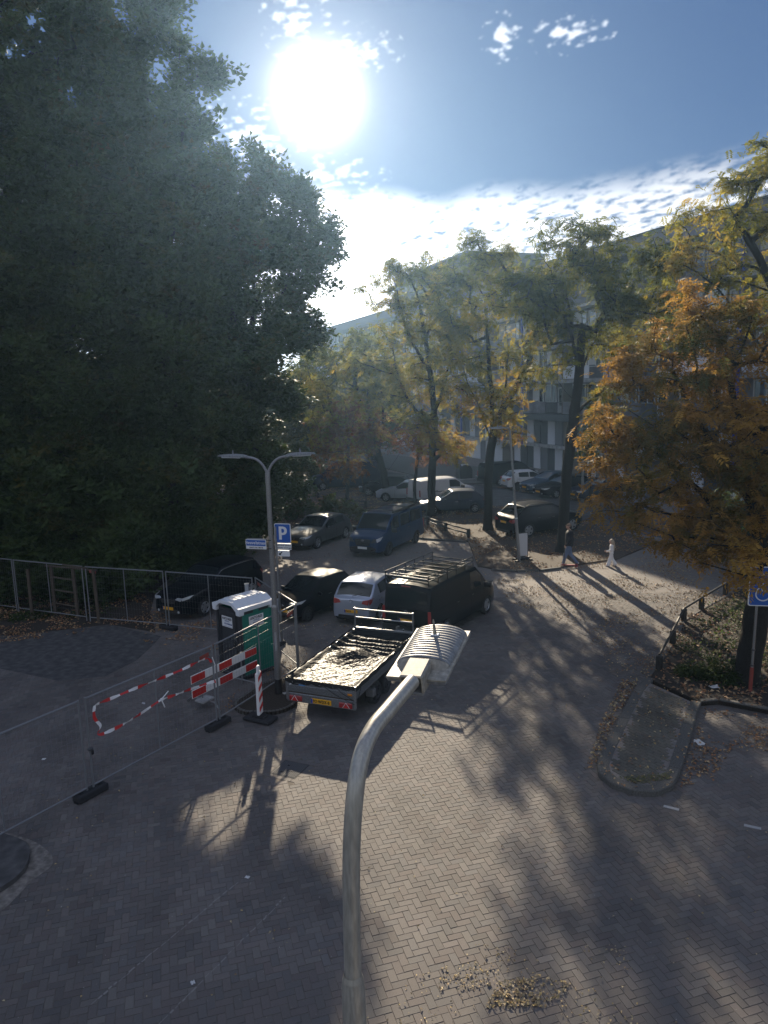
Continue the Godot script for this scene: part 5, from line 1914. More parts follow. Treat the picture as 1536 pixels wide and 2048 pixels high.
func works_barrier() -> void:
	# boards on a pair of trestle feet, just behind the fence
	var a := Vector2(-4.72, -17.59)
	var b := Vector2(-3.92, -18.86)
	var d := (b - a).normalized()
	var o := thing("works_barrier", "red and white works barrier of two striped boards behind the fence", "barrier", Vector3(a.x, 0, a.y))
	o.rotation.y = -d.angle()
	for y in [0.83, 0.45]:
		var bd := Node3D.new()
		bd.name = "board"
		o.add_child(bd, true)
		bd.position = Vector3(-0.32, y, 0.02)
		put("panel", B.new().box(Vector3(1.19, 0, 0), Vector3(2.40, 0.215, 0.022), Basis.IDENTITY, 0.008), "white_paint", bd)
		for q in [[0.0, 0.46], [0.96, 1.42], [1.93, 2.38]]:
			put("red_stripe", B.new().box(Vector3((q[0] + q[1]) * 0.5, 0, 0.010), Vector3(q[1] - q[0], 0.185, 0.008), Basis.IDENTITY, 0.002), "red_paint", bd)
	for x in [0.05, 1.5]:
		put("leg", B.new().tube([Vector3(x, 0.06, -0.02), Vector3(x, 0.98, -0.02)], 0.022, 8), "galvanised", o)
		put("trestle_foot", B.new().tube(smooth_path([Vector3(x - 0.05, 0.02, 0.62), Vector3(x, 0.16, 0.42), Vector3(x, 0.18, 0.3), Vector3(x, 0.18, -0.3), Vector3(x, 0.16, -0.42), Vector3(x + 0.05, 0.02, -0.62)], 3), 0.02, 8), "galvanised", o)
	put("concrete_weight", B.new().box(Vector3(0.05, 0.2, 0.05), Vector3(0.4, 0.05, 0.3), Basis.IDENTITY, 0.01), "concrete", o)

	o = thing("beacon", "narrow white beacon with dark red stripes on a black rubber foot", "beacon", Vector3(-3.12, 0, -16.74), -28.0)
	put("foot", B.new().box(Vector3(0, 0.05, 0), Vector3(0.78, 0.09, 0.42), Basis.IDENTITY, 0.03), "fence_foot", o)
	put("foot_ridge", B.new().box(Vector3(0, 0.105, 0), Vector3(0.36, 0.04, 0.22), Basis.IDENTITY, 0.015), "rubber", o)
	var p := Node3D.new()
	p.name = "panel"
	o.add_child(p)
	p.rotation = Vector3(0, deg_to_rad(104), -0.02)
	put("core", B.new().box(Vector3(0, 0.68, 0), Vector3(0.24, 1.06, 0.075), Basis.IDENTITY, 0.02), "white_paint", p)
	put("handle", B.new().box(Vector3(0, 1.28, 0), Vector3(0.11, 0.18, 0.06), Basis.IDENTITY, 0.015), "white_paint", p)
	for sg in [-1.0, 1.0]:
		for k in 4:
			var y := 0.24 + k * 0.25
			put("red_stripe", B.new().prism(PackedVector2Array([Vector2(-0.10, y), Vector2(0.10, y + 0.10), Vector2(0.10, y + 0.21), Vector2(-0.10, y + 0.11)]), 0.0, 0.004, Transform3D(Basis(Vector3.UP, 0.0 if sg > 0 else PI), Vector3(0, 0, sg * 0.0375))), "red_paint", p)


func low_fence(label: String, posts: Array, h: float, rails: Array, y0 := 0.0) -> void:
	var c: Vector2 = posts[0]
	var o := thing("low_timber_fence", label, "fence", Vector3(c.x, y0, c.y), 0, "low timber fences")
	for p in posts:
		put("post", B.new().box(Vector3(p.x - c.x, h * 0.5, p.y - c.y), Vector3(0.15, h, 0.15), Basis(Vector3.UP, 0.5), 0.025), "dark_wood", o)
	for r in rails:
		for k in posts.size() - 1:
			var a: Vector2 = posts[k] - c
			var b: Vector2 = posts[k + 1] - c
			put("rail", B.new().tube([Vector3(a.x, r, a.y), Vector3(b.x, r, b.y)], 0.036, 7), "dark_wood", o)


func small_things() -> void:
	low_fence("low dark timber fence along the leafy bed at the right, before the tree", [Vector2(7.25, -18.85), Vector2(8.37, -20.79), Vector2(9.54, -22.87), Vector2(10.59, -24.0), Vector2(12.15, -25.64), Vector2(14.6, -27.6)], 0.42, [0.42], 0.10)
	low_fence("low dark timber fence on the verge, right of the blue van", [Vector2(1.6, -43.0), Vector2(2.44, -41.14), Vector2(3.3, -39.11), Vector2(4.3, -37.22)], 0.48, [0.22, 0.42], 0.06)
	low_fence("low dark timber fence between the grey compact car and the small orange trees", [Vector2(-5.9, -54.6), Vector2(-4.7, -52.9), Vector2(-3.8, -50.6), Vector2(-2.3, -48.8), Vector2(-1.2, -47.8)], 0.48, [0.22, 0.42], 0.06)

	var o := thing("banner_stand", "white banner in a dark stand at the foot of the leaning lamp", "banner", Vector3(6.1, 0.06, -32.1), 24.0)
	put("sheet", B.new().box(Vector3(0, 0.68, 0), Vector3(0.52, 1.02, 0.015), Basis.IDENTITY, 0.004), "banner", o)
	for sg in [-1.0, 1.0]:
		put("frame_post", B.new().tube([Vector3(sg * 0.27, 0.1, 0), Vector3(sg * 0.27, 1.22, 0)], 0.016, 6), "steel_dark", o)
	put("frame_top", B.new().tube([Vector3(-0.27, 1.21, 0), Vector3(0.27, 1.21, 0)], 0.016, 6), "steel_dark", o)
	put("spring_foot", B.new().box(Vector3(0, 0.08, 0), Vector3(0.5, 0.10, 0.36), Basis.IDENTITY, 0.03), "fence_foot", o)
	put("foot_bar", B.new().box(Vector3(0, 0.03, 0), Vector3(1.15, 0.05, 0.10), Basis(Vector3.UP, 0.4), 0.01), "ink", o)
	put("foot_bar", B.new().box(Vector3(0, 0.032, 0), Vector3(0.9, 0.05, 0.10), Basis(Vector3.UP, -0.7), 0.01), "ink", o)

	for k in 2:
		var q := thing("waste_container", ["black waste container with pale lid before the garages, the left of two", "black waste container with pale lid, just left of the forked trunk"][k], "container", [Vector3(6.75, 0.1, -61.2), Vector3(8.75, 0.1, -62.4)][k], 14.0, "waste containers before the building")
		var bd := B.new()
		var pr := PackedVector2Array()
		pr.append(Vector2(-0.55, 0.0))
		pr.append(Vector2(0.55, 0.0))
		for i in 9:
			var a := PI * i / 8.0
			pr.append(Vector2(cos(a) * 0.55, 0.75 + sin(a) * 0.45))
		bd.prism(pr, -0.5, 0.5)
		put("body", bd, "black_plastic", q)
		put("lid", B.new().box(Vector3(0.0, 1.12, 0.3), Vector3(0.62, 0.05, 0.45), Basis(Vector3.RIGHT, 0.55), 0.015), "panel_white", q)
		put("plinth", B.new().box(Vector3(0, 0.03, 0.1), Vector3(1.4, 0.08, 1.5), Basis.IDENTITY, 0.01), "concrete", q)

	o = thing("white_board", "narrow white board leaning behind the double lamp by the toilet", "board", Vector3(-3.42, 0.0, -21.9), 62.0)
	put("board", B.new().box(Vector3(0, 0.80, 0), Vector3(0.55, 1.35, 0.05), Basis(Vector3.RIGHT, -0.05), 0.015), "panel_white", o)
	for k in 4: put("slot", B.new().box(Vector3(-0.2 + k * 0.13, 0.85, 0.03), Vector3(0.012, 1.0, 0.01), Basis(Vector3.RIGHT, -0.05)), "sign_back", o)
	put("foot", B.new().box(Vector3(0, 0.06, 0), Vector3(0.6, 0.12, 0.25), Basis.IDENTITY, 0.02), "fence_foot", o)


# ---------------------------------------------------------------------------------------
# people: tapered capsules joined by a smooth minimum, meshed as surface nets
func sdf(p: Vector3, bones: Array, k: float) -> float:
	var d := 10.0
	for b in bones:
		var a: Vector3 = b[0]
		var ab: Vector3 = b[1] - a
		var t := clampf((p - a).dot(ab) / maxf(ab.length_squared(), 1e-9), 0.0, 1.0)
		var q := p - a - ab * t
		if b.size() > 4: q = q * b[4]
		var e: float = q.length() - lerpf(b[2], b[3], t)
		var h := maxf(k - absf(d - e), 0.0) / k
		d = minf(d, e) - h * h * k * 0.25
	return d


func nets(bones: Array, cell: float, k: float) -> B:
	var lo := Vector3.INF
	var hi := -Vector3.INF
	for b in bones:
		var r := maxf(b[2], b[3]) * 1.5 + cell * 2
		for q in [b[0], b[1]]:
			lo = lo.min(q - Vector3.ONE * r)
			hi = hi.max(q + Vector3.ONE * r)
	var n := Vector3i(((hi - lo) / cell).ceil()) + Vector3i.ONE
	var val := PackedFloat32Array()
	val.resize(n.x * n.y * n.z)
	var id := 0
	for z in n.z:
		for y in n.y:
			var skip := 0
			for x in n.x:
				if skip > 0:
					skip -= 1
					val[id] = 1.0
				else:
					var d := sdf(lo + Vector3(x, y, z) * cell, bones, k)
					val[id] = d
					if d > cell * 4.0: skip = int(d / cell / 1.6) - 1
				id += 1
	var out := B.new()
	var at := {}
	for z in n.z - 1:
		for y in n.y - 1:
			for x in n.x - 1:
				var s := Vector3.ZERO
				var c := 0
				var i0 := (z * n.y + y) * n.x + x
				var mask := 0
				for q in 8:
					if val[i0 + (q & 1) + ((q >> 1) & 1) * n.x + (q >> 2) * n.x * n.y] < 0.0: mask |= 1 << q
				if mask == 0 or mask == 255: continue
				for e in [[0, 1], [2, 3], [4, 5], [6, 7], [0, 2], [1, 3], [4, 6], [5, 7], [0, 4], [1, 5], [2, 6], [3, 7]]:
					var a: int = e[0]
					var b: int = e[1]
					if ((mask >> a) & 1) == ((mask >> b) & 1): continue
					var va := val[i0 + (a & 1) + ((a >> 1) & 1) * n.x + (a >> 2) * n.x * n.y]
					var vb := val[i0 + (b & 1) + ((b >> 1) & 1) * n.x + (b >> 2) * n.x * n.y]
					var t := va / (va - vb)
					s += Vector3(a & 1, (a >> 1) & 1, a >> 2).lerp(Vector3(b & 1, (b >> 1) & 1, b >> 2), clampf(t, 0.0, 1.0))
					c += 1
				at[i0] = out.pt(lo + (Vector3(x, y, z) + s / c) * cell, Vector3.UP)
	var sx := 1
	var sy := n.x
	var sz := n.x * n.y
	for i0 in at:
		for ax in 3:
			var st: int = [sx, sy, sz][ax]
			var u: int = [sy, sz, sx][ax]
			var w: int = [sz, sx, sy][ax]
			var inside := val[i0] < 0.0
			if inside == (val[i0 + st] < 0.0): continue
			if not (at.has(i0 - u) and at.has(i0 - w) and at.has(i0 - u - w)): continue
			var a: int = at[i0]
			var b: int = at[i0 - u]
			var c: int = at[i0 - u - w]
			var d: int = at[i0 - w]
			# along +axis leaving the body: the face looks along +axis
			if inside: out.ix.append_array([a, c, b, a, d, c])
			else: out.ix.append_array([a, b, c, a, c, d])
	return out.smooth()


func hand_bones(at: Vector3, along: Vector3, across: Vector3, s: float, curl: float) -> Array:
	# palm, four fingers of different lengths and a thumb from the palm's side
	var f := along.normalized()
	var c := (across - f * across.dot(f)).normalized()
	var down := f.cross(c).normalized()
	var out := [[at, at + f * 0.075 * s, 0.020 * s, 0.024 * s], [at + c * 0.02 * s, at + f * 0.075 * s + c * 0.025 * s, 0.017 * s, 0.016 * s], [at - c * 0.02 * s, at + f * 0.072 * s - c * 0.025 * s, 0.017 * s, 0.016 * s]]
	var ls := [0.066, 0.075, 0.070, 0.055]
	for k in 4:
		var p := at + f * 0.085 * s + c * (0.030 - 0.020 * k) * s
		var dir := f
		for q in 3:
			dir = (dir * cos(curl) + down * sin(curl)).normalized()
			var e: Vector3 = p + dir * ls[k] * s * [0.45, 0.32, 0.23][q]
			out.append([p, e, (0.0095 - q * 0.001) * s, (0.009 - q * 0.001) * s])
			p = e
	var tp := at + f * 0.02 * s + c * 0.032 * s
	var t1 := tp + (f * 0.6 + c * 0.8).normalized() * 0.035 * s
	out.append([tp, t1, 0.012 * s, 0.0105 * s])
	out.append([t1, t1 + (f * 0.8 + c * 0.25 + down * 0.5).normalized() * 0.030 * s, 0.0105 * s, 0.009 * s])
	return out


func grow(bones: Array, by: float) -> Array:
	var out := []
	for b in bones:
		var q: Array = b.duplicate()
		q[2] += by
		q[3] += by
		out.append(q)
	return out


func head_parts(o: Node3D, c: Vector3, s: float, yaw: float, skin: String) -> void:
	# c: centre of the skull; the face looks along local -z turned by yaw
	var hd := Node3D.new()
	hd.name = "head"
	o.add_child(hd)
	hd.transform = Transform3D(Basis(Vector3.UP, yaw) * Basis.from_scale(Vector3.ONE * s), c)
	var sk := [[Vector3(0, 0.03, 0.012), Vector3(0, 0.0, -0.01), 0.082, 0.078], [Vector3(0, -0.03, -0.035), Vector3(0, -0.075, -0.052), 0.055, 0.034], [Vector3(0, 0.01, -0.092), Vector3(0, -0.022, -0.108), 0.010, 0.015], [Vector3(0, -0.05, -0.088), Vector3(0, -0.053, -0.09), 0.019, 0.019], [Vector3(-0.03, 0.022, -0.078), Vector3(0.03, 0.022, -0.078), 0.014, 0.014]]
	for sg in [-1.0, 1.0]: sk.append([Vector3(sg * 0.076, 0.012, 0.008), Vector3(sg * 0.078, -0.02, 0.004), 0.014, 0.010])
	put("face", nets(sk, 0.006, 0.02), skin, hd)
	for sg in [-1.0, 1.0]:
		put("eye", B.new().box(Vector3(sg * 0.03, 0.004, -0.087), Vector3(0.022, 0.009, 0.006), Basis.IDENTITY, 0.002), "ink", hd)
	put("mouth", B.new().box(Vector3(0, -0.054, -0.109), Vector3(0.036, 0.007, 0.006), Basis.IDENTITY, 0.002), "lips", hd)


func build_people() -> void:
	mat("skin", lin(0.48, 0.28, 0.20), 0.6)
	mat("lips", lin(0.35, 0.12, 0.10), 0.6)
	mat("jeans", lin(0.12, 0.17, 0.27), 0.9)
	mat("dark_jacket", lin(0.014, 0.016, 0.022), 0.85)
	mat("cap", lin(0.17, 0.12, 0.09), 0.9)
	mat("shoe", lin(0.42, 0.40, 0.40), 0.7)
	mat("white_cloth", lin(0.72, 0.71, 0.70), 0.9)
	mat("hair_fair", lin(0.42, 0.34, 0.24), 0.6)
	mat("scooter_pink", lin(0.30, 0.06, 0.07), 0.5)

	# the man walks to the left, one hand on a child's scooter that rolls beside him; local -z is his way forward
	var o := thing("person", "man in a dark jacket, cap and jeans walking left with a child's scooter", "person", Vector3(7.9, 0.0, -31.0), 78.0)
	var V := func(x: float, y: float, z: float) -> Vector3: return Vector3(x, y, z)
	var hipL := Vector3(-0.09, 0.93, 0.0)
	var hipR := Vector3(0.09, 0.93, 0.0)
	var kneeL := Vector3(-0.10, 0.50, -0.16)
	var ankL := Vector3(-0.10, 0.09, -0.26)
	var kneeR := Vector3(0.10, 0.50, 0.04)
	var ankR := Vector3(0.11, 0.12, 0.33)
	var shL := Vector3(-0.20, 1.46, 0.0)
	var shR := Vector3(0.20, 1.46, 0.0)
	var elL := Vector3(-0.27, 1.18, 0.02)
	var wrL := Vector3(-0.25, 0.94, -0.14)
	var elR := Vector3(0.27, 1.17, 0.06)
	var wrR := Vector3(0.27, 0.92, 0.02)
	var torso := [[Vector3(0, 0.95, 0), Vector3(0, 1.15, 0.0), 0.155, 0.155, Vector3(0.80, 1, 1.05)], [Vector3(0, 1.15, 0), Vector3(0, 1.38, 0.0), 0.16, 0.165, Vector3(0.76, 1, 1.1)], [shL, shR, 0.075, 0.075]]
	var arms := [[shL, elL, 0.058, 0.047], [elL, wrL, 0.046, 0.032], [shR, elR, 0.058, 0.047], [elR, wrR, 0.046, 0.032]]
	var legs := [[hipL, kneeL, 0.088, 0.060], [kneeL, ankL, 0.058, 0.040], [hipR, kneeR, 0.088, 0.060], [kneeR, ankR, 0.058, 0.040], [hipL, hipR, 0.10, 0.10]]
	var neck := [[Vector3(0, 1.46, 0.0), Vector3(0, 1.60, -0.02), 0.06, 0.055]]
	var all := torso + arms + legs + neck
	put("body", nets(all, 0.016, 0.05), "skin", o)
	put("jacket", nets(grow(torso, 0.022) + grow(arms, 0.018), 0.016, 0.06), "dark_jacket", o)
	put("trousers", nets(grow(legs, 0.018), 0.016, 0.05), "jeans", o)
	var gripL := Vector3(-0.26, 0.88, -0.17)
	put("hand", nets(hand_bones(wrL, Vector3(-0.05, -0.8, -0.5), Vector3(0.3, -0.3, -0.6), 1.0, 0.75), 0.004, 0.012), "skin", o)
	put("hand", nets(hand_bones(wrR, Vector3(0.0, -1, -0.1), Vector3(0, -0.1, -1), 1.0, 0.28), 0.004, 0.012), "skin", o)
	for q in [[ankL, -0.06, "shoe"], [ankR, 0.5, "shoe"]]:
		var a: Vector3 = q[0]
		var bs := Basis(Vector3.RIGHT, -q[1])
		put("shoe", nets([[a + bs * Vector3(0, -0.045, 0.03), a + bs * Vector3(0, -0.06, -0.14), 0.045, 0.036], [a, a + Vector3(0, -0.03, 0), 0.046, 0.046]], 0.010, 0.03), "shoe", o)
	head_parts(o, Vector3(0, 1.72, -0.035), 1.0, 0.12, "skin")
	put("cap", nets([[Vector3(0, 1.765, -0.01), Vector3(0, 1.765, -0.03), 0.089, 0.086], [Vector3(-0.03, 1.755, -0.14), Vector3(0.03, 1.755, -0.14), 0.016, 0.016], [Vector3(0, 1.76, -0.10), Vector3(0, 1.752, -0.165), 0.03, 0.012]], 0.010, 0.03), "cap", o)
	put("hair", nets([[Vector3(0, 1.70, 0.045), Vector3(0, 1.65, 0.05), 0.055, 0.04], [Vector3(-0.055, 1.70, 0.01), Vector3(0.055, 1.70, 0.01), 0.036, 0.036]], 0.010, 0.03), "dark_wood", o)

	# the scooter stands on its wheels at his left hand
	var k := thing("kick_scooter", "child's pink kick scooter pushed along by the man", "scooter", Vector3(7.9, 0.0, -31.0), 78.0)
	put("deck", B.new().box(Vector3(-0.28, 0.10, 0.02), Vector3(0.11, 0.035, 0.46), Basis.IDENTITY, 0.012), "scooter_pink", k)
	put("stem", B.new().tube([Vector3(-0.28, 0.12, -0.24), Vector3(-0.27, 0.86, -0.19)], 0.017, 8), "steel_dark", k)
	put("handlebar", B.new().tube([Vector3(-0.44, 0.87, -0.19), Vector3(-0.10, 0.87, -0.19)], 0.014, 8), "rubber", k)
	for z in [-0.27, 0.28]:
		put("wheel", B.new().lathe([Vector2(0.03, -0.02), Vector2(0.075, -0.018), Vector2(0.08, 0.0), Vector2(0.075, 0.018), Vector2(0.03, 0.02)], 16, Transform3D(Basis(Vector3.BACK, PI / 2), Vector3(-0.28, 0.08, z))), "scooter_pink", k)
	put("mudguard", B.new().box(Vector3(-0.28, 0.17, 0.29), Vector3(0.07, 0.012, 0.16), Basis(Vector3.RIGHT, 0.2), 0.004), "ink", k)

	# the girl follows him: white top, wide white trousers, long fair hair
	o = thing("person", "small girl in white with long fair hair walking behind the man", "person", Vector3(9.62, 0.0, -30.7), 80.0)
	var s := 0.63
	var S := func(x: float, y: float, z: float) -> Vector3: return Vector3(x, y, z) * s
	var lg := [[S.call(-0.08, 0.90, 0), S.call(-0.09, 0.48, -0.12), 0.052, 0.040], [S.call(-0.09, 0.48, -0.12), S.call(-0.09, 0.09, -0.20), 0.038, 0.026], [S.call(0.08, 0.90, 0), S.call(0.09, 0.48, 0.05), 0.052, 0.040], [S.call(0.09, 0.48, 0.05), S.call(0.09, 0.10, 0.26), 0.038, 0.026], [S.call(-0.08, 0.92, 0), S.call(0.08, 0.92, 0), 0.058, 0.058]]
	var ts := [[S.call(0, 0.95, 0), S.call(0, 1.15, 0), 0.078, 0.076, Vector3(0.85, 1, 1.1)], [S.call(0, 1.15, 0), S.call(0, 1.38, 0), 0.078, 0.082, Vector3(0.8, 1, 1.1)], [S.call(-0.16, 1.43, 0), S.call(0.16, 1.43, 0), 0.042, 0.042]]
	var am := [[S.call(-0.17, 1.42, 0), S.call(-0.21, 1.16, -0.05), 0.034, 0.028], [S.call(-0.21, 1.16, -0.05), S.call(-0.15, 1.08, -0.32), 0.027, 0.02], [S.call(0.17, 1.42, 0), S.call(0.22, 1.15, 0.04), 0.034, 0.028], [S.call(0.22, 1.15, 0.04), S.call(0.21, 0.98, -0.16), 0.027, 0.02]]
	var nk := [[S.call(0, 1.42, 0), S.call(0, 1.58, -0.02), 0.036, 0.034]]
	put("body", nets(lg + ts + am + nk, 0.012, 0.03), "skin", o)
	put("top", nets(grow(ts, 0.012) + grow(am, 0.012), 0.012, 0.03), "white_cloth", o)
	put("wide_trousers", nets([[S.call(-0.08, 0.92, 0), S.call(-0.09, 0.5, -0.11), 0.070, 0.066], [S.call(-0.09, 0.5, -0.11), S.call(-0.10, 0.12, -0.20), 0.066, 0.088], [S.call(0.08, 0.92, 0), S.call(0.09, 0.5, 0.05), 0.070, 0.066], [S.call(0.09, 0.5, 0.05), S.call(0.10, 0.14, 0.24), 0.066, 0.088], [S.call(-0.08, 0.93, 0), S.call(0.08, 0.93, 0), 0.074, 0.074]], 0.012, 0.03), "white_cloth", o)
	put("hand", nets(hand_bones(S.call(-0.15, 1.08, -0.33), Vector3(0.1, -0.1, -1), Vector3(0, 1, 0), 0.66, 0.3), 0.004, 0.01), "skin", o)
	put("hand", nets(hand_bones(S.call(0.21, 0.98, -0.17), Vector3(0, -0.5, -0.8), Vector3(-1, 0, 0), 0.66, 0.3), 0.004, 0.01), "skin", o)
	for q in [S.call(-0.09, 0.09, -0.20), S.call(0.09, 0.10, 0.27)]:
		put("shoe", nets([[q + Vector3(0, -0.03, 0.02), q + Vector3(0, -0.035, -0.09), 0.03, 0.025]], 0.010, 0.02), "shoe", o)
	head_parts(o, S.call(0, 1.72, -0.03), 0.83, 0.0, "skin")
	put("hair", nets([[S.call(0, 1.76, 0.01), S.call(0, 1.73, 0.03), 0.078, 0.074], [S.call(0, 1.68, 0.08), S.call(0, 1.40, 0.13), 0.060, 0.055], [S.call(0, 1.40, 0.13), S.call(0.0, 1.10, 0.15), 0.055, 0.028], [S.call(-0.10, 1.70, 0.0), S.call(-0.11, 1.50, 0.03), 0.022, 0.018], [S.call(0.10, 1.70, 0.0), S.call(0.11, 1.50, 0.03), 0.022, 0.018]], 0.010, 0.03), "hair_fair", o)


# ---------------------------------------------------------------------------------------
# trees
func leaf_blade(b: B, at: Vector3, dir: Vector3, side: Vector3, l: float, w: float, fold := 0.25) -> void:
	var up := dir.cross(side).normalized()
	var m := at + dir * l * 0.45
	var e := at + dir * l - up * l * 0.12
	var p := m + side * w * 0.5 + up * w * fold
	var q := m - side * w * 0.5 + up * w * fold
	b.tri3(at, p, m)
	b.tri3(at, m, q)
	b.tri3(p, e, m)
	b.tri3(m, e, q)


func broad_spray(sd: int, n := 7, l := 0.15) -> ArrayMesh:
	var r := RandomNumberGenerator.new()
	r.seed = sd
	var b := B.new()
	for k in n:
		var a := TAU * k / n + r.randf_range(-0.4, 0.4)
		var dir := Vector3(cos(a), r.randf_range(-0.55, 0.35), sin(a)).normalized()
		var side := dir.cross(Vector3(r.randf_range(-0.4, 0.4), 1, r.randf_range(-0.4, 0.4))).normalized()
		leaf_blade(b, dir * r.randf_range(0.02, 0.16) + Vector3(0, r.randf_range(-0.1, 0.1), 0), dir, side, l * r.randf_range(0.8, 1.25), l * r.randf_range(0.65, 0.9))
	return b.mesh()


func frond(sd: int, pairs: int, l: float, leaf: float, wide: float) -> ArrayMesh:
	# a compound leaf: leaflets in pairs along a drooping stalk
	var r := RandomNumberGenerator.new()
	r.seed = sd
	var b := B.new()
	var prev := Vector3.ZERO
	for k in pairs + 1:
		var t := (k + 1.0) / (pairs + 1.0)
		var p := Vector3(0, -0.28 * l * t * t, l * t)
		var d := (p - prev).normalized()
		if k == pairs:
			leaf_blade(b, p, d, Vector3.RIGHT, leaf, wide)
		else:
			for sg in [-1.0, 1.0]:
				var dir := (Vector3(sg, r.randf_range(-0.5, 0.1), 0.45)).normalized()
				leaf_blade(b, p, dir, dir.cross(Vector3.UP).normalized() * sg, leaf * r.randf_range(0.85, 1.1) * (0.75 + 0.5 * sin(PI * t)), wide, 0.2)
		prev = p
	return b.mesh()


func crown_tree(called: String, label: String, group: String, spec: Dictionary) -> Node3D:
	var r := RandomNumberGenerator.new()
	r.seed = spec.seed
	var limbs: Array = spec.limbs
	var base: Vector3 = limbs[0][0]
	var o := thing(called, label, spec.get("category", "tree"), base, 0, group)
	var pos := PackedVector3Array()
	var par := PackedInt32Array()
	var rad := PackedFloat32Array()
	# the limbs given: a trunk and its forks
	for li in limbs.size():
		var pl: Array = limbs[li]
		var at := -1
		if li > 0:
			var best := 1e9
			for i in pos.size():
				var d := pos[i].distance_squared_to(pl[0] - base)
				if d < best:
					best = d
					at = i
		var sm := smooth_path(pl, 4)
		for i in sm.size():
			if li > 0 and i == 0: continue
			pos.append(sm[i] - base + Vector3(r.randf_range(-1, 1), 0, r.randf_range(-1, 1)) * 0.03)
			par.append(at)
			rad.append(0.0)
			at = pos.size() - 1
	# leaf clusters to be reached
	var targets := []
	for q in spec.blobs:
		var c := Vector3(q[0], q[1], q[2]) - base
		var n := int(ceil(spec.density * q[3] * q[3]))
		var clump: int = spec.get("clump", 1)
		if c.y + base.y > spec.get("thin_above", 99.0): n = int(n * 0.55)
		for k in int(ceil(float(n) / clump)):
			var d: Vector3 = Vector3(r.randfn(), r.randfn(), r.randfn()).normalized() * pow(r.randf(), 0.42) * q[3]
			var s: Vector3 = c + d * Vector3(1, 0.95, spec.get("depth", 1.2))
			targets.append(s)
			for m in clump - 1: targets.append(s + Vector3(r.randfn(), r.randfn() * 0.6, r.randfn()) * spec.get("clump_r", 0.3))
	var top: Vector3 = limbs[0][-1] - base
	targets.sort_custom(func(a, b): return a.distance_squared_to(top) < b.distance_squared_to(top))
	var tips := []
	for t in targets:
		var best := 1e9
		var at := 0
		for i in pos.size():
			var dv: Vector3 = t - pos[i]
			var d := dv.length_squared() + (3.0 if dv.y < -0.2 else 0.0)
			if d < best:
				best = d
				at = i
		var a := pos[at]
		var dist := a.distance_to(t)
		var n := maxi(1, int(dist / 0.55))
		for k in range(1, n + 1):
			var f := float(k) / n
			var p: Vector3 = a.lerp(t, f) + Vector3(0, 0.10 * sin(PI * f) * dist, 0)
			if k < n: p += Vector3(r.randf_range(-1, 1), r.randf_range(-1, 1), r.randf_range(-1, 1)) * 0.09
			pos.append(p)
			par.append(at)
			rad.append(0.0)
			at = pos.size() - 1
		tips.append(at)
	var weight := PackedFloat32Array()
	weight.resize(pos.size())
	for i in tips: weight[i] += 1.0
	for i in range(pos.size() - 1, -1, -1):
		if par[i] >= 0: weight[par[i]] += weight[i]
	var r0: float = spec.get("twig", 0.011)
	var total := maxf(weight[0], 1.0)
	var rt: float = spec.trunk
	var ex := log(rt / r0) / log(total)
	for i in pos.size(): rad[i] = r0 * pow(maxf(weight[i], 1.0), ex)
	# tubes, longest chains first
	var done := PackedByteArray()
	done.resize(pos.size())
	var trunk := B.new()
	var boughs := B.new()
	for i in range(pos.size() - 1, -1, -1):
		if done[i] or (weight[i] > 1.0 and not tips.has(i) and i > 0 and false): continue
		var chain := [pos[i]]
		var rr_ := [rad[i]]
		var j := i
		done[i] = 1
		while par[j] >= 0:
			j = par[j]
			chain.append(pos[j])
			rr_.append(minf(rad[j], rr_[-1] * 1.5) if done[j] else rad[j])
			if done[j]: break
			done[j] = 1
		if chain.size() < 2: continue
		chain.reverse()
		rr_.reverse()
		var main: bool = j == 0 and rr_[0] > rt * 0.5
		if main:
			rr_[0] *= 1.45
			if rr_.size() > 1: rr_[1] *= 1.1
		(trunk if main else boughs).tube(chain, rr_, 12 if main else (7 if rr_[0] > 0.05 else 4), false)
	put("trunk", trunk, spec.get("bark", "bark"), o)
	put("branches", boughs, spec.get("bark", "bark"), o)
	# leaves
	var xf := [[], [], []]
	var cols := [[], [], []]
	var tone := FastNoiseLite.new()
	tone.seed = spec.seed
	tone.frequency = 0.35
	var pal: Array = spec.palette
	for i in tips:
		var c := pos[i]
		var nsp: int = spec.sprays
		var back: Vector3 = pos[par[i]] if par[i] >= 0 else c
		for k in nsp:
			var q: Vector3 = c.lerp(back, r.randf() * 0.8) + Vector3(r.randfn(), r.randfn() * 0.7, r.randfn()) * spec.spread
			var a := r.randf() * TAU
			var bs := Basis(Vector3.UP, a) * Basis(Vector3.RIGHT, r.randf_range(-0.5, 0.9)) * Basis(Vector3.BACK, r.randf_range(-0.6, 0.6))
			var s := r.randf_range(0.75, 1.25)
			var v: int = r.randi() % 3
			xf[v].append(Transform3D(bs.scaled(Vector3.ONE * s), q))
			var w: Vector3 = base + q
			var tn: float = tone.get_noise_3d(w.x, w.y, w.z) * 0.9 * spec.get("tone_var", 1.0) + r.randfn() * 0.22 + spec.get("tone", 0.0)
			if spec.has("tone_y"): tn += (w.y - spec.tone_y[0]) * spec.tone_y[1]
			var f := clampf(tn * 0.5 + 0.5, 0.0, 0.999) * (pal.size() - 1)
			var col: Color = pal[int(f)].lerp(pal[int(f) + 1], f - int(f))
			var br := r.randf_range(0.75, 1.2)
			cols[v].append(Color(col.r * br, col.g * br, col.b * br))
	for v in 3: scatter("crown", spec.leaf[v], spec.get("leaf_mat", "leaf"), xf[v], cols[v], o)
	return o


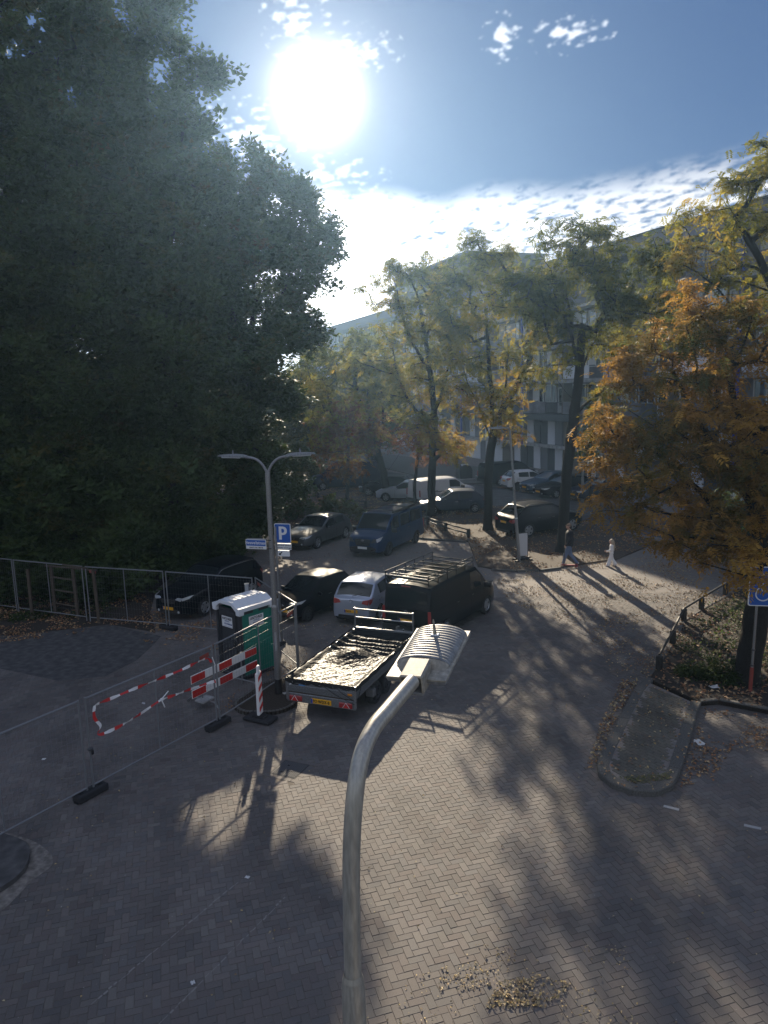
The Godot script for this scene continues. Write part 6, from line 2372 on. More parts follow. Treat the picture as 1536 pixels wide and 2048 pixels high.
func build_trees() -> void:
	var V := func(a: Array) -> Array:
		var out := []
		for p in a: out.append(Vector3(p[0], p[1], p[2]))
		return out
	var broad := [broad_spray(1, 7, 0.23), broad_spray(2, 7, 0.22), broad_spray(3, 6, 0.25)]
	var fine := [frond(4, 6, 0.34, 0.11, 0.05), frond(5, 5, 0.30, 0.12, 0.055), frond(6, 7, 0.36, 0.10, 0.05)]
	var near := [frond(7, 5, 0.31, 0.112, 0.048), frond(8, 4, 0.27, 0.12, 0.050), frond(9, 6, 0.34, 0.105, 0.045)]
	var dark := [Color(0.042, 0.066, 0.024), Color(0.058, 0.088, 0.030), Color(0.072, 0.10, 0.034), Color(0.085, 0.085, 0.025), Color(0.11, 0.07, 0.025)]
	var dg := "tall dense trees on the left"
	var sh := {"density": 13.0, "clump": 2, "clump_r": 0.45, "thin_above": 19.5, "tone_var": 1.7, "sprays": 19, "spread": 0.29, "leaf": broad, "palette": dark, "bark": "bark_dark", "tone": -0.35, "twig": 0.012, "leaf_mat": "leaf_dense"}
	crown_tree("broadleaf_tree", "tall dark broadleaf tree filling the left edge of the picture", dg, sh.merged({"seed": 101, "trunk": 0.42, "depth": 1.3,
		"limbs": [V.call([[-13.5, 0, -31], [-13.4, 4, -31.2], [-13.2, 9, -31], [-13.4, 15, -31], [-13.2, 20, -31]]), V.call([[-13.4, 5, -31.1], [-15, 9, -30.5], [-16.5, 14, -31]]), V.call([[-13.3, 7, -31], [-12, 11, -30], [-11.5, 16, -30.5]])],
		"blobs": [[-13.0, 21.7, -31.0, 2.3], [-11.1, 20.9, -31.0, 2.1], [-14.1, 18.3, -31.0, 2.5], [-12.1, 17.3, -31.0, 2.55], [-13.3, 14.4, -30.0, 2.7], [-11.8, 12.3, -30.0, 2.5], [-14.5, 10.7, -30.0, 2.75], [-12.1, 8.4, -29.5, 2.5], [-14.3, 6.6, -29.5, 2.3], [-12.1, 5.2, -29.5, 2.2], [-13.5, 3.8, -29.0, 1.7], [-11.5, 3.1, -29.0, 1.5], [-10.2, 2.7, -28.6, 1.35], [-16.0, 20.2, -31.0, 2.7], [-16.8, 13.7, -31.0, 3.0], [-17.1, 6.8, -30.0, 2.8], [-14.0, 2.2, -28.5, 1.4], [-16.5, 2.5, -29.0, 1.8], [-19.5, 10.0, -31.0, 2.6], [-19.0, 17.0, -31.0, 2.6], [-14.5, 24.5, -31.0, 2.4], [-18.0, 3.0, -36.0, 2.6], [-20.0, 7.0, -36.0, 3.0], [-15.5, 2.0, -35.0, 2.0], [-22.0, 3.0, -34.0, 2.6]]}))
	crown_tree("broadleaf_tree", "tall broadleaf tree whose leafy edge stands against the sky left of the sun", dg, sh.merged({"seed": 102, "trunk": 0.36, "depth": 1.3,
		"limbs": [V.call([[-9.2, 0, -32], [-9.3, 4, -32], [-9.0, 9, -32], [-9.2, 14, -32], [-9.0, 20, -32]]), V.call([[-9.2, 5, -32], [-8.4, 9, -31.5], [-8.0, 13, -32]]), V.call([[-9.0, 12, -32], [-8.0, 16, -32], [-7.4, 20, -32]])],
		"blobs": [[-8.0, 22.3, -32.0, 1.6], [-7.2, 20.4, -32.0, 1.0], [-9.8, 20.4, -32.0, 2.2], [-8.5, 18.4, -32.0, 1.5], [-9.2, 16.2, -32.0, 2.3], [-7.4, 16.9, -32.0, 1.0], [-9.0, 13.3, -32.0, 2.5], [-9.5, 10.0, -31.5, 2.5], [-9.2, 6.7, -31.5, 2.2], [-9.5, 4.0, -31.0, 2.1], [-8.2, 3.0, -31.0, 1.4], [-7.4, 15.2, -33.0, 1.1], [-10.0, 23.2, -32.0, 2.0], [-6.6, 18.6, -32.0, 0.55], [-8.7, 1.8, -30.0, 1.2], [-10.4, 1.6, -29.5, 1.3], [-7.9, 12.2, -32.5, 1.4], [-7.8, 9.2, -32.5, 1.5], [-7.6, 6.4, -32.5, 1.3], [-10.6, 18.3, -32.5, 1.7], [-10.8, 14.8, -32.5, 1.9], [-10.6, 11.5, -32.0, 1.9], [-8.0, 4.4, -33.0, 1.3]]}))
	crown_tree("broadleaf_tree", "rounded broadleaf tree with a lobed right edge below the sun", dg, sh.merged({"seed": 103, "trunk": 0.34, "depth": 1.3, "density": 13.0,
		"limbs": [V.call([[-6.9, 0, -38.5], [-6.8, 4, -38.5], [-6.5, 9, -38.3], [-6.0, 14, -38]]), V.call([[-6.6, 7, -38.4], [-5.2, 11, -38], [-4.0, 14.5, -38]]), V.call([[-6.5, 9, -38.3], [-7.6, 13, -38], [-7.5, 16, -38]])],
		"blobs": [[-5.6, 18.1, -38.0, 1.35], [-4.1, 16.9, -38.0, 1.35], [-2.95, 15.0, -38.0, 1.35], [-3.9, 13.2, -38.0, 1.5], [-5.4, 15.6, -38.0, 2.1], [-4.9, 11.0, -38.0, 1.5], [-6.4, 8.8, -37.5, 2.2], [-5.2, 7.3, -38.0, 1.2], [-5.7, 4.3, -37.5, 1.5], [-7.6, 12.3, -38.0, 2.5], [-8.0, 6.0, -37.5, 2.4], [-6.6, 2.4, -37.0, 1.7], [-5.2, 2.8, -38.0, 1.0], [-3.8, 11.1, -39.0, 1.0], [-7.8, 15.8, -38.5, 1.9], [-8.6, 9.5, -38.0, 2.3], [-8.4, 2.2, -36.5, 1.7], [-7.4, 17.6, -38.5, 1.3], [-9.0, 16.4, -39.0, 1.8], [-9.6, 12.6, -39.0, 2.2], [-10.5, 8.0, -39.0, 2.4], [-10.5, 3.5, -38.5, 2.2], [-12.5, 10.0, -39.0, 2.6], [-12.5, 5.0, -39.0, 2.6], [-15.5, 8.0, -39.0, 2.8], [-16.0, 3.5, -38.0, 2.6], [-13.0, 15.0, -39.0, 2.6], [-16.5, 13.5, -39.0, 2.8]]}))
	crown_tree("shrub", "big dark evergreen shrub under the trees behind the far fence", "shrubs under the trees", {"seed": 104, "category": "shrub", "trunk": 0.09, "density": 16.0, "sprays": 18, "spread": 0.3, "leaf": broad, "palette": dark, "tone": -0.5, "bark": "bark_dark", "leaf_mat": "leaf_dense",
		"limbs": [V.call([[-12.0, 0, -28.2], [-12.0, 1.0, -28.2], [-12.1, 2.0, -28.2]]), V.call([[-12.0, 0.6, -28.2], [-10.8, 1.4, -28.0]]), V.call([[-12.0, 0.6, -28.2], [-13.6, 1.4, -28.0]])],
		"blobs": [[-11.2, 1.3, -28.0, 1.2], [-12.8, 1.5, -28.2, 1.3], [-14.4, 1.3, -28.2, 1.2], [-10.0, 1.1, -27.8, 0.9], [-16.4, 1.4, -28.6, 1.4], [-18.2, 1.4, -29.0, 1.4]]})
	crown_tree("shrub", "dark evergreen shrub between the fence and the grey compact car", "shrubs under the trees", {"seed": 105, "category": "shrub", "trunk": 0.07, "density": 16.0, "sprays": 16, "spread": 0.3, "leaf": broad, "palette": dark, "tone": -0.3, "bark": "bark_dark", "leaf_mat": "leaf_dense",
		"limbs": [V.call([[-8.2, 0, -34.0], [-8.1, 0.9, -34.0], [-8.0, 1.8, -34.0]])],
		"blobs": [[-8.2, 1.2, -34.0, 1.1], [-7.2, 0.9, -34.6, 0.9], [-9.2, 1.2, -33.2, 1.1], [-9.6, 1.0, -31.6, 1.0], [-6.6, 1.6, -38.6, 1.2]]})

	var olive := [Color(0.075, 0.10, 0.02), Color(0.15, 0.165, 0.03), Color(0.32, 0.29, 0.04), Color(0.46, 0.32, 0.05), Color(0.34, 0.15, 0.04)]
	var hg := "slender yellowing trees on the verge"
	var lo := {"density": 16.0, "clump": 2, "sprays": 14, "spread": 0.27, "leaf": fine, "palette": olive, "bark": "bark_dark", "twig": 0.010, "depth": 1.25}
	crown_tree("yellowing_tree", "olive crowned tree with a leaning trunk beside the walking man", hg, lo.merged({"seed": 201, "trunk": 0.24, "tone": -0.35, "tone_y": [10.5, -0.10],
		"limbs": [V.call([[8.2, 0, -33.5], [8.3, 2.5, -33.5], [8.5, 4.8, -33.5], [8.7, 6.5, -33.5], [8.9, 8.7, -33.5], [9.0, 10.5, -33.5]]), V.call([[8.7, 6.3, -33.5], [9.5, 7.1, -33.3], [10.5, 7.7, -33.2], [11.2, 8.6, -33.3]]), V.call([[8.75, 6.6, -33.5], [9.1, 8.3, -33.8], [9.6, 9.4, -34.0], [10.4, 10.4, -34.0]]), V.call([[8.85, 8.2, -33.5], [8.5, 9.6, -33.2], [8.0, 10.8, -33.0]]), V.call([[8.7, 6.9, -33.5], [8.0, 8.0, -34.2], [7.4, 9.0, -34.4]])],
		"blobs": [[8.0, 13.6, -33.5, 1.3], [9.5, 13.3, -33.5, 1.3], [10.6, 12.2, -33.5, 1.3], [8.9, 12.0, -33.5, 1.75], [7.2, 11.9, -33.5, 1.1], [11.3, 10.4, -33.5, 1.2], [10.2, 10.6, -33.5, 1.3], [7.9, 10.3, -34.0, 1.1], [9.5, 9.6, -34.0, 0.9], [11.3, 8.9, -34.0, 0.9], [7.4, 8.5, -33.0, 0.75], [9.7, 13.9, -33.5, 0.9], [6.7, 10.7, -33.0, 0.75], [9.9, 7.6, -33.3, 0.6], [12.0, 11.0, -33.6, 0.9], [6.3, 11.6, -33.2, 0.8], [12.3, 12.2, -33.6, 0.9], [11.8, 13.1, -33.8, 0.8], [12.4, 9.8, -33.4, 0.8], [12.9, 11.2, -33.4, 0.8], [6.0, 12.4, -33.4, 0.7], [11.6, 13.6, -33.6, 0.7], [12.8, 12.8, -33.6, 0.6]]}))
	crown_tree("yellowing_tree", "forked tree with bright yellow lower leaves, behind the banner and leaning lamp", hg, lo.merged({"seed": 202, "trunk": 0.23, "tone": -0.18, "tone_y": [10.5, -0.11],
		"limbs": [V.call([[5.6, 0, -39.2], [5.6, 2.2, -39.2], [5.75, 4.4, -39.2], [6.0, 5.6, -39.2], [6.4, 6.5, -39.2], [7.2, 7.8, -39.2], [8.0, 9.4, -39.2]]), V.call([[5.8, 4.7, -39.2], [5.2, 6.5, -39.3], [4.6, 7.9, -39.4], [4.2, 9.4, -39.4]]), V.call([[5.9, 5.3, -39.2], [5.75, 7.5, -39.0], [5.6, 9.6, -39.0], [5.5, 11.8, -39.0]]), V.call([[6.2, 6.0, -39.2], [6.5, 7.8, -38.8], [6.6, 10.2, -38.8]])],
		"blobs": [[5.2, 14.4, -39.0, 1.2], [6.2, 13.4, -39.0, 1.35], [4.5, 12.8, -39.0, 1.25], [5.7, 11.5, -39.0, 1.4], [7.3, 12.0, -39.0, 1.0], [4.4, 10.6, -39.0, 1.05], [5.2, 8.6, -39.0, 1.0], [6.7, 9.2, -39.0, 1.0], [6.3, 7.4, -38.6, 1.1], [4.7, 6.7, -39.0, 1.0], [6.8, 5.7, -38.2, 0.85], [3.8, 13.6, -40.0, 0.8], [8.0, 10.0, -39.0, 0.8], [5.7, 6.2, -38.4, 0.7], [8.4, 11.4, -39.0, 0.9], [3.5, 11.6, -39.4, 0.9], [7.9, 12.9, -39.0, 0.9], [7.6, 8.4, -38.6, 0.9], [3.7, 8.6, -39.2, 0.9]]}))
	crown_tree("yellowing_tree", "tall tree behind the dark blue hatchback, bare twigs at its top", hg, lo.merged({"seed": 203, "trunk": 0.24, "tone": -0.05, "tone_y": [9.0, -0.05], "density": 11.0, "sprays": 13,
		"limbs": [V.call([[2.8, 0, -43.9], [2.9, 1.7, -43.9], [3.0, 4.1, -43.9], [3.1, 6.1, -43.9], [3.0, 8.1, -43.9], [2.7, 10.5, -44.0], [2.3, 13.0, -44.0]]), V.call([[3.0, 5.0, -43.9], [1.9, 6.6, -44.0], [1.2, 8.0, -44.2], [0.8, 10.0, -44.2]]), V.call([[3.05, 6.0, -43.9], [3.8, 8.0, -43.7], [4.2, 10.0, -43.7]]), V.call([[2.9, 8.6, -43.9], [1.8, 10.6, -44.0], [1.2, 12.6, -44.0]])],
		"blobs": [[1.0, 13.5, -44.0, 1.35], [2.8, 14.2, -44.0, 1.35], [3.6, 12.4, -44.0, 1.6], [1.2, 11.3, -44.0, 1.7], [3.0, 9.9, -44.0, 1.6], [0.2, 12.4, -44.0, 0.6], [4.1, 10.4, -44.0, 1.2], [1.8, 8.2, -44.0, 1.4], [0.8, 14.7, -44.0, 0.8], [3.5, 7.6, -44.0, 1.2], [3.2, 5.0, -43.2, 1.2], [4.2, 4.2, -43.0, 1.0], [1.9, 5.9, -43.2, 1.0], [-0.6, 13.4, -44.0, 0.4], [-1.2, 9.6, -44.0, 0.7], [-1.9, 8.8, -44.2, 0.6], [5.2, 11.2, -43.6, 1.0], [0.0, 9.4, -44.2, 1.1], [0.6, 7.4, -44.0, 0.9], [5.2, 8.8, -43.6, 0.9]]}))
	var rust := [Color(0.14, 0.11, 0.035), Color(0.21, 0.125, 0.04), Color(0.27, 0.13, 0.04), Color(0.24, 0.09, 0.035), Color(0.33, 0.16, 0.04)]
	crown_tree("yellowing_tree", "spreading tree with many limbs behind the roof of the blue van", hg, lo.merged({"seed": 204, "trunk": 0.26, "tone": -0.15, "tone_y": [7.0, -0.13], "density": 13.0,
		"limbs": [V.call([[0.3, 0, -51], [0.1, 1.6, -51], [-0.2, 3.0, -51], [-0.6, 4.9, -51], [-1.0, 7.0, -51]]), V.call([[0.1, 1.8, -51], [1.0, 3.0, -51], [1.6, 4.2, -51]]), V.call([[-0.1, 2.6, -51], [-1.4, 4.0, -51], [-2.6, 5.2, -51]]), V.call([[-0.3, 3.4, -51], [0.1, 5.4, -51], [0.1, 7.6, -51]])],
		"blobs": [[-2.3, 9.7, -51.0, 2.2], [-3.8, 7.4, -51.0, 2.0], [-0.6, 10.3, -51.0, 1.65], [-4.1, 10.5, -52.0, 1.35], [-1.4, 7.0, -50.0, 1.9], [0.0, 8.0, -51.0, 1.6], [-2.5, 4.6, -50.0, 1.8], [-4.1, 5.1, -50.0, 1.6], [-0.8, 4.6, -50.0, 1.2], [1.4, 9.0, -51.0, 1.3], [-5.2, 8.8, -51.0, 1.4], [1.2, 6.6, -51.0, 1.2]]}))
	crown_tree("small_orange_tree", "small rust orange tree left of the blue van, before the dark van", "small orange trees", {"seed": 205, "trunk": 0.12, "density": 15.0, "sprays": 13, "spread": 0.34, "leaf": fine, "palette": rust, "bark": "bark_dark", "tone": 0.1,
		"limbs": [V.call([[-2.5, 0, -49.6], [-2.4, 1.5, -49.6], [-2.3, 3.2, -49.6], [-2.2, 5.0, -49.6]])],
		"blobs": [[-2.6, 4.4, -49.4, 1.3], [-1.6, 5.6, -49.4, 1.2], [-3.3, 5.6, -49.4, 1.2], [-1.0, 4.2, -49.0, 1.0], [-2.2, 6.6, -49.4, 1.0], [-0.2, 5.4, -48.6, 0.9], [-3.8, 3.8, -49.2, 0.9], [-2.0, 2.7, -49.0, 0.8], [-3.2, 2.4, -49.0, 0.7]]})
	crown_tree("small_orange_tree", "small orange tree with sparse low leaves beside the white delivery van", "small orange trees", {"seed": 206, "trunk": 0.10, "density": 17.0, "sprays": 12, "spread": 0.3, "leaf": fine, "palette": rust, "bark": "bark_dark", "tone": 0.3,
		"limbs": [V.call([[2.0, 0, -46.5], [2.0, 1.6, -46.5], [2.2, 3.2, -46.4], [2.4, 4.6, -46.2]])],
		"blobs": [[2.2, 4.4, -46.2, 1.0], [3.4, 4.6, -46.0, 0.9], [4.4, 4.0, -45.8, 0.8], [1.2, 4.9, -46.0, 0.9], [3.4, 3.3, -45.8, 0.7], [2.6, 5.6, -46.0, 0.8]]})
	var green := [Color(0.07, 0.11, 0.025), Color(0.10, 0.15, 0.03), Color(0.15, 0.18, 0.035), Color(0.20, 0.20, 0.04)]
	crown_tree("green_tree", "small fresh green tree across the street behind the steel pole", "", {"seed": 207, "trunk": 0.10, "density": 26.0, "sprays": 14, "spread": 0.26, "leaf": fine, "palette": green, "bark": "bark_dark",
		"limbs": [V.call([[13.0, 0, -46.0], [12.9, 2.0, -45.8], [12.9, 4.5, -45.5]])],
		"blobs": [[12.9, 4.9, -45.0, 1.05], [13.2, 6.6, -45.0, 0.95], [12.6, 3.9, -45.0, 0.85], [13.8, 5.6, -45.2, 0.9]]})

	# trees farther back that close the view at the end of the lot
	var back := [Color(0.05, 0.07, 0.024), Color(0.08, 0.10, 0.03), Color(0.14, 0.14, 0.035), Color(0.20, 0.17, 0.04)]
	var bk := {"density": 7.0, "sprays": 16, "spread": 0.5, "leaf": broad, "palette": back, "bark": "bark_dark", "trunk": 0.25, "twig": 0.014, "depth": 1.2}
	crown_tree("distant_tree", "hazy green tree behind the long dark van, far left", "trees at the end of the lot", bk.merged({"seed": 401,
		"limbs": [V.call([[-6.5, 0, -68], [-6.4, 3, -68], [-6.6, 6, -68], [-6.3, 9, -68]])],
		"blobs": [[-6.5, 8.8, -68, 2.6], [-8.6, 7.0, -68, 2.4], [-4.4, 7.2, -68, 2.3], [-6.4, 5.2, -67, 2.2], [-9.0, 4.2, -68, 2.0], [-4.2, 4.4, -67, 1.8], [-6.5, 11.2, -68, 1.7], [-6.6, 2.8, -67, 1.6], [-8.8, 2.0, -67, 1.4], [-4.6, 2.4, -66.5, 1.3]]}))
	crown_tree("distant_tree", "hazy olive tree beyond the spreading tree, against the far end of the block", "trees at the end of the lot", bk.merged({"seed": 402,
		"limbs": [V.call([[-1.2, 0, -74], [-1.2, 3, -74], [-1.4, 6, -74], [-1.2, 9, -74]])],
		"blobs": [[-1.2, 9.0, -74, 2.6], [-3.6, 7.4, -74, 2.4], [1.0, 7.2, -74, 2.3], [-1.2, 5.4, -73, 2.2], [-3.4, 4.6, -73, 1.8], [0.8, 4.6, -73, 1.8], [-1.4, 11.6, -74, 1.8], [-2.6, 2.8, -73, 1.5], [0.4, 2.8, -73, 1.4]]}))
	crown_tree("distant_tree", "hazy green tree farthest left at the end of the lot", "trees at the end of the lot", bk.merged({"seed": 403,
		"limbs": [V.call([[-12.0, 0, -64], [-12.0, 3, -64], [-12.2, 6, -64], [-12.0, 9, -64]])],
		"blobs": [[-12.0, 9.0, -64, 2.7], [-14.5, 7.4, -64, 2.6], [-9.8, 7.2, -64, 2.3], [-12.0, 5.4, -63, 2.4], [-14.4, 4.2, -63, 2.2], [-9.8, 4.2, -63, 2.0], [-12, 11.8, -64, 2.0], [-11.5, 2.6, -63, 1.8], [-14.0, 2.0, -63, 1.6], [-9.6, 2.0, -62.5, 1.5]]}))

	crown_tree("shrub", "dark hedge like shrub far left beside the nose of the long dark van", "", {"seed": 404, "category": "shrub", "trunk": 0.08, "density": 9.0, "sprays": 14, "spread": 0.35, "leaf": broad, "palette": back, "bark": "bark_dark", "twig": 0.01,
		"limbs": [V.call([[-7.6, 0, -61], [-7.5, 1.0, -61], [-7.4, 2.0, -61]])],
		"blobs": [[-7.4, 1.6, -61, 1.5], [-9.6, 1.6, -61, 1.6], [-5.6, 1.2, -62, 1.2], [-12.0, 1.7, -60, 1.7], [-6.8, 3.0, -62, 1.2]]})
	crown_tree("distant_tree", "hazy dark tree seen through gaps at the left edge", "trees at the end of the lot", bk.merged({"seed": 405,
		"limbs": [V.call([[-24.0, 0, -52], [-24.0, 3, -52], [-24.2, 6, -52], [-24.0, 9, -52]])],
		"blobs": [[-24.0, 9.0, -52, 3.2], [-27.5, 7.4, -52, 3.0], [-20.8, 7.2, -52, 3.0], [-24.0, 5.0, -51, 3.0], [-27.4, 3.2, -51, 2.8], [-20.5, 3.2, -51, 2.8], [-24, 2.0, -50, 2.4], [-17.5, 4.0, -51, 2.6], [-17.0, 1.8, -50, 2.0]]}))

	# the orange tree close on the right
	var orange := [Color(0.085, 0.10, 0.028), Color(0.19, 0.15, 0.04), Color(0.32, 0.185, 0.05), Color(0.44, 0.26, 0.055), Color(0.56, 0.37, 0.08)]
	crown_tree("orange_tree", "orange leaved tree close by on the right, hanging before the street", "", {"seed": 301, "trunk": 0.30, "density": 22.0, "clump": 2, "clump_r": 0.2, "sprays": 14, "spread": 0.19, "leaf": near, "palette": orange, "bark": "bark_dark", "tone": 0.08, "tone_y": [6.0, -0.10], "tone_var": 1.6, "twig": 0.007, "depth": 1.0,
		"limbs": [V.call([[9.1, 0, -17.9], [9.2, 1.0, -17.9], [9.35, 2.3, -17.9], [9.3, 3.6, -17.9], [9.0, 5.0, -17.8], [8.6, 6.8, -17.7]]), V.call([[9.3, 3.0, -17.9], [8.2, 4.4, -17.4], [7.0, 5.6, -17.2], [6.0, 6.4, -17.1]]), V.call([[9.3, 3.4, -17.9], [10.2, 5.2, -17.6], [10.6, 7.2, -17.6]]), V.call([[9.1, 4.6, -17.8], [7.8, 6.4, -17.8], [7.0, 8.0, -18.0]]), V.call([[9.3, 2.6, -17.9], [8.8, 3.6, -16.9], [8.2, 4.4, -16.4]])],
		"blobs": [[6.5, 7.8, -18.0, 0.95], [7.6, 8.5, -18.0, 1.1], [8.8, 8.7, -18.0, 1.25], [5.7, 6.7, -17.0, 0.8], [6.7, 6.4, -17.0, 1.1], [8.0, 6.6, -17.0, 1.2], [5.5, 5.5, -17.0, 0.6], [6.5, 5.1, -17.0, 0.85], [7.6, 5.1, -17.0, 0.9], [8.6, 5.3, -16.6, 0.95], [7.6, 4.3, -16.2, 0.55], [8.3, 4.3, -16.3, 0.4], [6.7, 4.2, -16.6, 0.45], [7.6, 3.6, -15.7, 0.3], [7.8, 9.4, -18.5, 0.7], [6.6, 8.8, -18.5, 0.65], [9.9, 7.2, -17.5, 1.6], [9.3, 5.2, -16.6, 0.95], [7.9, 3.8, -15.6, 0.33], [8.2, 3.45, -15.6, 0.2], [6.0, 4.6, -17.0, 0.4], [5.3, 5.0, -17.0, 0.4], [7.1, 3.7, -16.4, 0.3], [5.2, 6.2, -17.0, 0.45], [5.1, 7.2, -17.2, 0.4], [5.9, 8.3, -18.0, 0.5], [11.5, 8.0, -18.0, 1.5]]})
	crown_tree("yellow_tree", "tall airy yellow green tree at the upper right before the balconies", "", lo.merged({"seed": 302, "trunk": 0.20, "tone": -0.15, "density": 12.0, "palette": [Color(0.08, 0.095, 0.022), Color(0.16, 0.155, 0.03), Color(0.28, 0.23, 0.04), Color(0.26, 0.15, 0.04)],
		"limbs": [V.call([[15.6, 0, -29], [15.6, 3, -29], [15.7, 6, -29], [15.8, 9, -29], [15.4, 12, -29]]), V.call([[15.7, 7.5, -29], [14.2, 9.5, -29], [12.8, 11.2, -29], [11.6, 12.0, -29]]), V.call([[15.8, 9.4, -29], [14.4, 12.2, -29], [13.2, 14.0, -29]])],
		"blobs": [[13.6, 14.8, -29.0, 1.0], [14.4, 15.4, -29.0, 1.05], [12.1, 13.3, -29.0, 0.85], [13.6, 13.0, -29.0, 1.15], [11.5, 12.2, -29.0, 0.65], [12.8, 11.8, -29.0, 0.85], [14.9, 11.4, -29.0, 1.0], [15.9, 13.7, -29.0, 1.6], [14.4, 10.1, -29.0, 0.8], [11.5, 13.5, -29.0, 0.5], [16.8, 11.3, -29.0, 1.6], [15.6, 16.2, -29.0, 1.0], [17.4, 15.4, -29.0, 1.5]]}))
	crown_tree("shrub", "dark shrub with thin stems at the right edge behind the wheelchair sign", "", {"seed": 303, "category": "shrub", "trunk": 0.08, "density": 14.0, "sprays": 12, "spread": 0.3, "leaf": fine, "palette": dark, "bark": "bark_dark", "tone": 0.1,
		"limbs": [V.call([[14.4, 0, -28.2], [14.3, 1.4, -28.2], [14.2, 3.0, -28.2]]), V.call([[14.3, 0.8, -28.2], [13.3, 2.2, -28.1]])],
		"blobs": [[13.4, 2.4, -28.0, 1.2], [14.2, 3.6, -28.0, 1.3], [14.9, 2.0, -28.0, 1.2], [15.8, 3.4, -28.0, 1.4]]})
	crown_tree("shrub", "low green shrub in the leafy bed before the thick trunk", "", {"seed": 304, "category": "shrub", "trunk": 0.03, "density": 60.0, "sprays": 10, "spread": 0.10, "leaf": near, "palette": [Color(0.03, 0.05, 0.018), Color(0.05, 0.075, 0.022), Color(0.08, 0.09, 0.03)], "twig": 0.004,
		"limbs": [V.call([[8.3, 0.1, -18.3], [8.3, 0.3, -18.3], [8.3, 0.5, -18.3]])],
		"blobs": [[8.3, 0.35, -18.3, 0.35], [8.7, 0.3, -18.0, 0.3], [7.95, 0.28, -18.5, 0.28]]})
	# low shrubs and ivy beds
	crown_tree("shrub", "straggly shrub on the verge left of the blue van", "", {"seed": 305, "category": "shrub", "trunk": 0.05, "density": 14.0, "sprays": 10, "spread": 0.22, "leaf": broad, "palette": dark, "tone": 0.2, "twig": 0.006, "bark": "bark_dark",
		"limbs": [V.call([[-3.6, 0.06, -44.5], [-3.5, 0.5, -44.5], [-3.4, 0.9, -44.5]])],
		"blobs": [[-3.5, 0.7, -44.5, 0.7], [-2.4, 0.6, -44.0, 0.6], [-4.8, 0.7, -44.8, 0.8], [-1.2, 0.5, -43.4, 0.5], [-6.2, 0.8, -44.6, 0.9]]})


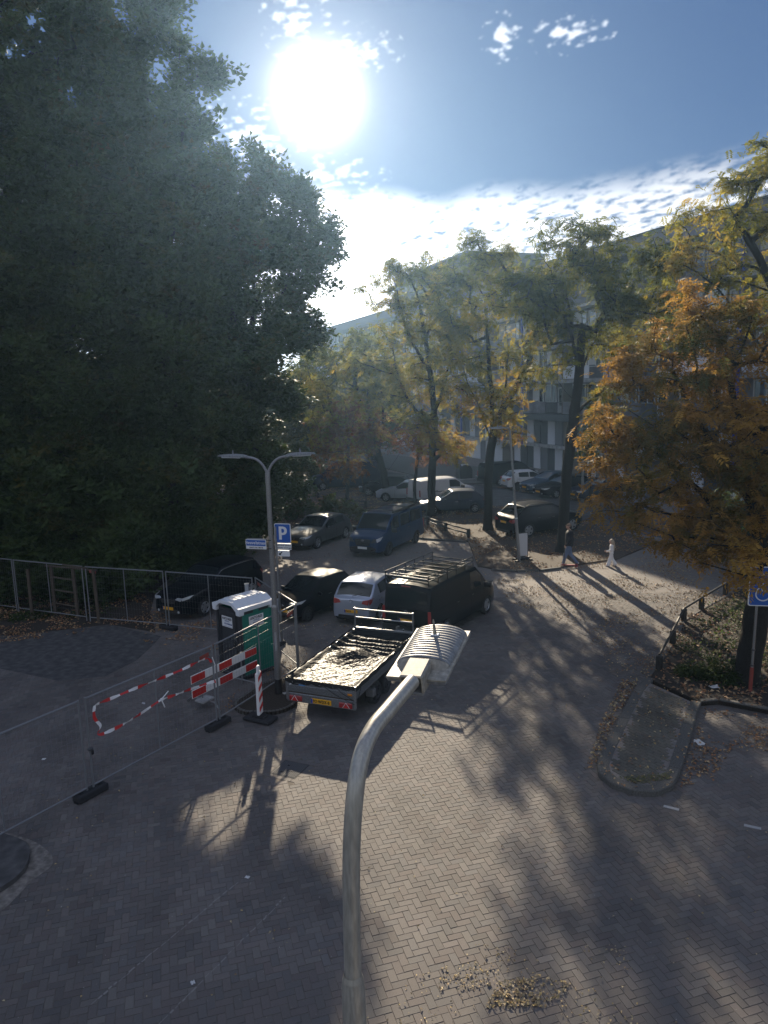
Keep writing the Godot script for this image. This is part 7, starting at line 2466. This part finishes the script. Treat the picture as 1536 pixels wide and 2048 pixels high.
# ---------------------------------------------------------------------------------------
# the apartment block along the street; local x runs along its front towards us, +z faces the street
func build_block() -> void:
	var o := thing("apartment_block", "long grey apartment block with balconies, windows and a flat roof along the street", "building", Vector3(15.36, 0, -65.24), -69.5)
	var xa := -86.0
	var xb := 36.0
	var xm := (xa + xb) * 0.5
	var len := xb - xa
	put("wall", B.new().box(Vector3(xm, 8.6, -5.6), Vector3(len, 17.2, 11.0)), "facade_grey", o)
	var y := [5.1, 8.0, 10.9, 13.9, 16.9]
	for k in range(1, 4):
		put("floor_slab", B.new().box(Vector3(xm, y[k] - 0.13, 0.42), Vector3(len, 0.28, 1.05)), "concrete", o)
	put("dark_band", B.new().box(Vector3(xm, 4.80, 0.42), Vector3(len, 0.60, 1.02)), "panel_dark", o)
	put("plinth_slab", B.new().box(Vector3(xm, 2.22, 0.2), Vector3(len, 0.26, 0.75)), "concrete", o)
	var rf := put("roof", B.new().box(Vector3(xm, 17.02, -4.9), Vector3(len + 0.5, 0.95, 13.4)), "fascia", o)
	put("roof_edge", B.new().box(Vector3(xm, 17.56, -4.9), Vector3(len + 0.8, 0.14, 13.7)), "panel_dark", rf)
	var tw := put("roof_house", B.new().box(Vector3(-27.6, 19.4, -5.0), Vector3(21.0, 4.4, 9.5)), "tower_wall", o)
	put("roof_house_edge", B.new().box(Vector3(-27.6, 21.66, -5.0), Vector3(21.3, 0.14, 9.8)), "panel_dark", tw)
	# upper floors, bay after bay
	var bay := 6.2
	var frame := B.new()
	var fw := 1.75
	var fh := 1.55
	frame.box(Vector3(0, fh * 0.5 - 0.035, 0), Vector3(fw, 0.07, 0.10))
	frame.box(Vector3(0, -fh * 0.5 + 0.035, 0), Vector3(fw, 0.07, 0.10))
	for x in [-fw * 0.5 + 0.035, 0.12, fw * 0.5 - 0.035]: frame.box(Vector3(x, 0, 0.001), Vector3(0.07, fh - 0.14, 0.09))
	var fm := frame.mesh()
	var pane := B.new().box(Vector3(0, 0, -0.02), Vector3(fw - 0.1, fh - 0.1, 0.02)).mesh()
	var half_blind := B.new().box(Vector3(-0.37, 0.05, 0.0), Vector3(0.86, fh - 0.2, 0.012)).mesh()
	var door_f := B.new()
	for x in [-0.45, 0.45]: door_f.box(Vector3(x, 0, 0), Vector3(0.08, 2.2, 0.10))
	door_f.box(Vector3(0, 1.08, 0), Vector3(0.82, 0.08, 0.10))
	door_f.box(Vector3(0, -0.75, 0), Vector3(0.82, 0.6, 0.06))
	var dm := door_f.mesh()
	var dpane := B.new().box(Vector3(0, 0.2, -0.02), Vector3(0.82, 1.6, 0.02)).mesh()
	var rail := B.new()
	rail.box(Vector3(0, 1.0, 0), Vector3(2.45, 0.05, 0.05))
	rail.box(Vector3(0, 0.12, 0), Vector3(2.45, 0.04, 0.04))
	for k in 19: rail.box(Vector3(-1.17 + k * 0.13, 0.55, 0), Vector3(0.022, 0.86, 0.022))
	var rm := rail.mesh()
	var panel := B.new().box(Vector3(0, 0.55, 0), Vector3(3.5, 1.02, 0.06), Basis.IDENTITY, 0.01).mesh()
	var pier := B.new().box(Vector3(0, 1.3, 0.44), Vector3(0.16, 2.62, 0.9)).mesh()
	var r := RandomNumberGenerator.new()
	r.seed = 6
	var nb := int(len / bay)
	for k in 4:
		var y0: float = y[k] + 0.01
		for i in nb:
			var x := xa + (i + 0.5) * bay + 1.3
			for q in 2:
				var w := put("window", fm, "window_frame", o, Vector3(x - 1.9 + q * 2.0, y0 + 1.72, 0.0))
				put("pane", pane, "window_pane" if r.randf() < 0.7 else "window_dark", w)
				if r.randf() < 0.35: put("blind", half_blind, "blind", w)
			var dr := put("balcony_door", dm, "window_frame", o, Vector3(x + 1.75, y0 + 1.12, 0.0))
			put("pane", dpane, "window_dark", dr)
			put("balcony_panel", panel, "facade_grey" if k % 2 == 0 or i % 3 == 0 else "panel_white" if k < 2 else "facade_grey", o, Vector3(x - 1.15, y0, 0.90))
			put("balcony_railing", rm, "steel_dark", o, Vector3(x + 1.85, y0, 0.90))
			if i % 2 == 0: put("partition", pier, "facade_brick", o, Vector3(x - 3.05, y0, 0.0))
	for i in range(nb - 9, nb + 1):
		var x := xa + i * bay + 1.3
		if i % 2 == 1: put("blue_pillar", B.new().box(Vector3(x, 9.6, 1.02), Vector3(0.22, 14.8, 0.14), Basis.IDENTITY, 0.01), "pillar_blue", o)
	# two lower floors: upright panels and doors between brick piers
	var kinds := ["panel_dark", "panel_white", "panel_grey", "panel_dark", "panel_white", "panel_dark"]
	var n := 0
	var x := 22.0
	while x > -58.0:
		var grp := n % 8
		if grp == 7:
			put("brick_pier", B.new().box(Vector3(x - 1.1, 2.3, 0.06), Vector3(2.3, 4.4, 0.16)), "facade_brick", o)
			put("pier_window", B.new().box(Vector3(x - 0.9, 4.1, 0.16), Vector3(0.9, 0.5, 0.04)), "window_dark", o)
			x -= 2.4
		else:
			put("wall_panel", B.new().box(Vector3(x - 0.55, 3.42, 0.06 + 0.02 * (n % 3)), Vector3(1.08, 2.1, 0.10), Basis.IDENTITY, 0.008), kinds[(n * 5) % 6], o)
			if x < -9.0:
				put("garage_door", B.new().box(Vector3(x - 0.55, 1.06, 0.05), Vector3(1.12, 2.06, 0.10), Basis.IDENTITY, 0.012), "panel_white" if n % 4 != 3 else "panel_grey", o)
			else:
				put("wall_panel", B.new().box(Vector3(x - 0.55, 1.06, 0.06 + 0.02 * ((n + 1) % 3)), Vector3(1.08, 2.04, 0.10), Basis.IDENTITY, 0.008), kinds[(n * 5 + 2) % 6], o)
			x -= 1.15
		n += 1


# ---------------------------------------------------------------------------------------
# fallen leaves, ground cover and scraps of paper
func strew(n: int, poly: Array, y: float, xf: Array, cols: Array, pal: Array, r: RandomNumberGenerator, clump := 0.0, size := 1.0) -> void:
	var pl := PackedVector2Array(poly)
	var lo := pl[0]
	var hi := pl[0]
	for p in pl:
		lo = lo.min(p)
		hi = hi.max(p)
	var nz := FastNoiseLite.new()
	nz.seed = n
	nz.frequency = 0.5
	var tries := 0
	var made := 0
	while made < n and tries < n * 12:
		tries += 1
		var p := Vector2(r.randf_range(lo.x, hi.x), r.randf_range(lo.y, hi.y))
		if not Geometry2D.is_point_in_polygon(p, pl): continue
		if clump > 0.0 and r.randf() > smoothstep(-clump, clump, nz.get_noise_2d(p.x, p.y) + r.randf_range(-0.2, 0.2)): continue
		made += 1
		var s := r.randf_range(0.55, 1.25) * size
		var bs := Basis(Vector3.UP, r.randf() * TAU) * Basis(Vector3.RIGHT, r.randfn() * 0.35) * Basis(Vector3.BACK, r.randfn() * 0.35)
		xf.append(Transform3D(bs.scaled(Vector3.ONE * s), Vector3(p.x, y + 0.012 * s + r.randf() * 0.012, p.y)))
		var c: Color = pal[r.randi() % pal.size()]
		var b := r.randf_range(0.7, 1.25)
		cols.append(Color(c.r * b, c.g * b, c.b * b))


func build_litter() -> void:
	var r := RandomNumberGenerator.new()
	r.seed = 99
	var lf := B.new()
	leaf_blade(lf, Vector3(0, 0, -0.04), Vector3(0, 0.05, 1).normalized(), Vector3.RIGHT, 0.085, 0.055, 0.28)
	var dead := lf.mesh()
	var brown := [Color(0.22, 0.12, 0.06), Color(0.30, 0.17, 0.08), Color(0.36, 0.22, 0.10), Color(0.17, 0.10, 0.06), Color(0.40, 0.28, 0.15), Color(0.33, 0.15, 0.06)]
	var tan := [Color(0.42, 0.34, 0.20), Color(0.36, 0.28, 0.16), Color(0.28, 0.20, 0.11), Color(0.45, 0.33, 0.14)]
	var vg := [Vector2(4.0, -31.3), Vector2(4.6, -30.7), Vector2(5.5, -30.35), Vector2(6.4, -30.3), Vector2(7.3, -30.6), Vector2(10.2, -31.8), Vector2(13.2, -35.0), Vector2(12.1, -38.6), Vector2(6.0, -48.2), Vector2(-1.5, -60.0), Vector2(-9.0, -58.0), Vector2(-12.0, -47.0), Vector2(-9.0, -40.5), Vector2(-1.9, -40.3), Vector2(1.0, -38.8), Vector2(2.0, -37.7), Vector2(4.2, -36.5)]
	var sets := [
		["verge_leaves", 15000, vg, 0.06, brown, 0.25, 1.2],
		["bed_leaves", 15000, bed, 0.10, brown, 0.0, 1.35],
		["woodland_leaves", 5500, [Vector2(-22, -24.5), Vector2(-15, -23.6), Vector2(-12.4, -23.0), Vector2(-9.6, -23.9), Vector2(-7.4, -22.4), Vector2(-4.6, -21.4), Vector2(-4.4, -23.6), Vector2(-8.4, -26.2), Vector2(-9.6, -28.4), Vector2(-22, -29.4)], 0.012, brown, 0.12, 1.1],
		["pavement_leaves", 7500, [Vector2(5.2, -19.0), Vector2(6.7, -18.5), Vector2(8.3, -21.0), Vector2(10.5, -24.2), Vector2(15.4, -28.7), Vector2(14.0, -33.0), Vector2(10.2, -31.7), Vector2(7.3, -30.5), Vector2(4.4, -30.5), Vector2(4.4, -26.0), Vector2(6.4, -22.0)], 0.0, tan + brown, 0.35, 0.75],
		["bay_leaves", 1500, [Vector2(5.55, -13.2), Vector2(7.5, -16.7), Vector2(8.9, -16.1), Vector2(11.5, -14.5), Vector2(10.5, -12.6), Vector2(7.2, -14.6), Vector2(6.3, -13.4)], 0.0, brown, 0.15, 0.85],
		["kerb_leaves", 420, [Vector2(6.6, -18.5), Vector2(5.2, -16.1), Vector2(4.1, -14.0), Vector2(3.95, -14.0), Vector2(4.9, -16.1), Vector2(6.2, -18.6)], 0.0, tan + brown, 0.0, 0.9],
		["island_leaves", 260, island, 0.115, tan + brown, 0.0, 0.8],
		["lot_leaves", 1300, [Vector2(-6.5, -24.0), Vector2(-3.0, -21.5), Vector2(4.5, -27.0), Vector2(4.0, -36.0), Vector2(-2.0, -40.0), Vector2(-9.0, -40.0)], 0.0, tan + brown, 0.35, 0.9],
		["street_leaves", 1500, [Vector2(12.2, -38.6), Vector2(6.0, -48.2), Vector2(6.6, -48.6), Vector2(12.9, -38.6)], 0.005, brown, 0.1, 1.0],
		["far_kerb_leaves", 1400, [Vector2(15.6, -44.2), Vector2(12.6, -48.8), Vector2(8.4, -56.2), Vector2(9.2, -56.8), Vector2(13.4, -49.4), Vector2(16.4, -44.4)], 0.005, brown, 0.1, 1.0],
		["square_leaves", 330, [Vector2(-8, -7.2), Vector2(6, -7.2), Vector2(9, -13.0), Vector2(5.0, -20.0), Vector2(-2, -16.5), Vector2(-8.0, -19.0)], 0.002, tan, 0.0, 0.55],
		["square_leaves", 300, [Vector2(1.1, -8.2), Vector2(1.9, -8.2), Vector2(2.3, -8.55), Vector2(1.9, -8.7), Vector2(1.3, -8.6)], 0.002, tan, 0.2, 0.62],
		["square_leaves", 260, [Vector2(-0.3, -7.8), Vector2(3.0, -7.8), Vector2(3.2, -9.2), Vector2(0.4, -9.3)], 0.002, tan, 0.1, 0.45],
		["square_leaves", 90, [Vector2(0.5, -8.5), Vector2(1.2, -8.5), Vector2(1.2, -9.0), Vector2(0.6, -8.9)], 0.002, tan, 0.2, 0.5],
		["lamp_bed_leaves", 260, [Vector2(-4.6, -17.0), Vector2(-3.4, -16.9), Vector2(-2.4, -17.4), Vector2(-2.3, -20.6), Vector2(-1.6, -21.5), Vector2(-1.9, -22.2), Vector2(-3.4, -20.2)], 0.03, brown, 0.2, 0.9],
	]
	for s in sets:
		var xf := []
		var cols := []
		strew(s[1], s[2], s[3], xf, cols, s[4], r, s[5], s[6])
		var o := scatter(s[0], dead, "dead_leaf", xf, cols)
		tag(o, "fallen leaves lying on the ground", "fallen leaves", "", "stuff")
	var gx := []
	var gc := []
	strew(2600, [Vector2(-9, -6.6), Vector2(7, -6.6), Vector2(11.0, -12.0), Vector2(6.5, -26.0), Vector2(1.5, -20.0), Vector2(-1.5, -15.5), Vector2(-8.0, -19.0)], 0.0, gx, gc, [Color(0.42, 0.40, 0.36), Color(0.30, 0.26, 0.20), Color(0.10, 0.09, 0.08), Color(0.36, 0.30, 0.16)], r, 0.4, 0.20)
	tag(scatter("grit", dead, "dead_leaf", gx, gc), "grit and crumbs of leaf on the bricks", "grit", "", "stuff")
	# ivy over the bed on the right and under the trees on the left
	var ivy := [broad_spray(31, 6, 0.09), broad_spray(32, 6, 0.10)]
	var iv := [[Vector2(7.3, -19.0), Vector2(8.2, -17.5), Vector2(10.5, -17.6), Vector2(11.0, -21.5), Vector2(13.5, -26.0), Vector2(10.6, -23.8), Vector2(8.5, -20.8)], [Vector2(-30, -24.5), Vector2(-15, -25.2), Vector2(-10, -25.4), Vector2(-9.4, -30), Vector2(-30, -32)]]
	for k in 2:
		var xf := []
		var cols := []
		strew([360, 2600][k], iv[k], [0.17, 0.10][k], xf, cols, [Color(0.05, 0.08, 0.025), Color(0.07, 0.095, 0.03), Color(0.04, 0.06, 0.02), Color(0.16, 0.16, 0.11)], r, 0.2, 1.0)
		var o := scatter("ivy", ivy[k], "leaf", xf, cols)
		tag(o, "", "ivy", "", "stuff")
	# moss and weeds along the island's tip
	var mx := []
	var mc := []
	strew(420, [Vector2(4.4, -13.45), Vector2(4.7, -13.15), Vector2(5.4, -13.3), Vector2(5.55, -13.6), Vector2(5.2, -13.5), Vector2(4.75, -13.45)], 0.12, mx, mc, [Color(0.16, 0.15, 0.05), Color(0.10, 0.11, 0.04)], r, 0.0, 0.4)
	tag(scatter("weeds", dead, "dead_leaf", mx, mc), "", "weeds", "", "stuff")
	# scraps of paper
	var bits := [
		["crumpled white paper on the leafy bed near the thick trunk", Vector3(8.16, 0.13, -17.57), 0.12], ["crumpled white paper beside the island's right kerb", Vector3(6.68, 0.0, -14.96), 0.12],
		["small white scrap by the island's left kerb", Vector3(5.92, 0.0, -17.55), 0.07], ["white paper scrap on the bricks left of the fence joint", Vector3(-7.6, 0.005, -15.1), 0.05],
		["pale scrap lying behind the lower strip of tape", Vector3(-6.3, 0.005, -17.9), 0.06], ["pale scrap lying just below the tape loop", Vector3(-6.2, 0.005, -17.2), 0.06],
		["white scrap on the shaded bricks, alone at the lower left", Vector3(-2.4, 0.005, -10.9), 0.045], ["white scrap near the pale scuff line at the bottom", Vector3(-2.75, 0.005, -8.75), 0.04],
	]
	for q in bits:
		var b := B.new()
		var s: float = q[2]
		var prev := []
		for j in 5:
			var row := []
			for i in 5: row.append(Vector3((i - 2) * 0.42 + r.randf_range(-0.2, 0.2), r.randf_range(0.0, 0.5) * (1.0 if j % 2 else 0.4), (j - 2) * 0.34 + r.randf_range(-0.15, 0.15)) * s)
			if j > 0:
				for i in 4:
					b.tri3(prev[i], row[i], prev[i + 1])
					b.tri3(prev[i + 1], row[i], row[i + 1])
			prev = row
		var o := put("paper_scrap", b, "paper", null, q[1])
		o.rotation.y = r.randf() * TAU
		tag(o, q[0], "paper", "scraps of paper")
